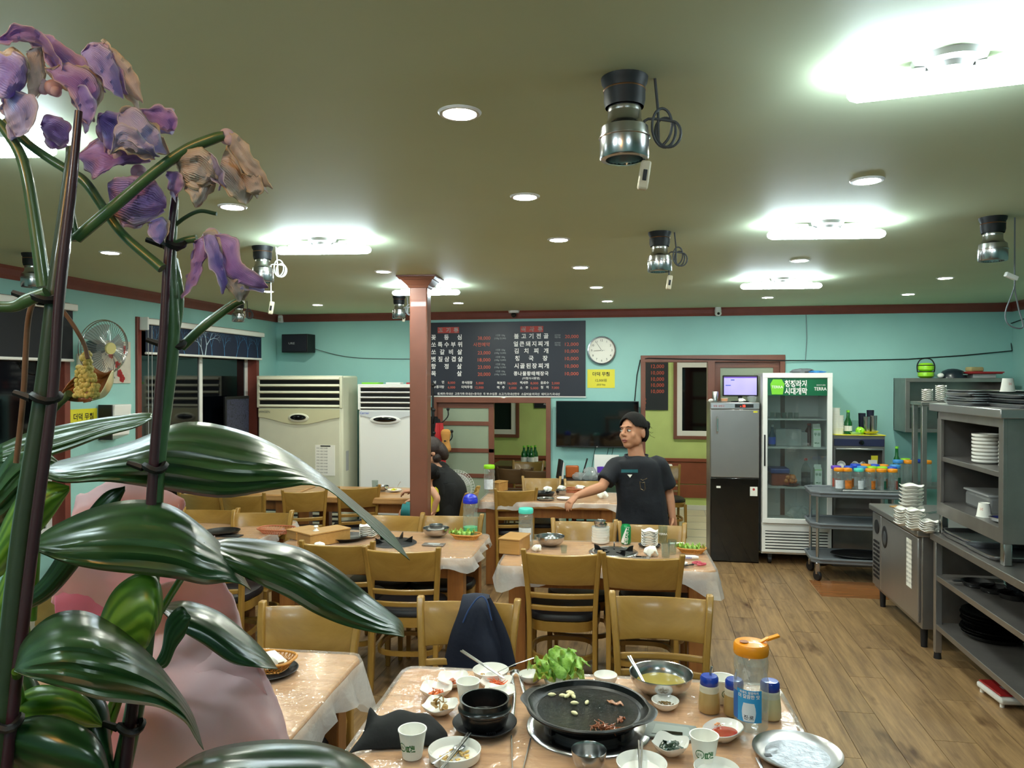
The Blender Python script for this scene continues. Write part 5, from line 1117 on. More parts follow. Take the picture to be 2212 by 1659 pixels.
# ================================================================ steel work table with cabinet
KX0, KX1, KY0, KY1, KZ = 1.80, 2.55, 2.2, 5.27, .805
k = thing('steel_work_table', 'long steel work table with two lower shelves at the right edge', 'work table', (KX0, KY0, 0)); L = KY1 - KY0; W_ = KX1 - KX0
MB().box(0, W_, 0, L, KZ - .045, KZ).build('worktop', M['steeld'], k, bev=.004)
for zz, nm in ((.54, 'shelf'), (.225, 'shelf')): MB().box(.02, W_, .02, L - .02, zz - .035, zz).build(nm, M['steeld'], k, bev=.003)
for y in (.04, L / 2, L - .04):
    for x in (.035, W_ - .035): lg = MB().box(x - .02, x + .02, y - .02, y + .02, .04, KZ - .045).build('leg', M['steelb'], k, bev=.003); MB().lathe([(0, 0), (.024, 0), (.02, .045), (0, .045)], 12, TR(x, y, 0)).build('foot', M['dark'], lg)
MB().box(W_ - .005, W_, .02, L - .02, .1, KZ - .05).build('back_panel', M['steeld'], k)
kc = thing('steel_cabinet', 'open fronted steel cabinet on the work table, metal trays on its top', 'cabinet', (1.845, 4.36, KZ)); L2 = .92; W2_ = .62; Z2 = 1.64 - KZ
for x in (.03, W2_ - .03):
    for y in (.03, L2 - .03): MB().box(x - .022, x + .022, y - .022, y + .022, 0, .13).build('foot', M['steel'], kc, bev=.006)
b = MB(); b.box(0, W2_, 0, .02, .12, Z2 - .05); b.box(0, W2_, L2 - .02, L2, .12, Z2 - .05); b.box(W2_ - .02, W2_, 0, L2, .12, Z2 - .05); b.box(0, .022, 0, .05, .12, Z2 - .05); b.box(0, .022, L2 - .06, L2, .12, Z2 - .05); b.box(0, .022, 0, L2, Z2 - .1, Z2 - .05); b.box(0, W2_, 0, L2, .12, .2)
b.build('cabinet_shell', M['steeld'], kc, smooth=False, bev=.003); MB().box(.01, W2_ - .02, .02, L2 - .02, 1.30 - KZ - .03, 1.30 - KZ).build('shelf', M['steeld'], kc, smooth=False, bev=.003)
MB().box(-.03, W2_ + .03, -.04, L2 + .06, Z2 - .05, Z2).build('top', M['steelb'], kc, bev=.005)
lz = KZ + .2
# second rack behind
k2 = thing('steel_rack', 'narrow steel rack standing behind the steel cabinet at the corner', 'rack', (2.34, 7.0, 0))
for x in (0, .5):
    for y in (0, .22): MB().box(x - .02, x + .02, y - .02, y + .02, 0, 1.6).build('post', M['steeld'], k2, bev=.003)
for zz in (.4, 1.6): MB().box(-.03, .53, -.03, .25, zz - .03, zz).build('shelf', M['steeld'], k2, bev=.003)
for i, px in enumerate((1993, 2007)):
    p = at(px, 885, Y=5.85)
    for j in range(6 if i == 0 else 8): 
        o = wavydish(.045, .016, .03, i).build('white_dish', M['ceram']) if j == 0 else dup(o0, None)
        if j == 0: o0 = o
        place(o, (2.40 + .11 * i, 7.1, 1.601 + .017 * j)); tag(o, 'small white dish, %s of the %s stack on the narrow rack' % (nth(j, 6 if i == 0 else 8), ['left', 'right'][i]), 'dish', ['left', 'right'][i] + ' dish stack on the narrow rack')
# trays stacked on the cabinet top
def tray_b(w, d, hh, th=.0):
    b = MB(); r = .03; q = []
    prof = [(0.86, .003), (.93, .003), (1.0, hh), (1.04, hh), (1.04, hh - .003), (.94, 0), (0.86, 0)]
    n = 32; vs = []; fs = []
    def bd(a):
        c, s = cos(a), sin(a); m = (abs(c) ** 8 + abs(s) ** 8) ** (-1 / 8); return c * m * w / 2, s * m * d / 2
    for pr in prof:
        for i in range(n): x, y = bd(2 * pi * i / n + .001); vs.append((x * pr[0], y * pr[0], pr[1]))
    for r_ in range(len(prof) - 1):
        for i in range(n): fs.append((r_*n+i, r_*n+(i+1) % n, (r_+1)*n+(i+1) % n, (r_+1)*n+i))
    fs.append(tuple(range(n)))
    b.v, b.f, b.m = vs, fs, [0] * len(fs); return b
rnd = random.Random(5); t0 = None; Zt = 1.64
for grp, (cx, cy, n) in enumerate(((2.02, 5.0, 6), (2.12, 4.62, 3))):
    for i in range(n):
        loc = (cx + rnd.uniform(-.01, .01), cy + rnd.uniform(-.01, .01), Zt + .001 + .014 * i * (1 if grp == 0 else 1.9))
        if t0 is None: t0 = tray_b(.34, .42, .02).build('metal_tray', M['alu']); o = place(t0, loc, .02)
        else: o = dup(t0, loc, rnd.uniform(-.05, .05))
        tag(o, 'thin aluminium tray, %s of the %s stack on the steel cabinet top' % (nth(i, n), ['far', 'near'][grp]), 'tray', ['far', 'near'][grp] + ' tray stack on the steel cabinet')
def papercup(text, loc, logo='red', up=True, s=1, rz=0, big=False):
    t = thing('paper_cup', text, 'cup', loc, rz); 
    k_ = 1
    b = MB(); b.lathe([(.0001, .004), (.0255, .004), (.0265, 0), (.0375, .072), (.0395, .073), (.0395, .0765), (.0365, .076), (.0255, .006), (.0001, .0055)], 32); b.build('cup_body', M['paper'], t, M=None if up else TR(0, 0, .077, pi, 0, 0))
    def cyl(x, z, a0, r_off=.0006): 
        zz = z if up else .077 - z; r = .0265 + .011 * zz / .072 + r_off; a = a0 + x / r; return (r * cos(a), r * sin(a), z)
    q = MB(); a0 = -pi / 2
    if logo == 'red':
        for dx, dz in ((0, 0), (.005, .004), (-.005, .004), (.005, -.004), (-.005, -.004)): q.text('*', dx, .036 + dz, .016, 'c', .02)
        q.v = [cyl(x, z, a0) for x, y, z in q.v]; q.build('logo', M['inkr'], t, smooth=False)['kind'] = 'stuff'
    else:
        q = MB(); rr = [.0125, .0105]
        q._add([(-.013 + rr[j] * cos(a), 0, .036 + rr[j] * sin(a)) for j in (0, 1) for a in [i * 2 * pi / 28 for i in range(28)]], [(i, (i + 1) % 28, 28 + (i + 1) % 28, 28 + i) for i in range(28)])
        for sg in (-1, 1): q._add([(-.013 + .0118 * cos(a), 0, .036 + .0118 * sin(a)) for a in [R(90 * sg - 45 + i * 9) for i in range(11)]], [tuple(range(11))])
        q.text('JEIL', -.013, .0325, .0095, 'c', .005)
        g0 = MB().text('컵', 0, 0, .026, 'c', .03); q._add([(.013 + (z - .01), 0, .036 - x) for x, y, z in g0.v], g0.f)
        q.v = [cyl(x, z, a0, .0007) for x, y, z in q.v]; q.build('logo', M['inkgr'], t, smooth=False)['kind'] = 'stuff'
    t.scale = (s, s, s); return t
papercup('paper cup upside down on the steel cabinet\'s metal trays', (2.02, 4.72, Zt + .085), 'red', False)
papercup('upturned paper cup with a red print on the lower cabinet shelf', (1.9, 4.72, lz + .001), 'red', False, 1.05, -.8)
papercup('paper cup upright at the right edge on the work table', (2.0, 4.02, KZ + .001), 'red', True, 1.0, -.8)
# dishes on cabinet shelves
z13 = 1.30
def rstack(text, x, y, z, n, r, hgt, step, group):
    ld = None
    for i in range(n):
        if ld is None: ld = MB().lathe([(.0001, 0), (r * .8, 0), (r * .95, .008), (r, hgt * .5), (r, hgt), (r * .95, hgt), (r * .92, hgt * .5), (.0001, .006)], 32).build('white_bowl', M['ceram']); o = place(ld, (x, y, z))
        else: o = dup(ld, (x, y, z + step * i))
        tag(o, 'white plate, ' + nth(i, n) + ' of the ' + text, 'dish', group)
rstack('tall stack on the upper steel cabinet shelf', 1.965, 4.86, z13, 8, .075, .024, .0215, 'plates on the upper cabinet shelf'); rstack('deeper stack on the upper steel cabinet shelf', 2.0, 4.62, z13, 7, .065, .02, .0215, 'second plates on the upper cabinet shelf')
def basket(text, loc, s=1):
    t = thing('plastic_basket', text, 'basket', loc, 0); MB().lathe([(.0001, .002), (.07, 0), (.1, .13), (.108, .13), (.108, .136), (.098, .136), (.068, .006), (.0001, .006)], 20).build('basket_body', mat('ultrab', '#1a2fae', .35) if 'ultrab' not in bpy.data.materials else bpy.data.materials['ultrab'], t); t.scale = (s, s, s)
basket('bright blue plastic basket on the upper shelf of the steel cabinet', (2.07, 4.47, z13)); basket('bright blue plastic basket on the lower shelf of the steel cabinet', (2.07, 4.48, lz))
t = thing('food_container', 'clear lidded plastic box on the lower shelf of the steel cabinet', 'container', (2.06, 4.98, lz)); MB().box(-.1, .1, -.17, .17, 0, .1).build('box_body', film('ctn', '#e8eef0', .25, .8, .12), t, bev=.02); MB().box(-.106, .106, -.176, .176, .1, .112).build('lid', film('ctn2', '#f0f4f5', .4, .8, .12), t, bev=.004)
o = dup(t0, (1.97, 4.52, lz + .01), .3, s=(.5, .45, 1)); tag(o, 'small metal tray on the lower cabinet shelf before the blue basket', 'tray', 'x'); del o['group']
for i, (y, dz) in enumerate(((4.98, 0), (4.96, .022), (4.66, 0))):
    o = dup(t0, (2.02, y, KZ + .002 + dz), .03, s=(1.1, .95, 1.4)); tag(o, ['lower far', 'upper far', 'near'][i] + ' metal tray under the steel cabinet on the work table', 'tray'); 
    if 'group' in o: del o['group']
# below: pans and plates
def panstack(text, x, y, z, n, r, m, step, group, hgt=.03):
    ld = None
    for i in range(n):
        if ld is None: ld = MB().lathe([(.0001, 0), (r * .85, 0), (r, hgt * .8), (r * 1.03, hgt), (r * .97, hgt * .9), (r * .82, .006), (.0001, .005)], 32).build('grill_pan', m); o = place(ld, (x, y, z))
        else: o = dup(ld, (x + rnd.uniform(-.008, .008), y + rnd.uniform(-.008, .008), z + step * i))
        tag(o, text.replace(' in ', ', ' + nth(i, n) + ' of ', 1), 'pan', group)
panstack('black round grill pan in the stack on the lowest work table shelf', 2.07, 5.0, .226, 8, .17, M['iron'], .018, 'stacked grill pans on the lowest shelf')
panstack('dark dish in the far pile on the middle work table shelf', 2.16, 4.85, .541, 9, .09, mat('dkdish', '#3a3c40', .15, coat=.5), .014, 'far pile of dark dishes', .02)
panstack('dark dish in the near pile on the middle work table shelf', 2.14, 4.6, .541, 8, .09, bpy.data.materials['dkdish'], .013, 'near pile of dark dishes', .02)
for i in range(3):
    t = thing('black_pot', ['left', 'middle', 'right'][i] + ' flat black pan before the dark dish piles', 'pan', (1.97 + .05 * i, 4.98 - .12 * i, .541)); MB().lathe([(.0001, 0), (.075, 0), (.09, .03), (.085, .03), (.07, .005), (.0001, .004)], 24).build('pan_body', M['black'], t); MB().box(-.14, -.08, -.015, .015, .022, .03).build('handle', M['black'], t, bev=.004)
p = at(2098, 1410, z=.1); t = thing('portable_scale', 'white and red kitchen scale on the floor under the work table', 'scale', (1.98, 4.62, 0), .1); MB().box(-.1, .1, -.13, .13, .02, .055).build('base', M['white'], t, bev=.012); MB().box(-.09, .09, -.1, .12, .055, .066).build('top_plate', M['red'], t, bev=.005); MB().box(-.03, .02, -.02, .02, .066, .067).build('logo_patch', M['lgrey'], t)
for sx in (-.08, .08):
    for sy in (-.1, .1): MB().lathe([(0, 0), (.012, 0), (.012, .02), (0, .02)], 10, TR(sx, sy, 0)).build('foot', M['white'], t)
o = MB().box(-.15, .15, -.12, .12, 0, .22).build('cardboard_box', M['birch'], bev=.004); place(o, (2.22, 4.15, .541)); tag(o, 'tan cardboard box on the middle shelf at the right edge', 'box')
# hatch of glossy wood in the floor before the cart
a, b_ = at(1775, 1288, z=0), at(1905, 1250, z=0); o = MB().box(0, .62, 0, .5, 0, .004).build('floor_mat', wood('redw', '#84512e', '#a06a3e', (1, 9, 9), 2.2, .2, .4), bev=.001); place(o, (a.x, a.y, .0)); tag(o, 'glossy reddish wood mat on the floor before the grey cart', 'mat')
# ================================================================ people
def remesh(mb, name, m, parent, vox=.006, smooth=2):
    me = bpy.data.meshes.new('tmp'); me.from_pydata(mb.v, [], mb.f); o = bpy.data.objects.new('tmp', me); COL.objects.link(o)
    q = o.modifiers.new('r', 'REMESH'); q.mode = 'VOXEL'; q.voxel_size = vox; q.use_smooth_shade = True
    q = o.modifiers.new('s', 'SMOOTH'); q.iterations = smooth; q.factor = .5
    SC2 = bpy.context.evaluated_depsgraph_get(); SC2.update(); ev = o.evaluated_get(SC2); nm = bpy.data.meshes.new_from_object(ev); nm.name = name
    bpy.data.objects.remove(o); nm.materials.clear(); nm.materials.append(m)
    nm.polygons.foreach_set('use_smooth', [True] * len(nm.polygons)); r = bpy.data.objects.new(name, nm); COL.objects.link(r)
    if parent is not None: r.parent = parent; KIDS.setdefault(parent.name, []).append(r)
    return r
def limb(b, pts, rs, n=12, k=14, M=None, flat=None):
    P = cr([Vector(p) for p in pts], k); Q = [v.x for v in cr([Vector((r_, 0, 0)) for r_ in rs], k)]; b.tube(P, Q, n, M=M, flat=flat)
    b.ball(P[0], Q[0] * .98, 10, 7, M); b.ball(P[-1], Q[-1] * .98, 10, 7, M)
def hand(b, wrist, dirv, palm_n, s=1.0, curl=.35, M=None):
    """palm, four fingers and thumb; dirv along the fingers, palm_n out of the palm"""
    d = Vector(dirv).normalized(); nrm = Vector(palm_n); nrm = (nrm - d * nrm.dot(d)).normalized(); sd = d.cross(nrm)
    w = Vector(wrist); f = lambda a, c, e: w + d * a * s + sd * c * s + nrm * e * s
    b.tube([f(-.015, 0, 0), f(.02, 0, 0), f(.055, 0, .002), f(.085, 0, 0)], [.025 * s, .032 * s, .038 * s, .034 * s], 12, M=M, flat=(1.05, .5))
    for i, (c, L) in enumerate(((-.03, .058), (-.010, .07), (.010, .066), (.029, .052))):
        a1, a2 = curl, curl * 2.1; p0 = f(.07, c * .9, 0); p1 = f(.07 + L * .42, c * 1.15, L * .42 * sin(a1)); p2 = p1 + (d * cos(a2) + nrm * sin(a2)) * L * .35 * s; p3 = p2 + (d * cos(a2 * 1.3) + nrm * sin(a2 * 1.3)) * L * .28 * s
        b.tube([p0, p1, p2, p3], [.0105 * s, .0095 * s, .0085 * s, .0068 * s], 8, M=M); b.ball(p3, .0068 * s, 8, 6, M)
    p0 = f(.012, -.026, .004); p1 = f(.035, -.05, .014); p2 = f(.058, -.058, .026); p3 = f(.072, -.055, .034)
    b.tube([p0, p1, p2, p3], [.015 * s, .0125 * s, .0105 * s, .0085 * s], 8, M=M); b.ball(p3, .0085 * s, 8, 6, M)
def head(b, M4, s=1.0):
    """head looking along -y, centre at the origin, 0.22 m tall"""
    b.ball((0, .012, .02), (.074, .090, .090), 20, 14, M4); b.ball((0, -.020, -.030), (.062, .066, .068), 18, 12, M4); b.ball((0, -.045, -.078), (.034, .032, .026), 12, 8, M4)
    for sx in (-1, 1): b.ball((sx * .036, -.052, -.022), (.026, .022, .026), 12, 8, M4); b.ball((sx * .044, -.008, -.05), (.024, .04, .034), 10, 8, M4)
    b.tube([(0, -.078, .022), (0, -.092, .0), (0, -.104, -.018), (0, -.098, -.026)], [.0085, .010, .0135, .010], 10, M=M4)
    for sx in (-1, 1): b.ball((sx * .011, -.094, -.022), (.009, .009, .008), 8, 6, M4)
    b.ball((0, -.078, -.048), (.024, .014, .010), 12, 8, M4); b.ball((0, -.076, -.058), (.02, .013, .009), 12, 8, M4)
    b.tube([(-.045, -.070, .03), (0, -.082, .032), (.045, -.070, .03)], [.008, .009, .008], 8, M=M4)
    for sx in (-1, 1): b.ball((sx * .077, .012, -.008), (.010, .020, .031), 12, 8, M4 @ TR(0, 0, 0, 0, 0, sx * .12))
def face(parent, M4, s=1):
    for sx in (-1, 1):
        e = MB().ball((sx * .031, -.076, .006), (.013, .010, .0065), 14, 9, M4).build('eye', M['ceram'], parent); MB().ball((sx * .031 - .003, -.0855, .005), (.0055, .003, .0058), 10, 7, M4).build('iris', M['ink'], e)
        MB().tube([(sx * .018, -.086, .010), (sx * .031, -.089, .0145), (sx * .045, -.080, .010)], [.0012, .002, .0012], 6, M=M4).build('eyelid', M['hair'], parent)
        MB().tube([(sx * .016, -.089, .027), (sx * .032, -.089, .032), (sx * .05, -.076, .027)], [.0018, .003, .0012], 6, M=M4, flat=(1, .8)).build('eyebrow', M['hair'], parent)
    MB().tube([(-.022, -.083, -.055), (-.01, -.091, -.051), (0, -.0915, -.053), (.01, -.091, -.051), (.022, -.083, -.055)], [.0015, .0038, .004, .0038, .0015], 8, M=M4).build('upper_lip', mat('lip', '#8c4a44', .4), parent)
    MB().tube([(-.018, -.083, -.059), (0, -.090, -.062), (.018, -.083, -.059)], [.0018, .005, .0018], 8, M=M4).build('lower_lip', bpy.data.materials['lip'], parent)
def ringloft(name, rings, m, parent, n=40, fold=.0, seed=0, M4=None, solid=.004, f2=0):
    """cloth tube: rings of (centre, rx, ry, yaw)"""
    rr = random.Random(seed); ph = [rr.uniform(0, 6) for _ in range(4)]; K = 26
    C = cr([Vector(r_[0]) for r_ in rings], K); S = cr([Vector((r_[1], r_[2], r_[3] if len(r_) > 3 else 0)) for r_ in rings], K)
    def fn(u, v):
        j = min(K - 1, int(round(v * (K - 1)))); a = u * 2 * pi; q = 1 + fold * v * (sin(5 * a + ph[0] + v * 2) * .6 + sin(9 * a + ph[1] - v * 3) * .4) + f2 * sin(3 * a + 14 * v + ph[2])
        e = (abs(cos(a)) ** 2.5 + abs(sin(a)) ** 2.5) ** (-1 / 2.5); x, y = S[j].x * q * e * cos(a), S[j].y * q * e * sin(a); yw = S[j].z
        return C[j] + Vector((x * cos(yw) - y * sin(yw), x * sin(yw) + y * cos(yw), 0))
    return MB().grid(n, K, fn, closed=True).build(name, m, parent, solid=solid)
# ---- standing woman
WY = None
wd = 5.32
def wp(px, py, dd=0.0): return at(px, py, d=wd + dd)
ft = wp(1388, 1300); base = Vector((wp(1383, 1100).x, wp(1383, 1100).y, 0))
wm = thing('person', 'standing woman in a dark navy T-shirt, hair in a bun, one arm reaching out', 'person', base)
L_ = lambda v: Vector(v) - base
yaw0 = math.atan2(-base.x, base.y)          # heading that faces the camera: -y local towards it
hc_ = L_(wp(1366, 934)); nk = L_(wp(1374, 982, .01)); ch = L_(wp(1378, 1012, .02)); wa = L_(wp(1384, 1075, .03)); hip = L_(wp(1386, 1128, .04))
shl = L_(wp(1333, 1000, .03)); shr = L_(wp(1422, 998, .02)); ell = L_(wp(1300, 1052, -.08)); wrl = L_(wp(1246, 1071, -.18)); elr = L_(wp(1444, 1066, .06)); wrr = L_(wp(1453, 1118, .0))
b = MB(); HM = Matrix.Translation(hc_) @ Euler((R(-6), R(-4), yaw0 - R(36))).to_matrix().to_4x4() @ Matrix.Diagonal((1.08, 1.08, 1.12, 1))
head(b, HM)
limb(b, [hc_ + Vector((.01, .03, -.05)), nk, ch + Vector((0, 0, .03))], [.054, .058, .08]); b.tube(cr([ch + Vector((0, .0, .05)), ch, wa, hip, hip - Vector((0, 0, .08))], 12), [.07, .10, .12, .12, .125, .14, .14, .14, .14, .145, .15, .14], 20, flat=(1.1, .75))
limb(b, [shl + Vector((.01, 0, -.03)), (shl + ell) / 2, ell], [.036, .04, .036]); limb(b, [ell, (ell * .6 + wrl * .4), wrl], [.037, .036, .024]); hand(b, wrl, (wrl - ell).normalized() + Vector((0, 0, -.5)), Vector((.2, .3, -1)), .92, .35)
limb(b, [shr + Vector((-.01, 0, -.03)), (shr + elr) / 2, elr], [.036, .04, .036]); limb(b, [elr, (elr * .6 + wrr * .4), wrr], [.037, .035, .024]); hand(b, wrr, Vector((.0, 0, -1)), Vector((-1, -.2, 0)), .9, .35)
hz_ = hip.z
for sx in (-1, 1):
    fx = hip.x + sx * .085; fy = hip.y
    limb(b, [(fx, fy, hz_ - .05), (fx, fy - .005, hz_ * .55), (fx, fy + .01, .28), (fx, fy + .015, .08)], [.085, .062, .05, .034], 12, 18); b.tube([(fx, fy + .04, .035), (fx, fy - .05, .035), (fx, fy - .14, .025), (fx, fy - .18, .022)], [.035, .04, .04, .025], 10, flat=(1, .75))
remesh(b, 'body', M['skin'], wm, .005, 6); face(wm, HM)
# hair: cap, swept back, bun
b = MB(); b.ball((0, .014, .034), (.083, .099, .094), 24, 16, HM); b.ball((0, .05, .0), (.078, .07, .078), 18, 12, HM)
o = remesh(b, 'hair', M['hair'], wm, .006, 3)
cut = HM.inverted()
me = o.data; import bmesh
bm = bmesh.new(); bm.from_mesh(me)
kill = [v for v in bm.verts if (lambda q: (q.y < -.022 and q.z < .080 - 2.2 * q.x * q.x * 6 - .25 * max(0, q.y + .06)) or q.z < -.055 or (q.y < .002 and q.z < .03) or (abs(q.x) > .05 and -.02 < q.y < .038 and q.z < .026))(cut @ v.co)]
bmesh.ops.delete(bm, geom=kill, context='VERTS'); bm.to_mesh(me); bm.free()
q = o.modifiers.new('s', 'SOLIDIFY'); q.thickness = .006; q.offset = 1
bn = HM @ Vector((.025, .10, .045)); b = MB(); b.ball(bn, (.04, .037, .038), 16, 10); b.ball(bn + Vector((.01, .0, .012)), (.03, .028, .028), 12, 8); b.build('hair_bun', M['hair'], wm); MB().tube([bn + Vector((.022 * cos(a), .01, -.03 + .022 * sin(a))) for a in [i * 2 * pi / 16 for i in range(16)]], .008, 6, closed=True).build('hair_tie', M['black'], wm)
b = MB(); rr = random.Random(3)
for i in range(9): p0 = bn + Vector((rr.uniform(-.02, .03), 0, rr.uniform(-.05, 0))); b.tube(cr([p0, p0 + Vector((rr.uniform(.01, .03), 0, rr.uniform(-.03, .01))), p0 + Vector((rr.uniform(.02, .05), 0, rr.uniform(-.06, -.01)))], 6), .0012, 4)
b.build('loose_hair', M['hair'], wm)
# shirt body, sleeves
def oval(b, rings, n=26):
    K = 22; C = cr([Vector(r_[0]) for r_ in rings], K); S = cr([Vector((r_[1], r_[2], 0)) for r_ in rings], K); V, Fc = [], []
    for j in range(K):
        for i in range(n): a_ = 2 * pi * i / n; e = (abs(cos(a_)) ** 2.5 + abs(sin(a_)) ** 2.5) ** (-1 / 2.5); V.append(C[j] + Vector((S[j].x * e * cos(a_), S[j].y * e * sin(a_), 0)))
    for j in range(K - 1):
        for i in range(n): Fc.append((j*n+i, (j+1)*n+i, (j+1)*n+(i+1) % n, j*n+(i+1) % n))
    Fc += [tuple(range(n)), tuple((K-1)*n+i for i in range(n-1, -1, -1))]; b._add(V, Fc)
import mathutils.noise as mnoise
def wrinkle(o, amp, sc, z0=None):
    P = [(v.co.copy(), v.normal.copy()) for v in o.data.vertices]
    o.data.vertices.foreach_set('co', [q for c_, n_ in P for q in (c_ + n_ * amp * mnoise.noise(Vector((c_.x * sc, c_.y * sc, c_.z * sc * .6))))]); o.data.update()
b = MB(); oval(b, [(nk + Vector((.002, -.0, -.004)), .078, .07), (nk + Vector((.002, .0, -.024)), .115, .085), (nk + Vector((.002, .0, -.05)), .155, .098), (ch + Vector((0, 0, -.02)), .17, .11), ((ch + wa) / 2, .17, .12), (wa, .176, .125), (hip, .188, .135), (hip - Vector((0, 0, .06)), .192, .138)])
for s_, e_ in ((shl, ell), (shr, elr)):
    i_ = s_ * .6 + ch * .4 + Vector((0, 0, .0)); s_ = s_ + Vector((0, 0, -.02)); b.tube(cr([i_, s_, s_ * .6 + e_ * .4, s_ * .22 + e_ * .78], 10), [.052, .06, .065, .066, .067, .068, .069, .07, .072, .07], 18); b.ball(i_, .052, 14, 9)
sh_ = remesh(b, 'shirt', M['navy2'], wm, .008, 8); wrinkle(sh_, .014, 9)
b = MB()
for i in range(2): b.tube([nk + Vector((.002 + (.078 + .003 * i) * cos(a), -.006 + (.068 + .003 * i) * sin(a), -.004 + .003 * i - .030 * (1 if sin(a) < 0 else 0) * abs(sin(a)))) for a in [k * 2 * pi / 32 for k in range(32)]], .0045, 6, closed=True)
b.build('collar', M['navy'], wm)
# prints on shirt: facing the camera
def onshirt(px, py, out=.0): r_ = wp(px, py, -.125 - out); return L_(r_)
def patch(name, pts, m): MB()._add([onshirt(*p) for p in pts], [tuple(range(len(pts)))]).build(name, m, wm, smooth=False)
MB().grid(10, 3, lambda u, v: onshirt(1342 + 36 * u, 1021 - 7 * v, .012 - .02 * abs(u - .5) ** 2)).build('teal_print', mat('tealp', '#1d5a63', .8), wm); patch('white_print', [(1355, 1025, .02), (1366, 1025, .02), (1361, 1032, .02)], M['paper'])
b = MB(); b.tube([onshirt(x, y, .012) for x, y in ((1382, 1040), (1384, 1056), (1391, 1060), (1394, 1056), (1392, 1041), (1387, 1043))], .003, 5, closed=True); b.tube([onshirt(x, y, .012) for x, y in ((1384, 1035), (1388, 1038), (1398, 1033))], .0025, 5); b.build('brooch', mat('brooch', '#7a6a52', .3, .8), wm)
for sx, nm in ((-1, 'l'), (1, 'r')):
    fx = hip.x + sx * .085; ringloft('trouser_leg', [((fx - sx * .005, hip.y, hz_ - .02), .10, .115), ((fx, hip.y, hz_ * .55), .082, .085), ((fx, hip.y + .01, .25), .068, .07), ((fx, hip.y + .012, .07), .065, .07)], mat('trs' + nm, '#12141c', .8, bump=.2), wm, 24, .03, 4)
    MB().ball((fx, hip.y - .06, .035), (.045, .12, .035), 16, 8).build('shoe', M['black'], wm)
# ---- seated person and child behind the pillar
sd = 6.45
def sp_(px, py, dd=0): return at(px, py, d=sd + dd)
sb_ = sp_(962, 1110); base = Vector((sb_.x, sb_.y, 0)); sq_ = thing('person', 'seated adult in black T-shirt bent forward behind the pillar, holding a child', 'person', base)
L2 = lambda v: Vector(v) - base
hd = L2(sp_(930, 978)); nk = L2(sp_(938, 1004)); sh = L2(sp_(950, 1020)); bk2 = L2(sp_(966, 1060)); hp = L2(sp_(962, 1118)); hp.z = .52
b = MB(); HM = Matrix.Translation(hd) @ Euler((R(35), 0, R(-75))).to_matrix().to_4x4(); head(b, HM)
limb(b, [hd + Vector((.03, 0, -.04)), nk, sh], [.045, .046, .05]); b.tube(cr([sh, bk2, hp], 10), [.07, .10, .12, .125, .13, .13, .13, .13, .14, .14], 18)
elb = L2(sp_(968, 1085, -.12)); wr_ = L2(sp_(905, 1082, -.1)); limb(b, [sh + Vector((0, -.10, -.04)), elb], [.04, .042]); limb(b, [elb, (elb + wr_) / 2, wr_], [.042, .04, .028]); hand(b, wr_, Vector((-1, -.1, .1)), Vector((0, 0, -1)), .95, .3)
el2 = L2(sp_(925, 1050, .15)); wr2 = L2(sp_(892, 1060, .1)); limb(b, [sh + Vector((-.02, .10, -.03)), el2], [.04, .042]); limb(b, [el2, wr2], [.04, .028]); hand(b, wr2, Vector((-1, 0, -.1)), Vector((0, 0, -1)), .95, .45)
for sy in (-.1, .1):
    kn = Vector((-.40, sy, .50)) + Vector((hp.x, hp.y, 0)); limb(b, [(hp.x, hp.y + sy, .52), kn], [.085, .06]); limb(b, [kn, (kn.x - .02, kn.y, .09)], [.058, .038]); b.tube([(kn.x + .03, kn.y, .04), (kn.x - .16, kn.y, .03)], [.04, .03], 10)
remesh(b, 'body', M['skin2'], sq_, .007, 3); face(sq_, HM)
b = MB(); b.ball((0, .03, .03), (.088, .10, .10), 20, 12, HM); b.ball((0, .08, -.03), (.07, .06, .10), 16, 10, HM); b.ball((.0, .02, -.06), (.083, .06, .05), 14, 9, HM); b.build('hair', mat('hairb', '#2a1a16', .45, bump=.6, bs=70, sc=(4, 4, 1)), sq_)
ringloft('shirt_hem', [(sh + Vector((.01, 0, -.06)), .15, .185), (sh + Vector((.01, 0, -.08)), .15, .185), ((sh + bk2) / 2 + Vector((.01, 0, 0)), .15, .185), (bk2, .155, .19), ((bk2 + hp) / 2, .16, .19), (hp + Vector((0, 0, .02)), .175, .2)], M['cloth'], sq_, 44, .05, 6, f2=.012)
b = MB(); oval(b, [(hp + Vector((0, 0, .0)), .17, .19), (bk2, .16, .19), (sh + Vector((.01, 0, -.02)), .13, .17), (nk + Vector((.03, 0, -.015)), .075, .08)])
for a_, e_ in ((sh + Vector((0, -.12, -.02)), elb), (sh + Vector((-.02, .12, 0)), el2)): b.tube(cr([a_ * .8 + sh * .2, a_, a_ * .25 + e_ * .75], 8), .08, 14); b.ball(a_ * .8 + sh * .2, .078, 14, 9)
wrinkle(remesh(b, 'shirt', M['cloth'], sq_, .01, 8), .02, 8)
for a_, e_ in ((sh + Vector((0, -.12, -.02)), elb), (sh + Vector((-.02, .12, 0)), el2)):
    P = cr([a_, (a_ + e_) / 2, a_ * .25 + e_ * .75], 8); MB().tube(P, [.085 - .002 * i for i in range(8)], 16).build('sleeve', M['cloth'], sq_)
ringloft('trousers', [((hp.x + .02, hp.y, .6), .17, .19), ((hp.x - .08, hp.y, .5), .2, .19), ((hp.x - .3, hp.y, .47), .12, .18), ((hp.x - .4, hp.y, .44), .09, .17)], M['dark'], sq_, 28)
chair(0, 0, 90, 'chair under the seated person behind the pillar'); co = [o for o in bpy.data.objects if o.get('label') == 'chair under the seated person behind the pillar'][0]; place(co, (base.x + hp.x - .02, base.y + hp.y, 0), R(-90))
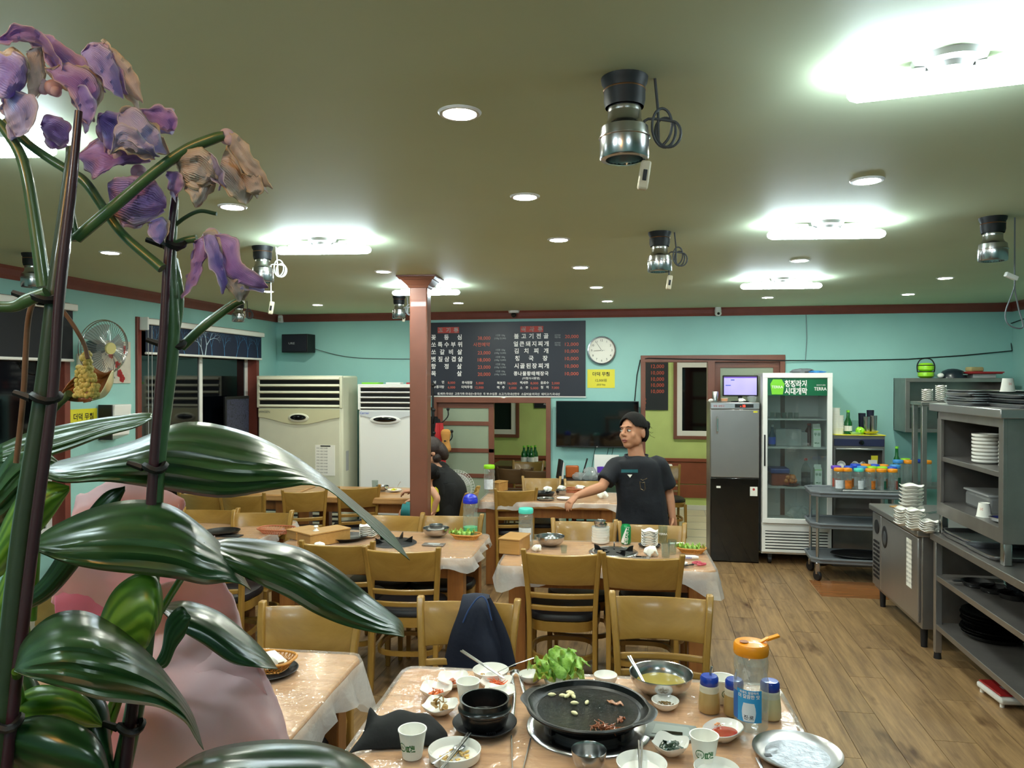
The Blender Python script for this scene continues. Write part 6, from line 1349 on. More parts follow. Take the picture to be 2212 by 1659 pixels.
# child
cb = sp_(930, 1075, -.2); kid = thing('person', 'small child in a yellow top held by the seated adult', 'person', cb); K_ = lambda px, py, dd=0: sp_(px, py, -.2 + dd) - cb
hd = K_(926, 1024); HM = Matrix.Translation(hd) @ Euler((0, 0, R(-110))).to_matrix().to_4x4() @ Matrix.Diagonal((.78, .78, .78, 1)); b = MB(); head(b, HM)
limb(b, [hd + Vector((0, 0, -.05)), K_(926, 1048), K_(926, 1060)], [.034, .034, .05]); b.tube([K_(926, 1052), K_(925, 1075), K_(925, 1098), K_(925, 1110)], [.06, .075, .08, .07], 14)
limb(b, [K_(934, 1059, -.06), K_(944, 1076, -.1), K_(941, 1088, -.1)], [.032, .028, .025]); limb(b, [K_(941, 1088, -.1), K_(937, 1104, -.1)], [.026, .02]); hand(b, K_(936, 1106, -.1), Vector((-.2, 0, -1)), Vector((-1, 0, 0)), .55, .3)
for sy in (-.05, .05): limb(b, [K_(920, 1108) + Vector((0, sy, 0)), K_(880, 1102) + Vector((0, sy, 0)), K_(872, 1128) + Vector((0, sy, 0))], [.05, .042, .03])
remesh(b, 'body', M['skin2'], kid, .006, 3); face(kid, HM)
b = MB(); b.ball((0, .03, .03), (.086, .09, .09), 18, 12, HM); b.ball((.0, .1, .0), (.03, .05, .05), 10, 8, HM); b.build('hair', M['hair'], kid); MB().tube([HM @ Vector((.02 * cos(a), .095, .01 + .02 * sin(a))) for a in [i * 2 * pi / 12 for i in range(12)]], .006, 5, closed=True).build('hair_tie', M['lgrey'], kid)
ringloft('yellow_top', [(K_(926, 1052), .055, .06), (K_(926, 1060), .078, .075), (K_(925, 1080), .085, .085), (K_(925, 1104), .09, .09)], M['yellow'], kid, 30, .03, 2)
for sy in (-.05, .05): MB().tube([K_(918, 1108) + Vector((0, sy, 0)), K_(896, 1103) + Vector((0, sy, 0)), K_(872, 1100) + Vector((0, sy, 0))], [.062, .058, .055], 16).build('shorts_leg', mat('tealsh' + str(sy), '#1c6a6c', .8), kid)
# ================================================================ things on the tables
TT = TZ + .0032
def tt(px, py, z=TT): p = at(px, py, z=z); return Vector((p.x, p.y, z))
def lumps(name, text, loc, n, rad, size, m, seed, flat=.5, hgt=.02, ell=1, strip=False, group=None):
    rnd = random.Random(seed); b = MB()
    for i in range(n):
        a = rnd.uniform(0, 2 * pi); r = rad * rnd.random() ** .5; x, y = r * cos(a), r * sin(a) * ell; z = size * .3 + (1 - (r / rad) ** 2) * hgt * rnd.random()
        e = Euler((rnd.uniform(-.6, .6), rnd.uniform(-.6, .6), rnd.uniform(0, 6.28))).to_matrix().to_4x4(); T_ = Matrix.Translation((x, y, z)) @ e
        if strip:
            L = size * rnd.uniform(2, 3.5); b.tube([T_ @ Vector((-L, 0, 0)), T_ @ Vector((-L * .3, L * .2, L * .15)), T_ @ Vector((L * .4, -L * .15, L * .1)), T_ @ Vector((L, 0, 0))], [size * .12, size * .22, size * .22, size * .1], 5)
        else: b.ball((0, 0, 0), (size * rnd.uniform(.6, 1.2), size * rnd.uniform(.5, 1), size * flat * rnd.uniform(.6, 1)), 8, 5, T_)
    o = b.build(name, m); o.location = loc; return tag(o, text, 'food', group, 'stuff')
def dish(text, loc, r=.05, h=.03, wall=.9, m='ceram', foot=.6, name='white_dish', rz=0, n=36):
    o = MB().lathe([(.0001, .0005), (r * foot, 0), (r * (foot + .05), .002), (r * wall, h * .45), (r, h), (r * .97, h + .0012), (r * .94, h - .001), (r * (wall - .09), h * .45), (r * (foot - .02), .005), (.0001, .005)], n).build(name, M[m]); place(o, loc, rz); return tag(o, text, 'dish')
def sqdish(text, loc, r, rz, h=.028, tilt=0):
    def rf(a, k):
        c, s = abs(cos(a)), abs(sin(a)); p = 2 + 2.2 * k; return (c ** p + s ** p) ** (-1 / p) * .9
    o = MB().lathe([(.0001, .0005), (r * .5, 0), (r * .55, .002), (r * .85, h * .5), (r * 1.05, h), (r * 1.04, h + .002), (r * .8, h * .5 + .002), (r * .5, .005), (.0001, .005)], 48, rf=rf, zf=lambda a, k: (.006 * (-cos(4 * a)) * (1 if .4 < k < .75 else .15) * .8)).build('square_dish', M['ceram'])
    place(o, loc, rz); return tag(o, text, 'dish')
def steelbowl(text, loc, r, h, name='steel_bowl', m='steel', foot=.45):
    pr = [(.0001, .001), (r * foot, 0), (r * (foot + .02), .004)] + [(r * (foot + (1 - foot) * sin(k / 8 * pi / 2) ** 1.0), .004 + (h - .004) * (1 - cos(k / 8 * pi / 2))) for k in range(1, 9)]
    pr += [(r * 1.02, h + .001), (r * 1.015, h + .003), (r * .985, h + .001)] + [(r * .98 * (foot + (1 - foot) * sin(k / 8 * pi / 2)), .006 + (h - .006) * (1 - cos(k / 8 * pi / 2))) for k in range(7, -1, -1)] + [(.0001, .006)]
    o = MB().lathe(pr, 40).build(name, M[m]); place(o, loc); return tag(o, text, 'bowl')
def chop(text, a, b, r=.0028, two=True, group=None):
    a, b = Vector(a), Vector(b); t = thing('chopsticks', text, 'chopsticks', a); d = b - a; s = d.cross(Vector((0, 0, 1))).normalized() * .009
    for k in ((0, 1) if two else (0,)): MB().tube([s * k, d * .5 + s * k * .7, d + s * k * .5], [r, r * .9, r * .6], 6).build('stick', M['chrome'], t)
    return t
def spoon(text, a, b, name='spoon'):
    a, b = Vector(a), Vector(b); t = thing(name, text, 'spoon', a); d = b - a; Q = d.to_track_quat('X', 'Z').to_matrix().to_4x4(); L = d.length
    MB().tube([(0, 0, 0), (L * .5, 0, .004), (L, 0, 0)], [.0045, .003, .0025], 6, flat=(1.4, .5), M=Q).build('handle', M['chrome'], t); MB().ball((L + .02, 0, 0), (.024, .017, .005), 18, 8, Q).build('spoon_bowl', M['chrome'], t); return t
# ---- grill: ring, burner, pan
gc = tt(1272, 1569)
gr = thing('table_burner', 'steel rimmed gas burner set into the nearest table beneath the black pan', 'burner', gc)
MB().lathe([(.13, .003), (.165, .006), (.186, .004), (.19, .0), (.186, -.002)], 56, cap=False).build('burner_ring', M['chrome'], gr); MB().lathe([(.0001, .001), (.135, .002), (.135, .02), (.125, .025), (.1, .012), (.0001, .012)], 40).build('burner_well', M['black'], gr)
for i in range(4): a = R(45 + 90 * i); MB().box(.06, .15, -.006, .006, .012, .034, Matrix.Rotation(a, 4, 'Z')).build('pan_support', M['iron'], gr, bev=.002)
pz = TT + .036; pan = thing('grill_pan', 'large round black grill pan with side lips on the nearest table', 'pan', (gc.x - .004, gc.y + .0, pz), R(-12))
def prf(a, k): return 1 + (.13 * math.exp(-((abs(((a - 0) + pi) % (2 * pi) - pi)) / .34) ** 4) + .13 * math.exp(-((abs(((a - pi) + pi) % (2 * pi) - pi)) / .34) ** 4)) * max(0, 1 - abs(k - .42) / .25)
MB().lathe([(.0001, 0), (.15, 0), (.165, .008), (.174, .022), (.186, .026), (.187, .031), (.183, .034), (.176, .033), (.170, .018), (.160, .0135), (.155, .0155), (.08, .0185), (.0001, .0195)], 96, rf=prf).build('pan_body', M['iron'], pan)
n = NT('oily'); n.b.inputs['Base Color'].default_value = lin('#0e100f'); n.b.inputs['Roughness'].default_value = .1; n.b.inputs['Specular IOR Level'].default_value = .8; v = n.coord((1, 1, 1))
n.bump(n.noise(v, 75, 5, .75), 1.0, .012); fo = n.noise(v, 9, 4); n.l(n.ramp(fo, [(.42, '#121412'), (.68, '#2a2011')]), n.b.inputs['Base Color'])
MB().lathe([(.153, .0162), (.08, .0192), (.0001, .0202)], 64, cap=False).build('cooking_surface', n.m, pan)
M['garlic'] = mat('garlic', '#e9dfae', .35, sss=.1); rnd = random.Random(3); g0 = None
for i, (px, py, rz) in enumerate(((1192, 1501, .2), (1216, 1503, .1), (1225, 1504, 1), (1233, 1500, .3), (1239, 1505, 2), (1231, 1496, 0), (1241, 1519, .1), (1268, 1518, 1.4), (1241, 1541, 2.5))):
    zp = pz + .0195; p = at(px, py, z=zp + .004)
    if g0 is None: g0 = MB().lathe([(.0001, -.012), (.004, -.009), (.0065, -.002), (.005, .006), (.002, .011), (.0001, .013)], 12).build('garlic_clove', M['garlic']); g = g0
    else: g = g0.copy(); COL.objects.link(g)
    place(g, (p.x, p.y, zp + .005), rot=(0, pi / 2, rz)); tag(g, ['garlic clove alone at the upper left of the pan', 'leftmost clove of the garlic row in the pan', 'second clove of the garlic row in the pan', 'upright clove in the middle of the garlic cluster', 'right lower clove of the garlic cluster', 'topmost clove of the garlic cluster', 'clove below the garlic cluster', 'clove right of the cluster, standing alone', 'lowest clove, near the middle of the pan'][i], 'garlic', 'garlic cloves in the grill pan'); g.scale = (1, 1, 1.1)
M['meat'] = mat('meat', '#8a4a26', .35, var=.3, vs=60, coat=.3); M['meat2'] = mat('meat2', '#b07a58', .35, var=.3, vs=60, coat=.3)
def strip_(name, text, px, py, L, w, rz, m, z=None, seed=1):
    rr = random.Random(seed); z = pz + .019 if z is None else z; p = at(px, py, z=z)
    o = MB().grid(14, 4, lambda u, v: ((u - .5) * L, (v - .5) * w * (1 - .6 * abs(u * 2 - 1) ** 2) + .004 * sin(u * 9 + seed), .004 + .003 * sin(u * 14 + seed * 2 + v * 2))).build(name, m, solid=.003); place(o, (p.x, p.y, z), rz); return tag(o, text, 'meat')
strip_('meat_piece', 'browned strip of meat at the upper right of the pan', 1329, 1521, .055, .018, -.35, M['meat2']); strip_('meat_piece', 'curled small piece of meat at the right of the pan', 1342, 1555, .025, .012, .9, M['meat'], seed=2); strip_('meat_piece', 'second curl of meat at the right of the pan, just below the other', 1340, 1560, .022, .01, .5, M['meat'], seed=5)
pq = at(1306, 1574, z=pz + .02); lumps('meat_shreds', 'heap of browned meat shreds at the lower right rim of the pan', (pq.x, pq.y, pz + .018), 26, .038, .009, M['meat'], 4, hgt=.005, ell=.25, strip=True)
# control panel of the burner
cpn = tt(1452, 1582); cp_ = thing('burner_control', 'grey metal control plate of the table burner, right of the pan', 'control plate', cpn, R(-2))
MB().prism([(-.085, -.05), (.05, -.05), (.085, -.02), (.07, .045), (-.07, .055)], .006).build('plate', mat('ctrl', '#8f9896', .35, .5), cp_, smooth=False, bev=.002); MB().prism([(-.06, -.032), (.045, -.032), (.06, -.01), (.048, .028), (-.05, .034)], .002, z0=.0055).build('inner_plate', mat('ctrl2', '#a9b2ae', .3, .5), cp_, smooth=False, bev=.001); MB().box(-.03, .03, -.03, -.012, .0072, .009).build('display', M['blackgl'], cp_)
# ---- stone pot on its saucer
c = tt(1047, 1572); sa = thing('pot_saucer', 'black ribbed saucer under the stone pot', 'saucer', c); MB().lathe([(.0001, 0), (.07, 0), (.092, .012), (.098, .02), (.096, .022), (.088, .015), (.066, .006), (.0001, .006)], 48, rf=lambda a, k: 1 + (.14 * math.exp(-((((a + 1.1) + pi) % (2 * pi) - pi) / .3) ** 2)) * k * (1 if k < .8 else .5)).build('saucer_body', M['dark'], sa)
for i in range(5): MB().box(.04 + .0 * i, .07, -.012 + i * .006, -.009 + i * .006, .012, .016, Matrix.Rotation(-1.1, 4, 'Z')).build('rib', M['dark'], sa)
po = thing('stone_pot', 'black stone pot with a ridge round its middle', 'pot', (c.x, c.y, c.z + .0065)); MB().lathe([(.0001, 0), (.055, 0), (.066, .01), (.073, .035), (.074, .045), (.080, .05), (.081, .056), (.076, .060), (.0735, .068), (.075, .08), (.0745, .083), (.069, .083), (.0665, .07), (.066, .03), (.05, .014), (.0001, .012)], 56).build('pot_body', M['blackgl'] if False else mat('pot', '#0d0d0e', .3, coat=.3, bump=.1, bs=60), po)
lumps('stew_remains', 'reddish stew remains in the black stone pot', (c.x, c.y, c.z + .02), 40, .048, .006, mat('stew', '#6a2a12', .3, var=.3, vs=60, coat=.4), 6, hgt=.004)
# ---- paper cups
def pc(text, px, py, rz, logo='jeil', s=1.0): p = tt(px, py); return papercup(text, p, logo, True, s, rz)
pc('paper cup with a green round logo before the black cloth', 891, 1634, R(-14), s=1.02)
pc('paper cup between the square side dishes and the stone pot', 1011, 1521, R(120), s=1.0)
pc('paper cup with green logo in front of the red sauce dish', 1521, 1648, R(-2), s=1.02)
pc('paper cup behind the blue capped sauce bottles', 1561, 1515, R(35), s=1.05)
# ---- dishes, left
dish('white round dish with a spoon and food scraps in front of the black cloth', tt(982, 1637), .074, .026, .985, foot=.9); q = tt(982, 1637)
lumps('food_scraps', 'yellow scraps of food in the front white dish with the spoon', (q.x + .01, q.y - .005, q.z + .006), 26, .048, .008, mat('egg', '#d9b46a', .4, var=.3, vs=50), 7, hgt=.003); spoon('steel spoon lying bowl down in the front white dish', (q.x - .035, q.y - .10, q.z + .03), (q.x + .0, q.y + .012, q.z + .018)); chop('steel chopsticks resting on the front white dish by the spoon', (q.x + .028, q.y + .078, q.z + .034), (q.x - .01, q.y - .13, q.z + .022))
p = tt(1060, 1466); dish('white bowl with leftovers and cutlery at the far left of the nearest table', p, .064, .034, .9); lumps('leftover_food', 'yellow brown leftovers in the far white bowl', (p.x, p.y, p.z + .008), 26, .036, .007, mat('left', '#b98a3a', .4, var=.4, vs=60), 9, hgt=.006)
chop('steel chopsticks slanting over the far white bowl to the left', (p.x - .115, p.y + .05, p.z + .075), (p.x + .06, p.y - .06, p.z + .03)); spoon('steel spoon slanting out of the far white bowl to the right', (p.x + .155, p.y + .0, p.z + .085), (p.x + .02, p.y - .0, p.z + .022))
sqdish('white square dish holding brown fried slices, left of the far bowl', tt(979, 1481), .056, .25); p = tt(979, 1483); lumps('fried_slices', 'reddish brown fried slices in the upper square dish', (p.x, p.y, p.z + .006), 9, .022, .013, mat('slice', '#a5522a', .4, var=.2, vs=40, coat=.2), 3, .3, .012)
sqdish('white square dish of red oyster kimchi, at the left edge', tt(942, 1503), .056, .1); p = tt(942, 1505); lumps('kimchi', 'glossy red kimchi in the left square dish', (p.x, p.y, p.z + .006), 14, .027, .013, mat('kim', '#c0581e', .2, var=.35, vs=60, coat=.6), 5, .5, .012)
sqdish('white square dish of pale brown pickles beside the stone pot', tt(950, 1540), .056, -.1); p = tt(950, 1541)
M['pickle'] = mat('pickle', '#a98348', .35, var=.2, vs=40, coat=.3)
rr_ = random.Random(8)
for i in range(7):
    ph = rr_.uniform(0, 6); o = MB().grid(10, 5, lambda u, v: ((u - .5) * .03, (v - .5) * .02 * sin(pi * (u * .8 + .1)), .008 * sin(u * 7 + ph) + .012 * v * sin(pi * u))).build('pickle_slice', M['pickle'], solid=.002)
    place(o, (p.x + rr_.uniform(-.018, .018), p.y + rr_.uniform(-.014, .014), p.z + .014 + .004 * i), rot=(rr_.uniform(-.7, .7), rr_.uniform(-.5, .5), ph)); tag(o, 'folded pale brown pickle slice in the square dish by the stone pot', 'pickle', 'pickle slices')
sqdish('white square dish of shredded red radish behind the paper cup', tt(1070, 1487), .056, -.2); p = tt(1068, 1489); lumps('radish_shreds', 'orange red radish shreds in the square dish behind the stone pot', (p.x, p.y, p.z + .008), 40, .024, .009, mat('rad', '#d9632c', .3, var=.2, vs=60, coat=.3), 8, hgt=.014, strip=True)
sqdish('white square dish half hidden behind the stone pot, stained red', tt(1078, 1510), .054, .1)
dish('small empty white bowl left of the lettuce', tt(1146, 1471), .042, .026, .92)
dish('small empty white bowl right of the lettuce', tt(1308, 1473), .041, .026, .96, foot=.75)
# ---- lettuce
lb_ = tt(1212, 1484); dish('white bowl under the heap of lettuce', lb_, .06, .03, .9)
n = NT('lettuce'); v = n.coord((1, 1, 1)); n.l(n.ramp(n.noise(v, 26, 5), [(.35, '#4f7a22'), (.65, '#a3cc5a')]), n.b.inputs['Base Color']); n.b.inputs['Roughness'].default_value = .4; n.b.inputs['Subsurface Weight'].default_value = .15; n.bump(n.noise(v, 70, 4), .6, .006); M['lettuce'] = n.m
def lettuce(i, loc, rot, L, w, text, group='lettuce leaves'):
    rr = random.Random(i); ph = [rr.uniform(0, 6) for _ in range(3)]
    def fn(u, v):
        a = (u - .5) * 2; W_ = w * (.35 + .65 * sin(pi * min(1, v * .62 + .1))) ; ed = abs(a) ** 3 + (v ** 6) * .7
        return (a * W_ * (1 - .1 * ed) + .002 * sin(v * 20), v * L, .02 * sin(v * 3) * L / .08 + ed * .012 * sin(a * 6 + v * 17 + ph[0]) + .004 * sin(a * 15 + ph[1] + v * 14) * ed + .35 * w * a * a)
    o = MB().grid(26, 22, fn).build('lettuce_leaf', M['lettuce'], solid=.0008); place(o, loc, rot=rot); return tag(o, text, 'lettuce', group)
for i, (dx, dy, dz, rx, ry, rz, L, tx) in enumerate(((-.035, -.03, .02, .25, 0, .9, .085, 'lettuce leaf spread to the left of the heap'), (-.03, .0, .025, .4, 0, .6, .08, 'lettuce leaf at the back left of the heap'), (.0, -.03, .03, .5, .1, .2, .085, 'lettuce leaf in the middle of the heap'), (.0, .01, .035, 1.0, 0, -.25, .085, 'tallest lettuce leaf standing up at the right of the heap'),
        (.025, -.02, .025, .6, 0, -.9, .08, 'lettuce leaf curling to the right of the heap'), (.01, -.035, .022, .15, 0, -1.4, .07, 'low lettuce leaf at the right front of the heap'), (-.02, -.045, .018, .1, 0, 1.6, .07, 'low lettuce leaf at the left front of the heap'), (.02, 0, .04, .8, .3, -.5, .07, 'inner lettuce leaf behind the tallest one'))):
    lettuce(i, (lb_.x + dx * .9, lb_.y + dy * .6 + .01, lb_.z + dz), (rx, ry, rz), L * 1.05, .055, tx)
jug('glass_bottle', 'small dark shot glass behind the lettuce', 'glass', tt(1193, 1462), [(.0001, 0), (.02, 0), (.024, .05)], M['glass'])
# ---- steel bowl with broth
p = tt(1428, 1493); steelbowl('large steel bowl of cloudy yellow broth', p, .105, .062); bro = MB().lathe([(.0001, 0), (.083, 0)], 40).build('broth', mat('broth', '#a3924a', .08, var=.1, vs=12, coat=.5)); place(bro, (p.x, p.y, p.z + .031)); tag(bro, 'cloudy yellow broth in the large steel bowl', 'broth', kind='stuff')
chop('steel chopsticks leaning in the left of the broth bowl', (p.x - .105, p.y + .035, p.z + .10), (p.x - .055, p.y - .04, p.z + .042), .0035)
dish('small brown glazed dish of pepper sauce beside the pan', tt(1437, 1529), .044, .026, .9); p = tt(1437, 1529); lumps('pepper_sauce', 'brown peppery sauce in the small dish right of the pan', (p.x, p.y, p.z + .006), 40, .03, .005, mat('pep', '#7a5f34', .5, var=.4, vs=90), 2, hgt=.006)
# ---- sauce bottles
M['sauce'] = mat('sauceb', '#b79a63', .35, coat=.3); M['sauce2'] = mat('saucec', '#d6c99c', .35, coat=.3)
def sauceb(text, px, py, m='sauce', s=1, spout=True):
    t = thing('sauce_bottle', text, 'sauce bottle', tt(px, py), 0, 'blue capped sauce bottles'); 
    MB().lathe([(.0001, 0), (.0265, 0), (.029, .004), (.0285, .03), (.026, .055), (.0001, .055)], 28).build('sauce', M[m], t); MB().lathe([(.0262, .055), (.0255, .066), (.0262, .07), (.024, .074)], 28, cap=False).build('bottle_neck', mat('pale' + text[-3:], '#ddd6bf', .3, coat=.3), t)
    MB().lathe([(.0235, .072), (.025, .074), (.0245, .092), (.021, .097), (.0001, .098)], 28).build('cap', mat('bluecap', '#12379f', .3, coat=.4) if 'bluecap' not in bpy.data.materials else bpy.data.materials['bluecap'], t)
    if spout: MB().tube([(.003, 0, .096), (.004, 0, .112), (.007, 0, .122)], [.0035, .003, .003], 8).build('spout', M['steel'], t)
    t.scale = (s, s, s); return t
sauceb('blue capped brown sauce bottle, left one, with a steel spout', 1532, 1535, s=1.16); sauceb('blue capped brown sauce bottle half behind the clear water bottle', 1586, 1542, s=1.14); sauceb('blue capped pale sauce bottle right of the clear water bottle', 1663, 1549, 'sauce2', 1.18, False)
# ---- water bottle
wbp = tt(1622, 1570); wb_ = waterbottle('clear water bottle with an open orange cap and blue label', wbp, M['orange'], None, s=1.22)
MB().grid(18, 2, lambda u, v: (.0424 * cos(-pi / 2 - .25 + (u - .5) * 1.5), .0424 * sin(-pi / 2 - .25 + (u - .5) * 1.5), .028 + .078 * v)).build('label', mat('lblue', '#2f9ad8', .4), wb_)
MB().grid(10, 2, lambda u, v: (.0426 * cos(-pi / 2 - .93 - u * .5), .0426 * sin(-pi / 2 - .93 - u * .5), .03 + .068 * v)).build('label', mat('lblue2', '#1c5fa8', .4), wb_)
q = MB(); 
for tx, zz, h_ in (('더 깔끔한 맛', .087, .0105), ('위생도 깔끔하게', .098, .007)): q.text(tx, 0, zz, h_, 'c', .03)
q.v = [(.0429 * cos(-pi / 2 - .25 + x / .0429), .0429 * sin(-pi / 2 - .25 + x / .0429), z) for x, y, z in q.v]; q.build('lettering', M['inkw'], wb_, smooth=False)
q = MB(); q.text('진·로', 0, .036, .0115, 'c', .02); q.v = [(.0432 * cos(-pi / 2 - .25 + x / .0429), .0432 * sin(-pi / 2 - .25 + x / .0429), z) for x, y, z in q.v]; q.build('lettering', M['navy'], wb_, smooth=False)
MB().grid(10, 5, lambda u, v: (.0430 * cos(-pi / 2 - .25 + (u - .5) * .8 * (.75 + .25 * sin(pi * v))), .0430 * sin(-pi / 2 - .25 + (u - .5) * .8 * (.75 + .25 * sin(pi * v))), .03 + .045 * v)).build('label_patch', mat('lpale', '#dfe9f2', .4), wb_)
MB().box(-.008, .02, -.006, .006, 0, .004, TR(.026, 0, .213, 0, R(-28), .2)).box(.012, .045, -.007, .007, 0, .005, TR(.026, 0, .213, 0, R(-18), .2)).build('flip_lid', M['orange'], wb_, bev=.001); MB().lathe([(.0001, .0145), (.011, .0145)], 16, TR(-.018, -.01, .201)).build('spout_hole', mat('holeo', '#8a4a08', .5), wb_)
# ---- right dishes
p = tt(1562, 1592); o = MB().lathe([(.0001, .0005), (.036, 0), (.054, .016), (.061, .028), (.0595, .03), (.051, .018), (.034, .005), (.0001, .005)], 44, rf=lambda a, k: 1 + .16 * cos(2 * a - 1.3)).build('oval_dish', M['ceram']); place(o, p, .3); tag(o, 'white oval dish of red chilli sauce before the water bottle', 'dish')
o = MB().lathe([(.0001, .012), (.043, .012)], 30, rf=lambda a, k: 1 + .16 * cos(2 * a - 1.3) + .05 * sin(5 * a)).build('chilli_sauce', mat('chili', '#a5331a', .12, coat=.7, var=.2, vs=30)); place(o, (p.x, p.y, p.z), .3); tag(o, 'red chilli sauce pooled in the oval dish', 'sauce', kind='stuff')
lumps('sauce_stains', 'orange stains on the back wall of the oval sauce dish', (p.x - .008, p.y + .033, p.z + .018), 10, .014, .0035, mat('stain', '#d98a4a', .4), 3, .4, .006)
sqdish('white square dish of dark seaweed before the control plate', tt(1448, 1627), .052, -.3, .032); p = tt(1450, 1628); lumps('seaweed', 'dark green seaweed with pink radish in the square dish', (p.x - .002, p.y, p.z + .01), 22, .026, .017, mat('weed', '#16301f', .3, var=.4, vs=60, coat=.4), 5, .22, .016); lumps('pink_radish', 'pink radish bits at the right of the seaweed', (p.x + .018, p.y - .01, p.z + .014), 10, .012, .006, mat('pink', '#a85a55', .3, coat=.3), 6, hgt=.004)
p = tt(1722, 1634); t = thing('steel_tray', 'round steel plate with a frosty bottom at the right end of the nearest table', 'tray', p, .2); MB().lathe([(.0001, .001), (.095, 0), (.116, .012), (.121, .017), (.1205, .0195), (.117, .017), (.098, .006), (.0001, .004)], 60).build('tray_body', M['alu'], t); MB().lathe([(.0001, .0048), (.09, .0058)], 48, cap=False).build('frosted_bottom', mat('frostb', '#9ea3ab', .35, .75, var=.2, vs=30, bump=.7, bs=45, bd=.006), t); MB().box(-.092, -.074, -.01, .004, .0068, .0074).build('badge', M['dgrey'], t)
steelbowl('steel rice bowl at the bottom edge before the pan', tt(1272, 1660), .047, .05, foot=.6); dish('white dish with chopsticks at the bottom edge', tt(1386, 1668), .068, .028, .95, foot=.8); p = tt(1386, 1668); chop('steel chopsticks on the white dish at the bottom edge', (p.x + .0, p.y + .07, p.z + .05), (p.x - .0, p.y - .09, p.z + .034), .0035)
dish('white dish cut by the picture edge before the right paper cup', tt(1548, 1680), .06, .028, .95)
spoon('steel spoon handle left of the round steel plate', tt(1636, 1640) + Vector((0, 0, .004)), tt(1660, 1700) + Vector((0, 0, .004)))
# ---- tongs and long rods
def tongs(text, h, a, b):
    t = thing('tongs', text, 'tongs', tt(*h)); o = tt(*h)
    for q in (a, b): e_ = tt(*q) - o; MB().tube(cr([(0, 0, .012), (e_.x * .1 + (.012 if q is b else -.012), e_.y * .12, .013), (e_.x * .5, e_.y * .5, .012), (e_.x, e_.y, .005)], 12), .0045, 6, flat=(1.3, .5)).build('arm', M['steel'], t)
    MB().tube(cr([(-.014, -.012, .012), (-.008, .004, .013), (.008, .004, .013), (.014, -.012, .012)], 10), .006, 6, flat=(1, 1.2)).build('hinge', M['steel'], t)
tongs('steel tongs lying between the stone pot and the pan', (1114, 1459), (1107, 1552), (1147, 1530))
chop('left long steel rod on the table front, left of the pan', tt(1105, 1592) + Vector((0, 0, .003)), tt(1107, 1680) + Vector((0, 0, .003)), .003, False); chop('right long steel rod on the table front, slanting under the pan', tt(1146, 1598) + Vector((0, 0, .003)), tt(1126, 1680) + Vector((0, 0, .003)), .003, False)
o = MB().lathe([(.0001, 0), (.05, .0), (.055, .003), (.0001, .004)], 4).build('spatula', M['steel']); o.scale = (.3, .9, .6); place(o, tt(1157, 1488) + Vector((0, 0, .003)), -.7); tag(o, 'steel spatula tip left of the lettuce bowl', 'spatula')
# ---- black cloth on the left edge of T1
def clothheap(name, text, cat, pts, m, thick=.002, n=40, k=30, seed=1, amp=.012):
    """a crumpled cloth: rows of points swept from one edge to the other"""
    rows = [cr(r_, n) for r_ in pts]; cols = [cr([r_[i] for r_ in rows], k) for i in range(n)]
    import mathutils.noise as mn
    def fn(u, v):
        p = cols[min(n - 1, int(round(u * (n - 1))))][min(k - 1, int(round(v * (k - 1))))]; d = mn.noise(Vector((p.x * 14 + seed, p.y * 14, p.z * 10))); return (p.x, p.y, p.z + amp * d)
    o = MB().grid(n, k, fn).build(name, m, solid=thick); return tag(o, text, cat)
def tq(px, py, dz): return tt(px, py) + Vector((0, 0, dz))
clothheap('black_cloth', 'black crumpled cloth bag at the left edge of the nearest table', 'cloth', [[tq(748, 1632, .0), tq(800, 1622, .002), tq(860, 1618, .002), tq(920, 1614, .002), tq(955, 1606, .002)],
    [tq(760, 1624, .002), tq(805, 1616, .03), tq(862, 1612, .032), tq(925, 1606, .028), tq(962, 1598, .004)], [tq(785, 1606, .03), tq(812, 1602, .055), tq(868, 1600, .058), tq(925, 1592, .045), tq(966, 1588, .006)],
    [tq(797, 1592, .08), tq(818, 1590, .058), tq(868, 1586, .068), tq(918, 1578, .05), tq(950, 1576, .01)], [tq(803, 1582, .06), tq(824, 1580, .04), tq(865, 1574, .052), tq(900, 1568, .03), tq(928, 1564, .006)], [tq(806, 1572, .004), tq(826, 1570, .004), tq(862, 1562, .01), tq(892, 1556, .004), tq(905, 1552, .002)]], M['cloth'], amp=.012)
# jacket over the chair back
jc = at(1020, 1290, z=.855)
jt = thing('jacket', 'navy jacket draped over the backrest of a front table chair', 'jacket', (0, 0, 0))
def dp(px, py, off=0): r_ = at(px, py, Y=jc.y - .02 - off); return r_
rows = [[dp(1002, 1292, -.08), dp(1020, 1288, -.09), dp(1040, 1288, -.09), dp(1058, 1290, -.08)], [dp(1000, 1287, -.03), dp(1020, 1284, -.03), dp(1040, 1284, -.03), dp(1057, 1287, -.03)], [dp(992, 1320, .02), dp(1014, 1316, .03), dp(1038, 1310, .035), dp(1060, 1312, .02)], [dp(974, 1370, .03), dp(1004, 1370, .05), dp(1045, 1370, .055), dp(1078, 1360, .03)], [dp(962, 1420, .03), dp(1000, 1420, .045), dp(1055, 1420, .07), dp(1095, 1410, .03)], [dp(950, 1470, .03), dp(1000, 1480, .04), dp(1060, 1480, .07), dp(1105, 1460, .04)]]
RW = [cr(r_, 22) for r_ in rows]; CL = [cr([r_[i] for r_ in RW], 24) for i in range(22)]
MB().grid(22, 24, lambda u, v: CL[int(round(u * 21))][int(round(v * 23))] + Vector((0, -.012 * abs(sin(u * 7)) * v, 0))).build('jacket_body', M['navy'], jt, solid=.008)
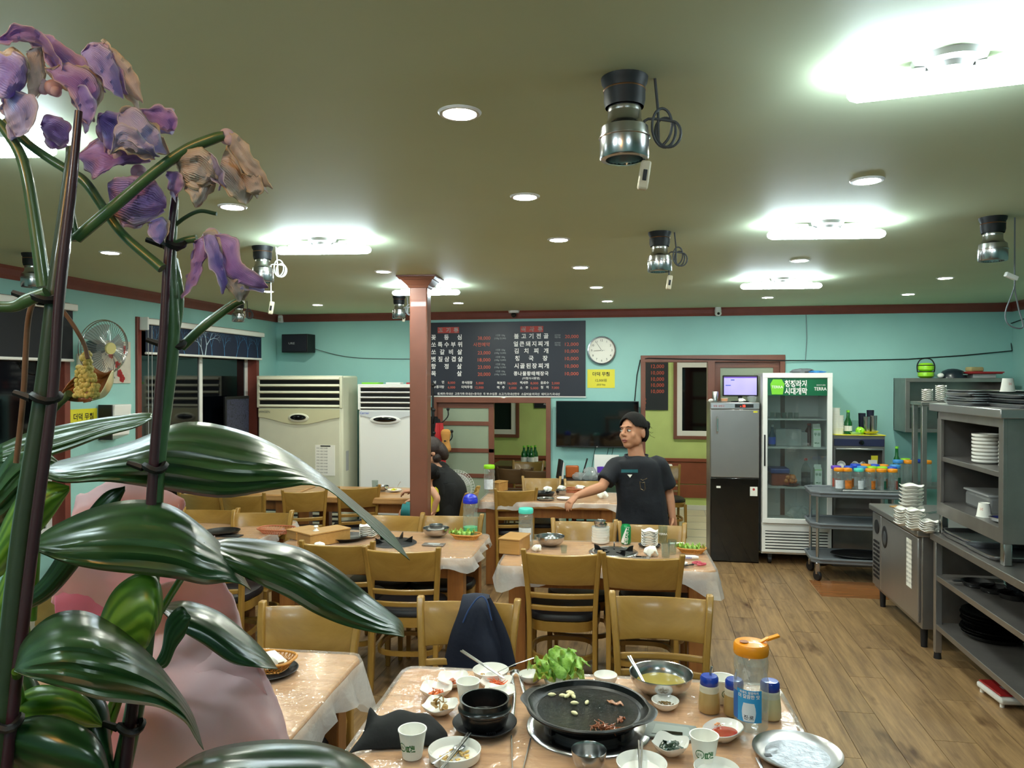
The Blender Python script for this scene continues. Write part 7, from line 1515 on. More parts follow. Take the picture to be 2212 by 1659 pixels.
MB().tube(cr([dp(1056, 1292, .05), dp(1072, 1330, .055), dp(1090, 1380, .06), dp(1102, 1440, .06)], 16), [.005 + .012 * (i / 15) for i in range(16)], 8, flat=(1.6, .5)).build('sleeve', M['navy'], jt); MB().tube(cr([dp(1000, 1345, .065), dp(1014, 1315, .06), dp(1035, 1290, .045), dp(1050, 1296, .05), dp(1062, 1340, .06)], 16), .0035, 6).build('seam', mat('navyl', '#27406e', .8), jt)
# ---- baskets
def weave_basket(text, loc, a, b, h, m, rz=0, lip=.008):
    t = thing('plastic_basket', text, 'basket', loc, rz); w = MB(); n = 40
    def P(i, k, f=1): an = 2 * pi * i / n; c, s = cos(an), sin(an); e = (abs(c) ** 3 + abs(s) ** 3) ** (-1 / 3); q = .72 + .28 * k; return Vector((a * e * c * q * f, b * e * s * q * f, h * k))
    for i in range(n): w.tube([P(i, 0), P(i + .3, .5), P(i, 1)], .0016, 4); w.tube([P(i, 0), P(i - .3, .5), P(i, 1)], .0016, 4)
    w.build('weave', m, t); MB().tube([P(i, 1) for i in range(n)], lip * .6, 6, closed=True).build('rim', m, t); q = MB()
    for i in range(-4, 5): q.tube([(a * .17 * i, -b * .68, .002), (a * .17 * i, b * .68, .002)], .0016, 4)
    for i in range(-2, 3): q.tube([(-a * .7, b * .25 * i, .002), (a * .7, b * .25 * i, .002)], .0016, 4)
    q.build('weave', m, t); MB().tube([P(i, 0) for i in range(n)], .003, 5, closed=True).build('bottom_ring', m, t); return t
M['rattan'] = mat('rattan', '#c98a3c', .4, coat=.2); M['rattanr'] = mat('rattanr', '#b86a48', .45)
p = tt(580, 1452); b2 = dish('dark plate with a pale rim under the basket on the left front table', p, .105, .012, .9, m='dark', foot=.5, name='dark_plate'); weave_basket('tan basket lined with white paper on the left front table', (p.x - .01, p.y + .01, p.z + .012), .10, .075, .035, M['rattan']); crumple('paper_napkin', 'white paper lining standing in the tan basket', 'napkin', (p.x - .02, p.y + .01, p.z + .018), .07, M['paper'], 3, .35)
# T3
p = tt(1118, 1197)
def boxw(text, loc, w, d, h, rz, knob=False):
    t = thing('cutlery_box', text, 'box', loc, rz); MB().box(-w/2, w/2, -d/2, d/2, 0, h).build('box_body', M['birch'], t, smooth=False, bev=.003); l = MB().box(-w/2 - .004, w/2 + .004, -d/2 - .004, d/2 + .004, h, h + .01).build('lid', M['birch'], t, smooth=False, bev=.003)
    if knob: MB().lathe([(0, 0), (.02, .001), (.012, .008), (.008, .018), (.016, .026), (.012, .034), (0, .036)], 18, TR(0, -d * .2, h + .01)).build('knob', M['white'], l)
boxw('plain wooden cutlery box at the left end of the middle right table', tt(1112, 1190), .13, .2, .085, R(-10)); 
steelbowl('wide steel bowl beside the wooden cutlery box', tt(1189, 1178), .09, .058)
waterbottle('clear bottle with an aqua cap behind the steel bowl', tt(1136, 1178), M['aqua'], M['lab_w'], s=1.12)
crumple('tissue', 'white tissue behind the wooden cutlery box', 'tissue', tt(1160, 1190), .03, M['paper'], 4, .7)
def plates(text, px, py, n, r, h, step, group, z0=TT, wavy=False):
    ld = None; p = tt(px, py, z0); rr = random.Random(px)
    for i in range(n):
        if ld is None: ld = wavydish(r, h, .05, 1).build('white_dish', M['ceram']) if wavy else MB().lathe([(.0001, 0), (r * .85, 0), (r * .97, .004), (r, h * .5), (r, h), (r * .96, h), (r * .93, h * .4), (.0001, .005)], 36).build('white_dish', M['ceram']); o = place(ld, (p.x, p.y, z0))
        else: o = dup(ld, (p.x + rr.uniform(-.002, .002), p.y + rr.uniform(-.002, .002), z0 + step * i), rr.uniform(-.15, .15))
        tag(o, 'white plate, ' + nth(i, n) + ' of the ' + text, 'plate', group)
    return p, z0 + step * (n - 1) + h
p, zt_ = plates('even stack under two steel cups', 1297, 1172, 6, .058, .02, .0165, 'plate stack under the steel cups'); steelbowl('lower steel cup on the white plate stack', (p.x + .002, p.y, zt_ - .012), .04, .03, foot=.8); steelbowl('upper steel cup on the white plate stack', (p.x - .003, p.y, zt_ + .008), .04, .03, foot=.8)
p = tt(1352, 1174); cn = thing('soda_can', 'green and white soda can with slanting lettering', 'can', p, R(14)); MB().lathe([(.0001, .004), (.024, .004), (.027, 0), (.033, .008), (.033, .106), (.027, .118), (.026, .122), (.0245, .122), (.024, .118), (.0001, .118)], 36).build('can_body', mat('cang', '#1a9150', .3, .3, coat=.4), cn)
for a0, w0, nm in ((-1.0, .5, 'canw'), (2.2, 1.4, 'canw2')): MB().grid(12, 8, lambda u, v: (.0333 * cos(-pi / 2 + a0 + (u - .5) * w0 * 1.2 * (1.3 - v) + v * .9), .0333 * sin(-pi / 2 + a0 + (u - .5) * w0 * 1.2 * (1.3 - v) + v * .9), .009 + .096 * v)).build('white_band', M['white'], cn)
q = MB(); g0 = MB().text('천연사이다', 0, 0, .026, 'c', .03); a_ = .2; q._add([((-z + .008) * .9 , 0, .057 + x * .95) for x, y, z in g0.v], g0.f); q.v = [(.0337 * cos(-pi / 2 + (x + (z - .05) * .15) / .0337), .0337 * sin(-pi / 2 + (x + (z - .05) * .15) / .0337), z) for x, y, z in q.v]; q.build('lettering', M['inkw'], cn, smooth=False)
p = tt(1403, 1180); dish('black dish under the wavy plate stack', p, .07, .012, .95, m='dark', name='black_dish'); plates('wavy stack on the black dish', 1403, 1180, 9, .052, .016, .0105, 'wavy plate stack', TT + .008, True)
def glasscup(text, px, py, r=.027, h=.085, group=None): t = thing('drinking_glass', text, 'glass', tt(px, py), 0, group); MB().lathe([(.0001, .0), (r * .85, 0), (r * .88, .006), (r, h), (r * .96, h), (r * .82, .01), (.0001, .01)], 24).build('glass_body', M['glass'], t); return t
glasscup('clear glass at the right of the wavy plate stack, nearest', 1438, 1203); glasscup('clear glass just behind the nearest glass', 1452, 1196); t = glasscup('beer glass with a logo behind the wavy plate stack', 1432, 1172, .03, .11); MB().text('TERRA', 0, .055, .018, 'c', .02, TR(0, -.0305, 0)).build('lettering', M['inkw'], t, smooth=False); glasscup('small shot glass before the plate stack of the middle right table', 1218, 1194, .02, .045)
weave_basket('tan basket of lettuce and perilla at the right end of the middle table', tt(1494, 1193), .085, .055, .028, M['rattan'], -.1); p = tt(1494, 1193)
for i in range(5): lettuce(20 + i, (p.x - .05 + .02 * i, p.y - .02, p.z + .018), (.15, 0, .8 - .4 * i), .055, .026, 'green leaf in the tan basket at the right end of the middle table', 'leaves in the right tan basket')
crumple('tissue', 'crumpled white tissue before the wavy plate stack', 'tissue', tt(1406, 1200), .045, M['paper'], 11, .7)
t = thing('burner_grate', 'black table burner of the middle right table', 'burner', tt(1325, 1192)); MB().lathe([(.12, .004), (.14, .006), (.15, .0)], 40, cap=False).build('burner_ring', M['chrome'], t); MB().lathe([(.0001, .003), (.12, .004), (.0001, .006)], 32).build('burner_well', M['black'], t)
for i in range(5): a = R(72 * i + 20); MB().prism([(.04, 0), (.12, 0), (.125, .035), (.1, .03), (.08, .012), (.04, .01)], .008, Matrix.Rotation(a, 4, 'Z') @ TR(0, 0, 0, pi / 2)).build('pan_support', M['iron'], t, smooth=False)
t = thing('burner_control', 'dark control plate beside the middle right burner', 'control plate', tt(1385, 1205)); MB().box(-.05, .05, -.03, .03, 0, .006).build('plate', M['steeld'], t, bev=.002); MB().box(-.03, .03, -.015, .015, .006, .007).build('display', M['blackgl'], t)
sc = thing('scissors', 'black bladed scissors with pink handles at the right table corner', 'scissors', tt(1497, 1222), R(38)); 
for sg in (-1, 1): MB().prism([(-.09, 0), (0, -.008), (.01, .008), (-.09, .003)], .003, Matrix.Rotation(sg * .08, 4, 'Z'), z0=.004 + .003 * (sg > 0)).build('blade', M['dark'], sc, smooth=False); MB().tube([(.045 + .027 * cos(a), sg * .02 + .015 * sin(a), .008) for a in [i * 2 * pi / 18 for i in range(18)]], .0055, 6, closed=True).build('finger_loop', mat('pinkh' + str(sg), '#c0485a', .4), sc)
t = thing('marker_tube', 'white tube of ointment with blue letters behind the scissors', 'tube', tt(1490, 1208), R(4)); MB().tube([(-.05, 0, .012), (.03, 0, .012), (.05, 0, .01)], [.012, .012, .008], 12).build('tube_body', M['white'], t); MB().text('TERRA', -.01, .006, .014, 'c', .01, TR(0, -.0125, 0)).build('lettering', M['blue'], t, smooth=False)
dish('small white dish beside the scissors', tt(1474, 1222), .03, .018, .95); o = MB().box(-.05, .05, -.01, .01, 0, .012).build('rolled_towel', M['paper'], bev=.005); place(o, tt(1462, 1176), .3); tag(o, 'rolled white wet towel behind the glasses', 'towel')
# T4
boxw('long wooden cutlery box with a white knob on the middle table', tt(700, 1172), .15, .30, .075, R(-32), True)
crumple('tissue', 'white tissue before the long cutlery box', 'tissue', tt(690, 1186), .035, M['paper'], 12, .7)
p = tt(748, 1165); t = thing('grill_pan', 'black grill pan with lips on the middle table beside the long box', 'pan', p, .2); MB().lathe([(.0001, .0), (.1, 0), (.12, .02), (.13, .024), (.122, .024), (.1, .008), (.0001, .008)], 48, rf=lambda a, k: 1 + .18 * (abs(cos(a)) ** 16) * k).build('pan_body', M['iron'], t)
plates('wavy stack behind the black pan', 796, 1160, 6, .062, .018, .012, 'plate stack on the middle table', wavy=True)
plates('low stack before the pillar', 826, 1157, 3, .045, .016, .010, 'low plate stack on the middle table', wavy=True)
p = tt(942, 1158); steelbowl('wide steel bowl before the blue capped bottle', p, .088, .055); dish('white dish nested in the wide steel bowl', (p.x, p.y, p.z + .03), .055, .024, .95); steelbowl('small steel cup on top of the nested white dish', (p.x, p.y, p.z + .045), .045, .03, foot=.8)
weave_basket('tan basket with green leaves on the middle table', tt(1007, 1163), .10, .065, .03, M['rattan'], -.05); p = tt(1007, 1163)
for i in range(4): lettuce(30 + i, (p.x - .06 + .025 * i, p.y - .01, p.z + .015), (.25, 0, 1.2 - .5 * i), .06, .028, 'green leaf in the tan basket of the middle table', 'leaves in the middle tan basket')
waterbottle('clear bottle with a round blue cap and green drink', tt(1016, 1157), mat('rblue', '#1a2cc0', .25, coat=.5), None, (mat('gdrink', '#3fc98a', .2), .05), s=1.2)
MB().ball((0, 0, .21), (.04, .04, .026), 20, 10).build('round_cap', bpy.data.materials['rblue'], bpy.data.objects[[o.name for o in bpy.data.objects if o.get('label') == 'clear bottle with a round blue cap and green drink'][0]])
t = thing('burner_grate', 'black table burner with raised ribs on the middle table', 'burner', tt(850, 1172)); MB().lathe([(.12, .004), (.14, .006), (.15, .0)], 40, cap=False).build('burner_ring', M['dark'], t); MB().lathe([(.0001, .003), (.12, .004), (.0001, .02)], 32).build('burner_well', M['black'], t)
for i in range(5): a = R(72 * i + 10); MB().prism([(.04, 0), (.12, 0), (.125, .045), (.1, .03), (.08, .015), (.04, .01)], .008, Matrix.Rotation(a, 4, 'Z') @ TR(0, 0, 0, pi / 2)).build('pan_support', M['iron'], t, smooth=False)
t = thing('burner_control', 'grey control plate on the middle table before the steel bowl', 'control plate', tt(937, 1177)); MB().box(-.07, .07, -.035, .035, 0, .006).build('plate', M['steeld'], t, bev=.002); MB().box(-.04, .04, -.018, .018, .006, .0075).build('display', M['lgrey'], t)
# T5
weave_basket('empty reddish basket on the left middle table', tt(597, 1150), .125, .085, .03, M['rattanr'])
t = thing('grill_pan', 'dark pan at the left of the left middle table', 'pan', tt(480, 1152)); MB().lathe([(.0001, .0), (.1, 0), (.12, .02), (.115, .02), (.1, .008), (.0001, .008)], 36).build('pan_body', M['iron'], t); t = thing('burner_control', 'dark control plate on the left middle table', 'control plate', tt(500, 1158)); MB().box(-.07, .07, -.035, .035, 0, .006).build('plate', M['dark'], t, bev=.002); MB().box(-.04, .04, -.018, .018, .006, .0075).build('display', M['steel'], t)
boxw('wooden box between the left middle table and the pillar row', tt(655, 1160), .11, .18, .05, R(-30))
# T6
steelbowl('small steel bowl before the seated person', tt(826, 1060), .06, .045); dish('white plate with yellow food before the seated person', tt(852, 1061), .07, .016, .95); p = tt(852, 1061); lumps('egg_food', 'yellow food on the white plate of the seated person', (p.x, p.y, p.z + .005), 12, .03, .012, M['yellow'], 3); spoon('spoon standing in the plate of the seated person', (p.x + .06, p.y, p.z + .09), (p.x + .02, p.y, p.z + .02))
glasscup('glass on the seated person\'s table behind the leaf', 810, 1058, .03, .09)
# T7
waterbottle('clear bottle with a lime green cap and pale label', tt(1057, 1064), M['lime2'], M['lab_w'], s=1.22); boxw('small wooden box behind the near chair of the back right table', tt(1078, 1060), .1, .16, .08, R(-20))
dish('white dish on the back right table, left one', tt(1118, 1072), .07, .014, .95); t = thing('grill_pan', 'black pan with white tissue on the back right table', 'pan', tt(1170, 1070)); MB().lathe([(.0001, .0), (.1, 0), (.12, .028), (.115, .028), (.1, .008), (.0001, .008)], 36).build('pan_body', M['iron'], t)
crumple('tissue', 'white tissue in the black pan on the back right table', 'tissue', tt(1182, 1066) + Vector((0, 0, .015)), .04, M['paper'], 15, .7); crumple('tissue', 'white tissue by the steel cup on the back right table', 'tissue', tt(1212, 1066) + Vector((0, 0, .03)), .035, M['paper'], 16, .7)
steelbowl('steel cup on the back right table, below a tissue', tt(1212, 1068), .05, .04, foot=.8); o = dish('flat steel lid at the near edge of the back right table', tt(1178, 1079), .08, .012, .97, m='steel', name='steel_plate'); dish('white plate beside the flat steel lid', tt(1218, 1078), .065, .012, .95)
weave_basket('brown oval basket on the far side of the back right table', tt(1245, 1063), .13, .06, .035, M['rattanr']); crumple('tissue', 'white packet in the brown oval basket', 'tissue', tt(1252, 1061) + Vector((0, 0, .02)), .05, M['paper'], 18, .4); crumple('tissue', 'white tissue right of the reaching hand', 'tissue', tt(1302, 1076), .045, M['paper'], 21, .8)
# ================================================================ the plants before the lens
def pd(px, py, d): return at(px, py, d=d)
def leafmat(name, c1, c2, rough=.28, amp=.8, tr=.2):
    n = NT(name); uv = n.n('ShaderNodeTexCoord'); sp = n.n('ShaderNodeSeparateXYZ'); n.l(uv.outputs['UV'], sp.inputs[0])
    wv = n.n('ShaderNodeMath'); wv.operation = 'MULTIPLY'; wv.inputs[1].default_value = 30.0; n.l(sp.outputs['Y'], wv.inputs[0])
    nz = n.n('ShaderNodeTexNoise'); nz.inputs['Scale'].default_value = 3.0; n.l(uv.outputs['UV'], nz.inputs['Vector'])
    ad = n.n('ShaderNodeMath'); ad.operation = 'MULTIPLY_ADD'; ad.inputs[1].default_value = 9.0; n.l(nz.outputs['Fac'], ad.inputs[0]); n.l(wv.outputs[0], ad.inputs[2])
    si = n.n('ShaderNodeMath'); si.operation = 'SINE'; n.l(ad.outputs[0], si.inputs[0])
    mr = n.n('ShaderNodeMapRange'); mr.inputs['From Min'].default_value = -1; n.l(si.outputs[0], mr.inputs[0])
    n.l(n.ramp(mr.outputs[0], [(.1, c1), (.9, c2)]), n.b.inputs['Base Color']); n.bump(mr.outputs[0], amp * .5, .0012)
    n.b.inputs['Roughness'].default_value = rough; n.b.inputs['Specular IOR Level'].default_value = .65; n.b.inputs['Coat Weight'].default_value = .35; n.b.inputs['Coat Roughness'].default_value = .22
    t = n.n('ShaderNodeBsdfTranslucent'); t.inputs[0].default_value = lin(c2); m = n.n('ShaderNodeMixShader'); m.inputs[0].default_value = tr
    n.l(n.b.outputs[0], m.inputs[1]); n.l(t.outputs[0], m.inputs[2]); n.l(m.outputs[0], n.out.inputs[0]); return n.m
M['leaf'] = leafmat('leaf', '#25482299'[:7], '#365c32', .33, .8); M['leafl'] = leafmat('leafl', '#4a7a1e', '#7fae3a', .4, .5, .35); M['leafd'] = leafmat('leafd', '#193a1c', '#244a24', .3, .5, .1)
def blade(name, A, B, D, m, parent, nu=40, nv=22, bulge=.02, ripple=.0, fold=.0, thick=.0006, freq=5, tip=None, seed=0, tilt=0.0, crink=0.0, jit=0.0, cs=1.0):
    import mathutils.noise as mn
    """a leaf or petal between two edge curves; D = depths along it; tilt = extra depth from edge A to edge B"""
    a = cr([Vector((x, y, 0)) for x, y in A], nu); b = cr([Vector((x, y, 0)) for x, y in B], nu); dd = [v.x for v in cr([Vector((q, 0, 0)) for q in D], nu)]
    def fn(u, v):
        i = min(nu - 1, int(round(u * (nu - 1)))); p = a[i] * (1 - v) + b[i] * v; ev = abs(2 * v - 1) ** 3
        if jit: p = p + Vector((mn.noise(Vector((p.x * .05 * cs, p.y * .05 * cs, seed))), mn.noise(Vector((p.y * .05, p.x * .05, seed + 9))), 0)) * jit * (.3 + .7 * ev)
        wd = (a[i] - b[i]).length * dd[i] / F
        z = dd[i] - bulge * (1 - (2 * v - 1) ** 2) * min(1, wd / .05) + fold * abs(2 * v - 1) * min(1, wd / .05) + ripple * sin(v * freq * 2 * pi + u * 3 + seed) * min(1, wd / .06) + tilt * (v - .5) + (crink * mn.noise(Vector((p.x * .035 * cs, p.y * .035 * cs, seed * 3.1))) + crink * .4 * mn.noise(Vector((p.x * .1 * cs, p.y * .1 * cs, seed))) if crink else 0)
        return pd(p.x, p.y, z)
    mb_ = MB().grid(nu, nv, fn); o = mb_.build(name, m, parent, solid=thick)
    uvl = o.data.uv_layers.new(name='uv'); n_ = nu
    for l in o.data.loops:
        vi = l.vertex_index; uvl.data[l.index].uv = ((vi % n_) / (nu - 1), (vi // n_) / (nv - 1))
    return o
def stem(parent, pts, d, r, m, name='stem', n=10):
    k = max(8, len(pts) * 7); P = [pd(*q) for q in cr_px(pts, d, k)]; rr = r if not isinstance(r, (list, tuple)) else [v.x for v in cr([Vector((q, 0, 0)) for q in r], k)]
    return MB().tube(P, rr, n).build(name, m, parent)
def cr_px(pts, d, k):
    dd = d if isinstance(d, (list, tuple)) else [d] * len(pts)
    return [(v.x, v.y, v.z) for v in cr([Vector((p[0], p[1], q)) for p, q in zip(pts, dd)], k)]
potc = pd(120, 2050, .78)
# the pots and the ledge they stand on are below the frame
ledge_z = 1.02
ld = thing('plant_stand', 'low shelf below the picture edge that carries the potted plants', 'stand', (-.44, .62, 0)); MB().box(-.42, .22, -.26, .26, ledge_z - .03, ledge_z).build('top', M['pine'], ld, bev=.004)
for sx in (-.38, .18):
    for sy in (-.22, .22): MB().box(sx - .02, sx + .02, sy - .02, sy + .02, 0, ledge_z - .03).build('leg', M['pinev'], ld)
lily = thing('peace_lily', 'broad glossy green leaved potted plant in the left foreground', 'plant', (0, 0, 0))
# each leaf: upper edge, lower edge (pixels), depths
LV = [
 ('leaf', [(60, 1010), (150, 990), (280, 955), (400, 912), (520, 930), (620, 975), (700, 1030), (780, 1095), (845, 1150), (885, 1210)],
          [(60, 1010), (130, 1042), (230, 1040), (340, 1055), (480, 1075), (600, 1056), (690, 1050), (760, 1100), (830, 1165), (885, 1210)], [.62, .63, .64, .66, .68, .70, .72, .74], dict(bulge=.03, ripple=.0025, freq=6, tilt=-.07)),
 ('leaf', [(60, 1182), (110, 1140), (200, 1098), (290, 1080), (370, 1092), (440, 1140), (490, 1190), (520, 1235), (542, 1275)],
          [(60, 1182), (130, 1212), (210, 1230), (300, 1240), (380, 1250), (440, 1262), (490, 1258), (520, 1262), (542, 1275)], [.56, .56, .57, .58, .60, .62], dict(bulge=.025, ripple=.002, freq=5, tilt=-.05)),
 ('leaf', [(440, 1172), (500, 1162), (580, 1168), (660, 1188), (730, 1230), (790, 1280), (840, 1320), (868, 1345), (873, 1376)],
          [(440, 1172), (490, 1225), (560, 1262), (620, 1290), (680, 1325), (740, 1350), (800, 1365), (850, 1372), (873, 1376)], [.60, .62, .64, .67, .70, .72], dict(bulge=.025, ripple=.0022, freq=5, tilt=-.05, seed=2)),
 ('leaf', [(30, 1450), (50, 1385), (110, 1330), (180, 1320), (250, 1352), (320, 1410), (370, 1470), (415, 1540), (440, 1620)],
          [(30, 1450), (80, 1470), (150, 1490), (220, 1512), (290, 1520), (350, 1530), (400, 1560), (425, 1600), (440, 1620)], [.50, .50, .51, .53, .55, .57], dict(bulge=.03, ripple=.0025, freq=5, tilt=-.05, seed=4)),
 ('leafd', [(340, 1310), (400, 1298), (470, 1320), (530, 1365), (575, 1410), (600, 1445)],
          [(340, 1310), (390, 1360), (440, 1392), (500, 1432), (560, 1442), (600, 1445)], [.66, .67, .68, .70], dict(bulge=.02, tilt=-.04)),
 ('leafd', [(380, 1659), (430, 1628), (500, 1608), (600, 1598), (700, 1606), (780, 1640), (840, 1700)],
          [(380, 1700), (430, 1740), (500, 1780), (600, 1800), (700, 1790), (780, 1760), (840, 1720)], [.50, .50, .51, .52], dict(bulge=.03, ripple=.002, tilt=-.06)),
 ('leafl', [(200, 1420), (215, 1340), (250, 1270), (310, 1235), (345, 1260), (350, 1330), (320, 1390)],
          [(200, 1430), (240, 1440), (280, 1430), (300, 1420), (310, 1410), (315, 1400), (320, 1395)], [.58, .58, .58, .58], dict(bulge=.015)),
 ('leaf', [(0, 960), (60, 935), (150, 915), (240, 900), (320, 892), (328, 900)],
          [(0, 1010), (60, 1000), (140, 975), (220, 945), (290, 925), (328, 905)], [.72, .72, .72, .72], dict(bulge=.015, ripple=.002, tilt=-.03)),
 ('leaf', [(-40, 1110), (-10, 1030), (30, 975), (80, 960), (130, 1000)],
          [(-40, 1130), (0, 1150), (40, 1120), (80, 1060), (130, 1010)], [.66, .66, .66], dict(bulge=.02, ripple=.002)),
 ('leafl', [(-20, 1200), (10, 1120), (50, 1060), (100, 1040), (150, 1050)],
          [(-20, 1260), (20, 1230), (60, 1180), (110, 1120), (150, 1060)], [.62, .62, .62], dict(bulge=.02)),
 ('leafl', [(-20, 1330), (0, 1260), (30, 1210), (60, 1190)],
          [(-20, 1400), (20, 1350), (50, 1290), (60, 1200)], [.6, .6], dict(bulge=.015)),
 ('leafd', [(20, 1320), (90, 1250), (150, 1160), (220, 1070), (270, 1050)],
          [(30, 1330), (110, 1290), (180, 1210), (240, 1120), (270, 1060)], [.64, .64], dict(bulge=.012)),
 ('leaf', [(330, 1440), (350, 1400), (360, 1340), (390, 1310), (412, 1330)],
          [(330, 1445), (360, 1440), (380, 1400), (400, 1370), (412, 1335)], [.62, .62, .62], dict(bulge=.008)),
 ('leafl', [(40, 1500), (90, 1480), (160, 1490), (200, 1520), (220, 1560)],
          [(40, 1560), (80, 1570), (130, 1560), (180, 1570), (220, 1570)], [.56, .56], dict(bulge=.015)),
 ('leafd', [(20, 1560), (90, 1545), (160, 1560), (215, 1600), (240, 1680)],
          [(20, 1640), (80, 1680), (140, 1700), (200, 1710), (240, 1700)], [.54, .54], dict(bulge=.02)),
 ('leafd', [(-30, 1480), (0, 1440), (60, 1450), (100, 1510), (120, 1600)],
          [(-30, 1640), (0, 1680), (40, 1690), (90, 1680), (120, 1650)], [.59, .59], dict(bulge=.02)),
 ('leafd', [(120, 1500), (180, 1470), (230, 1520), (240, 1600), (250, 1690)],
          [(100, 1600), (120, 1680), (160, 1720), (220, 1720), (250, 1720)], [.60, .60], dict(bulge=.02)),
]
for mt, a, b, d, kw in LV: blade('leaf', a, b, d, M[mt], lily, **kw)
for pts, d, r in (([(70, 1010), (40, 1150), (60, 1400), (110, 1800)], [.62, .64, .66, .70], .0035), ([(62, 1182), (50, 1350), (80, 1600), (110, 1800)], [.56, .6, .66, .70], .003), ([(442, 1175), (360, 1300), (250, 1500), (150, 1800)], [.60, .64, .68, .70], .003),
                  ([(80, 1060), (78, 1200), (70, 1340)], [.68, .68, .68], .0035), ([(340, 1312), (280, 1450), (180, 1750)], [.66, .68, .70], .003), ([(35, 1450), (60, 1600), (110, 1800)], [.52, .6, .7], .003)):
    stem(lily, pts, d, r, M['leafl'], 'leaf_stalk')
MB().lathe([(.0001, 0), (.07, 0), (.09, .13), (.095, .14), (.085, .14), (.07, .11), (.0001, .11)], 32, Matrix.Translation((-.42, .62, ledge_z))).build('plant_pot', M['ceram'], lily)
# spent flower spike with a withered brown spathe
n = NT('spadix'); n.b.inputs['Base Color'].default_value = lin('#c9b35e'); n.b.inputs['Roughness'].default_value = .6
sf = MB(); rr = random.Random(2); c0 = cr([Vector((188, 765, 0)), Vector((183, 800, 0)), Vector((190, 835, 0)), Vector((185, 860, 0))], 12)
for i in range(130):
    t_ = rr.random(); k_ = int(t_ * 11); wdt = 6 + 20 * min(1, t_ * 1.3); a_ = rr.uniform(-1, 1); c = pd(c0[k_].x + wdt * a_, c0[k_].y + rr.uniform(-3, 3), .60 - .008 * (1 - a_ * a_)); sf.ball(c, .0022, 7, 5)
sf.build('spadix', n.m, lily)['kind'] = 'stuff'
M['wither'] = mat('wither', '#8a4f1c', .5, var=.3, vs=60)
blade('spathe', [(132, 850), (150, 825), (170, 805), (190, 770), (200, 790), (225, 805), (245, 800), (240, 835), (215, 860), (180, 868)], [(132, 852), (140, 862), (150, 866), (165, 868), (175, 868), (180, 868), (190, 868), (195, 868), (190, 868), (180, 870)], [.615, .615], M['wither'], lily, bulge=-.01, ripple=.002, nv=10)
blade('spathe', [(200, 862), (220, 845), (240, 805), (246, 800)], [(200, 866), (228, 856), (244, 830), (246, 802)], [.605, .605], M['garlic'], lily, bulge=.003, nv=8)
stem(lily, [(40, 1000), (95, 912), (120, 880), (150, 850)], [.66, .64, .62, .61], .0032, mat('oldstem', '#4a5a30', .6), 'flower_stalk')
# ---- orchid: dark canes tied to stakes, violet flowers
orc = thing('orchid', 'orchid with tall dark stems and faded violet flowers at the left', 'orchid', (0, 0, 0))
M['cane'] = mat('cane', '#2a3a22', .4, coat=.3, var=.2, vs=20); M['stake'] = mat('stake', '#3a1c26', .35, coat=.3); M['twig'] = mat('twig', '#3f5f35', .4, coat=.3, var=.2, vs=20)
stem(orc, [(-5, 1700), (18, 1450), (50, 1150), (95, 860), (120, 640), (150, 400), (158, 320)], [.53, .53, .535, .54, .54, .545, .55], [.0085, .008, .0075, .007, .0062, .005, .004], M['cane'])
stem(orc, [(8, 1700), (38, 1450), (75, 1150), (113, 860), (128, 640), (155, 400), (170, 240)], .527, [.004, .004, .0038, .0036, .0034, .003, .0025], M['stake'], 'stake')
stem(orc, [(255, 1700), (300, 1480), (325, 1250), (340, 1000), (372, 740), (368, 560), (378, 430)], [.60, .60, .60, .60, .60, .60, .60], [.0075, .0072, .0068, .0062, .0055, .0045, .003], M['twig'])
stem(orc, [(265, 1700), (292, 1480), (316, 1250), (332, 1000), (352, 740), (362, 560), (378, 425)], .59, [.0045, .0045, .004, .0038, .0034, .003, .0025], M['stake'], 'stake')
for pts, d, r in (([(95, 620), (75, 480), (50, 350), (10, 280), (-20, 250)], .56, [.005, .0045, .004, .0035, .003]), ([(10, 262), (60, 310), (110, 345), (150, 370), (190, 400), (260, 500), (350, 580)], .575, [.003, .0032, .0034, .0036, .0036, .0034, .004]),
                  ([(165, 515), (230, 460), (330, 375), (400, 325), (460, 300), (485, 292)], .555, [.0042, .0042, .004, .004, .004, .0032]), ([(392, 750), (440, 705), (500, 660), (525, 648)], .62, [.004, .0036, .0034, .003]),
                  ([(100, 632), (60, 648), (30, 662), (-20, 662)], .53, [.004, .0045, .004, .004]), ([(375, 530), (400, 520), (425, 515)], .60, .003), ([(165, 520), (150, 440), (152, 320)], .555, .003),
                  ([(372, 492), (400, 470), (432, 456), (468, 462)], .60, .0016), ([(370, 745), (385, 650), (372, 560)], .605, .0045)):
    stem(orc, pts, d, r, M['twig'], 'branch')
stem(orc, [(35, 1000), (50, 860), (60, 700), (75, 640)], .56, .002, mat('dryst', '#6a4a30', .7), 'dry_stalk'); stem(orc, [(110, 640), (150, 690), (180, 740), (190, 775)], .58, .0016, bpy.data.materials['dryst'], 'dry_stalk')
for px, py, d in ((97, 645, .535), (100, 860, .53), (335, 1010, .59), (283, 1570, .59), (15, 1560, .525), (375, 530, .595), (375, 745, .605)):
    c = pd(px, py, d); r_ = .0085 if px < 300 else .0075
    b = MB(); b.tube([c + Vector((r_ * cos(a), r_ * .9 * sin(a), .002 * sin(a * 2))) for a in [i * 2 * pi / 14 for i in range(14)]], .003, 6, closed=True); b.tube([c + Vector((-r_, -.004, 0)), c + Vector((-r_ - .012, -.006, .004))], [.003, .0022], 6); b.build('tie', M['black'], orc)
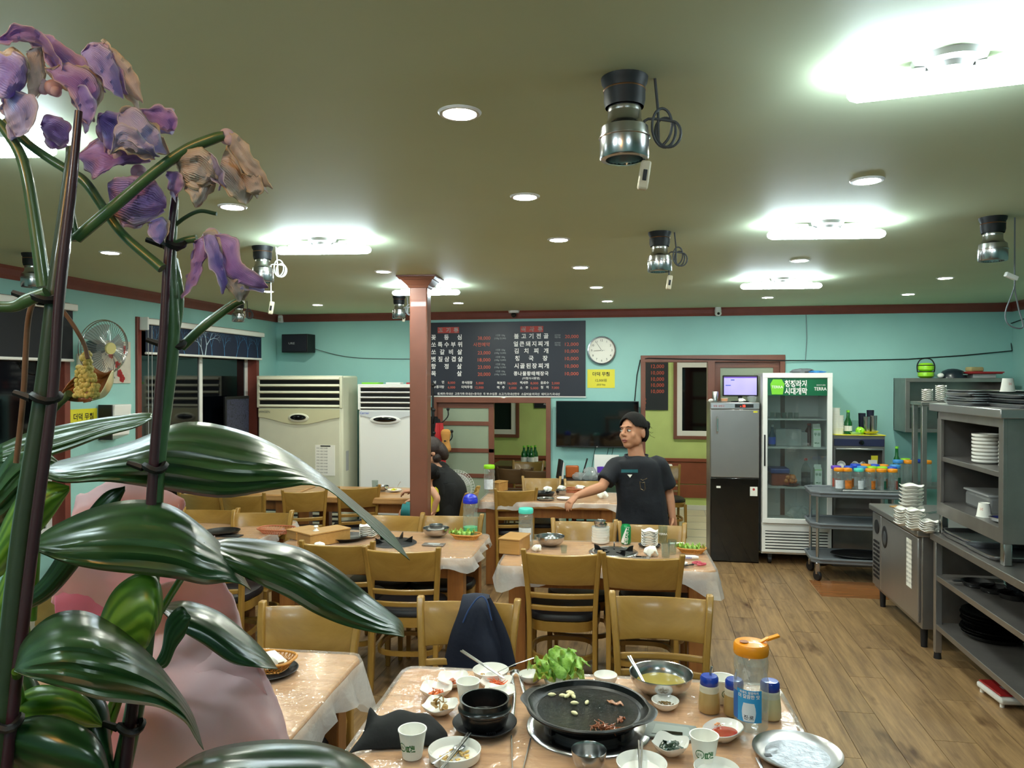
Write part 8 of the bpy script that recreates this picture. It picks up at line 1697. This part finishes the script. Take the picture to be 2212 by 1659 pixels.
def petalmat(name, c1, c2, edge):
    n = NT(name); v = n.coord((1, 1, 1)); c = n.ramp(n.noise(v, 34, 5), [(.35, c1), (.62, c2)])
    uv = n.n('ShaderNodeTexCoord'); sp = n.n('ShaderNodeSeparateXYZ'); n.l(uv.outputs['UV'], sp.inputs[0]); a = n.n('ShaderNodeMath'); a.operation = 'MULTIPLY_ADD'; a.inputs[1].default_value = 2; a.inputs[2].default_value = -1; n.l(sp.outputs['Y'], a.inputs[0])
    q = n.n('ShaderNodeMath'); q.operation = 'ABSOLUTE'; n.l(a.outputs[0], q.inputs[0]); p = n.n('ShaderNodeMath'); p.operation = 'POWER'; p.inputs[1].default_value = 5; n.l(q.outputs[0], p.inputs[0])
    mx = n.n('ShaderNodeMixRGB'); mx.inputs[2].default_value = lin(edge); n.l(p.outputs[0], mx.inputs[0]); n.l(c, mx.inputs[1]); n.l(mx.outputs[0], n.b.inputs['Base Color']); n.b.inputs['Roughness'].default_value = .65
    wv = n.n('ShaderNodeTexWave'); wv.inputs['Scale'].default_value = 6; wv.inputs['Distortion'].default_value = 5; wv.bands_direction = 'Y'; n.l(uv.outputs['UV'], wv.inputs['Vector']); n.bump(wv.outputs['Fac'], .5, .0012)
    t = n.n('ShaderNodeBsdfTranslucent'); n.l(mx.outputs[0], t.inputs[0]); m = n.n('ShaderNodeMixShader'); m.inputs[0].default_value = .35; n.l(n.b.outputs[0], m.inputs[1]); n.l(t.outputs[0], m.inputs[2]); n.l(m.outputs[0], n.out.inputs[0]); return n.m
M['pv'] = petalmat('pv', '#a68fe4', '#cdbcf8', '#efe2f6'); M['pp'] = petalmat('pp', '#ab80cc', '#d0b0e6', '#eacfd8'); M['pc'] = petalmat('pc', '#cdbab0', '#efe2da', '#e8d2b0'); M['pl'] = petalmat('pl', '#b0a6e0', '#d8d0f2', '#e6dce6')
def flower(petals, c=None, name='flower'):
    f = bpy.data.objects.new(name, None); COL.objects.link(f); f.parent = orc; KIDS.setdefault(orc.name, []).append(f)
    for k, (mt, a, b, d) in enumerate(petals):
        blade('petal', a, b, [d, d - .006, d], M[mt], f, nu=26, nv=14, bulge=.004, ripple=.002, freq=2.2, thick=.0004, seed=k * 1.7, tilt=.01 * (-1) ** k, crink=.005, jit=9)
        ox, oy = (9, -7) if k % 2 else (-8, 9); q = lambda P: [(x + ox * (i / (len(P) - 1)), y + oy * (i / (len(P) - 1))) for i, (x, y) in enumerate(P)]
        blade('petal', q(a), q(b), [d + .006, d + .008, d + .01], M[['pp', 'pc', 'pl'][k % 3] if mt != 'pc' else 'pc'], f, nu=22, nv=10, bulge=.004, thick=.0004, seed=k * 2.3 + 5, tilt=-.012 * (-1) ** k, crink=.006, jit=12)
    if c: b = MB(); b.ball(pd(*c), .006, 12, 8); b.ball(pd(c[0] + 6, c[1] + 8, c[2] - .004), .004, 10, 6); b.build('flower_centre', M['pp'], f)
    return f
flower([('pp', [(0, 80), (20, 60), (50, 52), (90, 70), (120, 110), (135, 148)], [(0, 90), (20, 95), (50, 88), (80, 95), (110, 125), (135, 150)], .55), ('pv', [(-20, 120), (10, 108), (40, 115), (58, 145), (50, 190), (20, 212)], [(-20, 190), (-15, 205), (-5, 212), (5, 214), (12, 214), (20, 213)], .545),
        ('pl', [(5, 205), (40, 195), (75, 215), (78, 250), (60, 285), (32, 296)], [(5, 210), (8, 235), (14, 258), (20, 275), (26, 288), (32, 296)], .55), ('pc', [(60, 110), (85, 100), (92, 140), (90, 190), (70, 220)], [(60, 115), (55, 140), (58, 170), (62, 200), (70, 222)], .56)], (88, 185, .565))
flower([('pp', [(80, 75), (110, 78), (150, 105), (190, 130), (220, 160), (235, 185)], [(80, 80), (95, 105), (120, 130), (150, 160), (190, 175), (235, 188)], .565), ('pp', [(100, 150), (140, 138), (190, 150), (215, 190), (205, 240), (192, 270)], [(100, 155), (120, 180), (150, 200), (165, 230), (175, 255), (192, 272)], .55),
        ('pv', [(150, 190), (185, 185), (205, 215), (205, 245), (190, 272)], [(150, 195), (158, 215), (166, 235), (175, 255), (190, 272)], .545), ('pv', [(175, 115), (203, 92), (235, 110), (255, 150), (265, 210)], [(175, 118), (190, 140), (210, 165), (235, 190), (265, 212)], .56), ('pc', [(222, 92), (232, 88), (262, 120), (295, 160), (308, 222)], [(222, 95), (235, 120), (250, 155), (268, 195), (308, 224)], .57)], (115, 190, .56))
flower([('pp', [(90, 270), (100, 250), (130, 252), (150, 275), (150, 300)], [(90, 275), (95, 290), (110, 308), (130, 315), (150, 305)], .575)], None, 'flower_bud')
flower([('pv', [(210, 250), (235, 240), (270, 250), (250, 300), (240, 325)], [(210, 255), (215, 280), (222, 300), (230, 315), (240, 326)], .56), ('pl', [(262, 240), (290, 232), (330, 270), (350, 300), (358, 335)], [(255, 250), (255, 275), (270, 300), (310, 325), (358, 336)], .55), ('pp', [(300, 240), (340, 230), (375, 240), (385, 262), (378, 282)], [(300, 245), (320, 262), (340, 275), (360, 282), (378, 284)], .565),
        ('pp', [(170, 330), (220, 300), (270, 320), (320, 330), (325, 350)], [(170, 340), (190, 375), (205, 385), (250, 358), (325, 352)], .57), ('pl', [(240, 330), (255, 270), (290, 280), (330, 320), (345, 335)], [(240, 335), (265, 322), (285, 325), (315, 335), (345, 337)], .545)], (250, 330, .57))
flower([('pp', [(232, 392), (270, 380), (320, 385), (345, 400), (360, 440)], [(235, 430), (250, 465), (270, 480), (310, 482), (360, 450)], .575), ('pv', [(320, 480), (350, 470), (358, 500), (345, 528)], [(320, 485), (325, 505), (332, 520), (345, 530)], .58), ('pp', [(360, 370), (385, 372), (395, 400), (385, 425)], [(360, 375), (365, 395), (372, 412), (385, 426)], .57)], (300, 372, .58))
flower([('pc', [(380, 350), (400, 325), (440, 320), (465, 345), (470, 385)], [(385, 360), (395, 385), (405, 395), (430, 400), (470, 390)], .56), ('pc', [(395, 385), (430, 385), (460, 395), (445, 425), (425, 448)], [(395, 388), (402, 410), (410, 428), (418, 440), (425, 449)], .57), ('pl', [(450, 325), (465, 330), (475, 360), (485, 400)], [(450, 330), (455, 355), (465, 380), (485, 404)], .555)])
flower([('pc', [(490, 285), (515, 290), (545, 330), (570, 370), (588, 408)], [(488, 290), (495, 320), (515, 355), (545, 385), (588, 410)], .56), ('pc', [(485, 320), (510, 318), (540, 360), (550, 405), (530, 442)], [(472, 380), (480, 400), (500, 425), (515, 432), (530, 444)], .57), ('pc', [(530, 350), (555, 370), (570, 400), (560, 418)], [(520, 400), (530, 412), (545, 418), (560, 419)], .565)], (490, 295, .56))
flower([('pp', [(420, 520), (445, 508), (450, 540), (430, 600), (395, 645)], [(418, 525), (415, 560), (408, 590), (400, 620), (393, 646)], .60), ('pv', [(440, 510), (465, 505), (480, 550), (490, 600), (485, 632)], [(440, 515), (445, 550), (460, 590), (475, 620), (484, 634)], .59), ('pp', [(460, 505), (505, 510), (520, 560), (560, 595), (580, 620)], [(462, 515), (475, 560), (490, 600), (530, 618), (578, 622)], .595), ('pc', [(490, 560), (520, 575), (535, 600), (530, 630), (522, 650)], [(480, 590), (485, 615), (495, 632), (508, 642), (520, 651)], .60)], (458, 508, .60))
MB().lathe([(.0001, 0), (.06, 0), (.075, .11), (.08, .12), (.07, .12), (.06, .1), (.0001, .1)], 28, Matrix.Translation((-.52, .60, ledge_z))).build('plant_pot', M['white'], orc)
# ---- pink wrapping paper
def sheet(name, A, B, D, m, parent, **k): k['nu'] = 46; k['nv'] = 40; return blade(name, A, B, D, m, parent, crink=.03, cs=.12, jit=10, seed=len(A[0]) + A[0][0] * .01, **k)
wpm = mat('pinkp', '#f4d6d6', .55, var=.06, vs=6, bump=.2, bs=18, bd=.01); n_ = wpm.node_tree; t = n_.nodes.new('ShaderNodeBsdfTranslucent'); t.inputs[0].default_value = lin('#f0a8b4'); mm_ = n_.nodes.new('ShaderNodeMixShader'); mm_.inputs[0].default_value = .35
n_.links.new(n_.nodes['Principled BSDF'].outputs[0], mm_.inputs[1]); n_.links.new(t.outputs[0], mm_.inputs[2]); n_.links.new(mm_.outputs[0], n_.nodes['Material Output'].inputs[0])
wrp = thing('wrapping_paper', 'pale pink wrapping paper standing behind the leaves', 'wrapping paper', (0, 0, 0))
sheet('paper_fold', [(165, 1070), (230, 1045), (300, 1038), (390, 1078), (388, 1110), (400, 1150), (460, 1160)], [(110, 1300), (150, 1310), (210, 1320), (280, 1330), (340, 1330), (400, 1330), (460, 1300)], [.80, .80, .80], wpm, wrp, bulge=.03, ripple=.006, freq=1.5, thick=.0008)
sheet('paper_fold', [(250, 1290), (330, 1260), (420, 1252), (470, 1250), (500, 1290), (520, 1340)], [(200, 1700), (260, 1700), (350, 1700), (440, 1700), (540, 1700), (640, 1680)], [.76, .75, .74], wpm, wrp, bulge=.04, ripple=.008, freq=1.6, thick=.0008)
sheet('paper_fold', [(345, 1360), (430, 1360), (520, 1390), (565, 1440), (600, 1530), (618, 1600)], [(240, 1720), (330, 1720), (420, 1720), (500, 1720), (570, 1710), (625, 1660)], [.72, .71, .71], wpm, wrp, bulge=.03, ripple=.005, freq=1.2, thick=.0008)
sheet('paper_fold', [(120, 1230), (150, 1190), (200, 1180), (260, 1200)], [(115, 1330), (150, 1345), (210, 1345), (260, 1330)], [.79, .79], mat('pinkd', '#e27fa0', .5), wrp, bulge=.01, thick=.0008)
sheet('paper_fold', [(385, 1090), (390, 1110), (400, 1125), (455, 1165), (462, 1190)], [(385, 1120), (390, 1130), (410, 1160), (430, 1180), (460, 1192)], [.79, .79], wpm, wrp, bulge=.005, thick=.0008)
bk3 = waterbottle('clear bottle with an aqua cap on the left front table, behind the stems', tt(42, 1450), M['aqua'], M['lab_w'], s=1.2)
for o, c in _tmp: bpy.data.objects.remove(o); bpy.data.curves.remove(c)
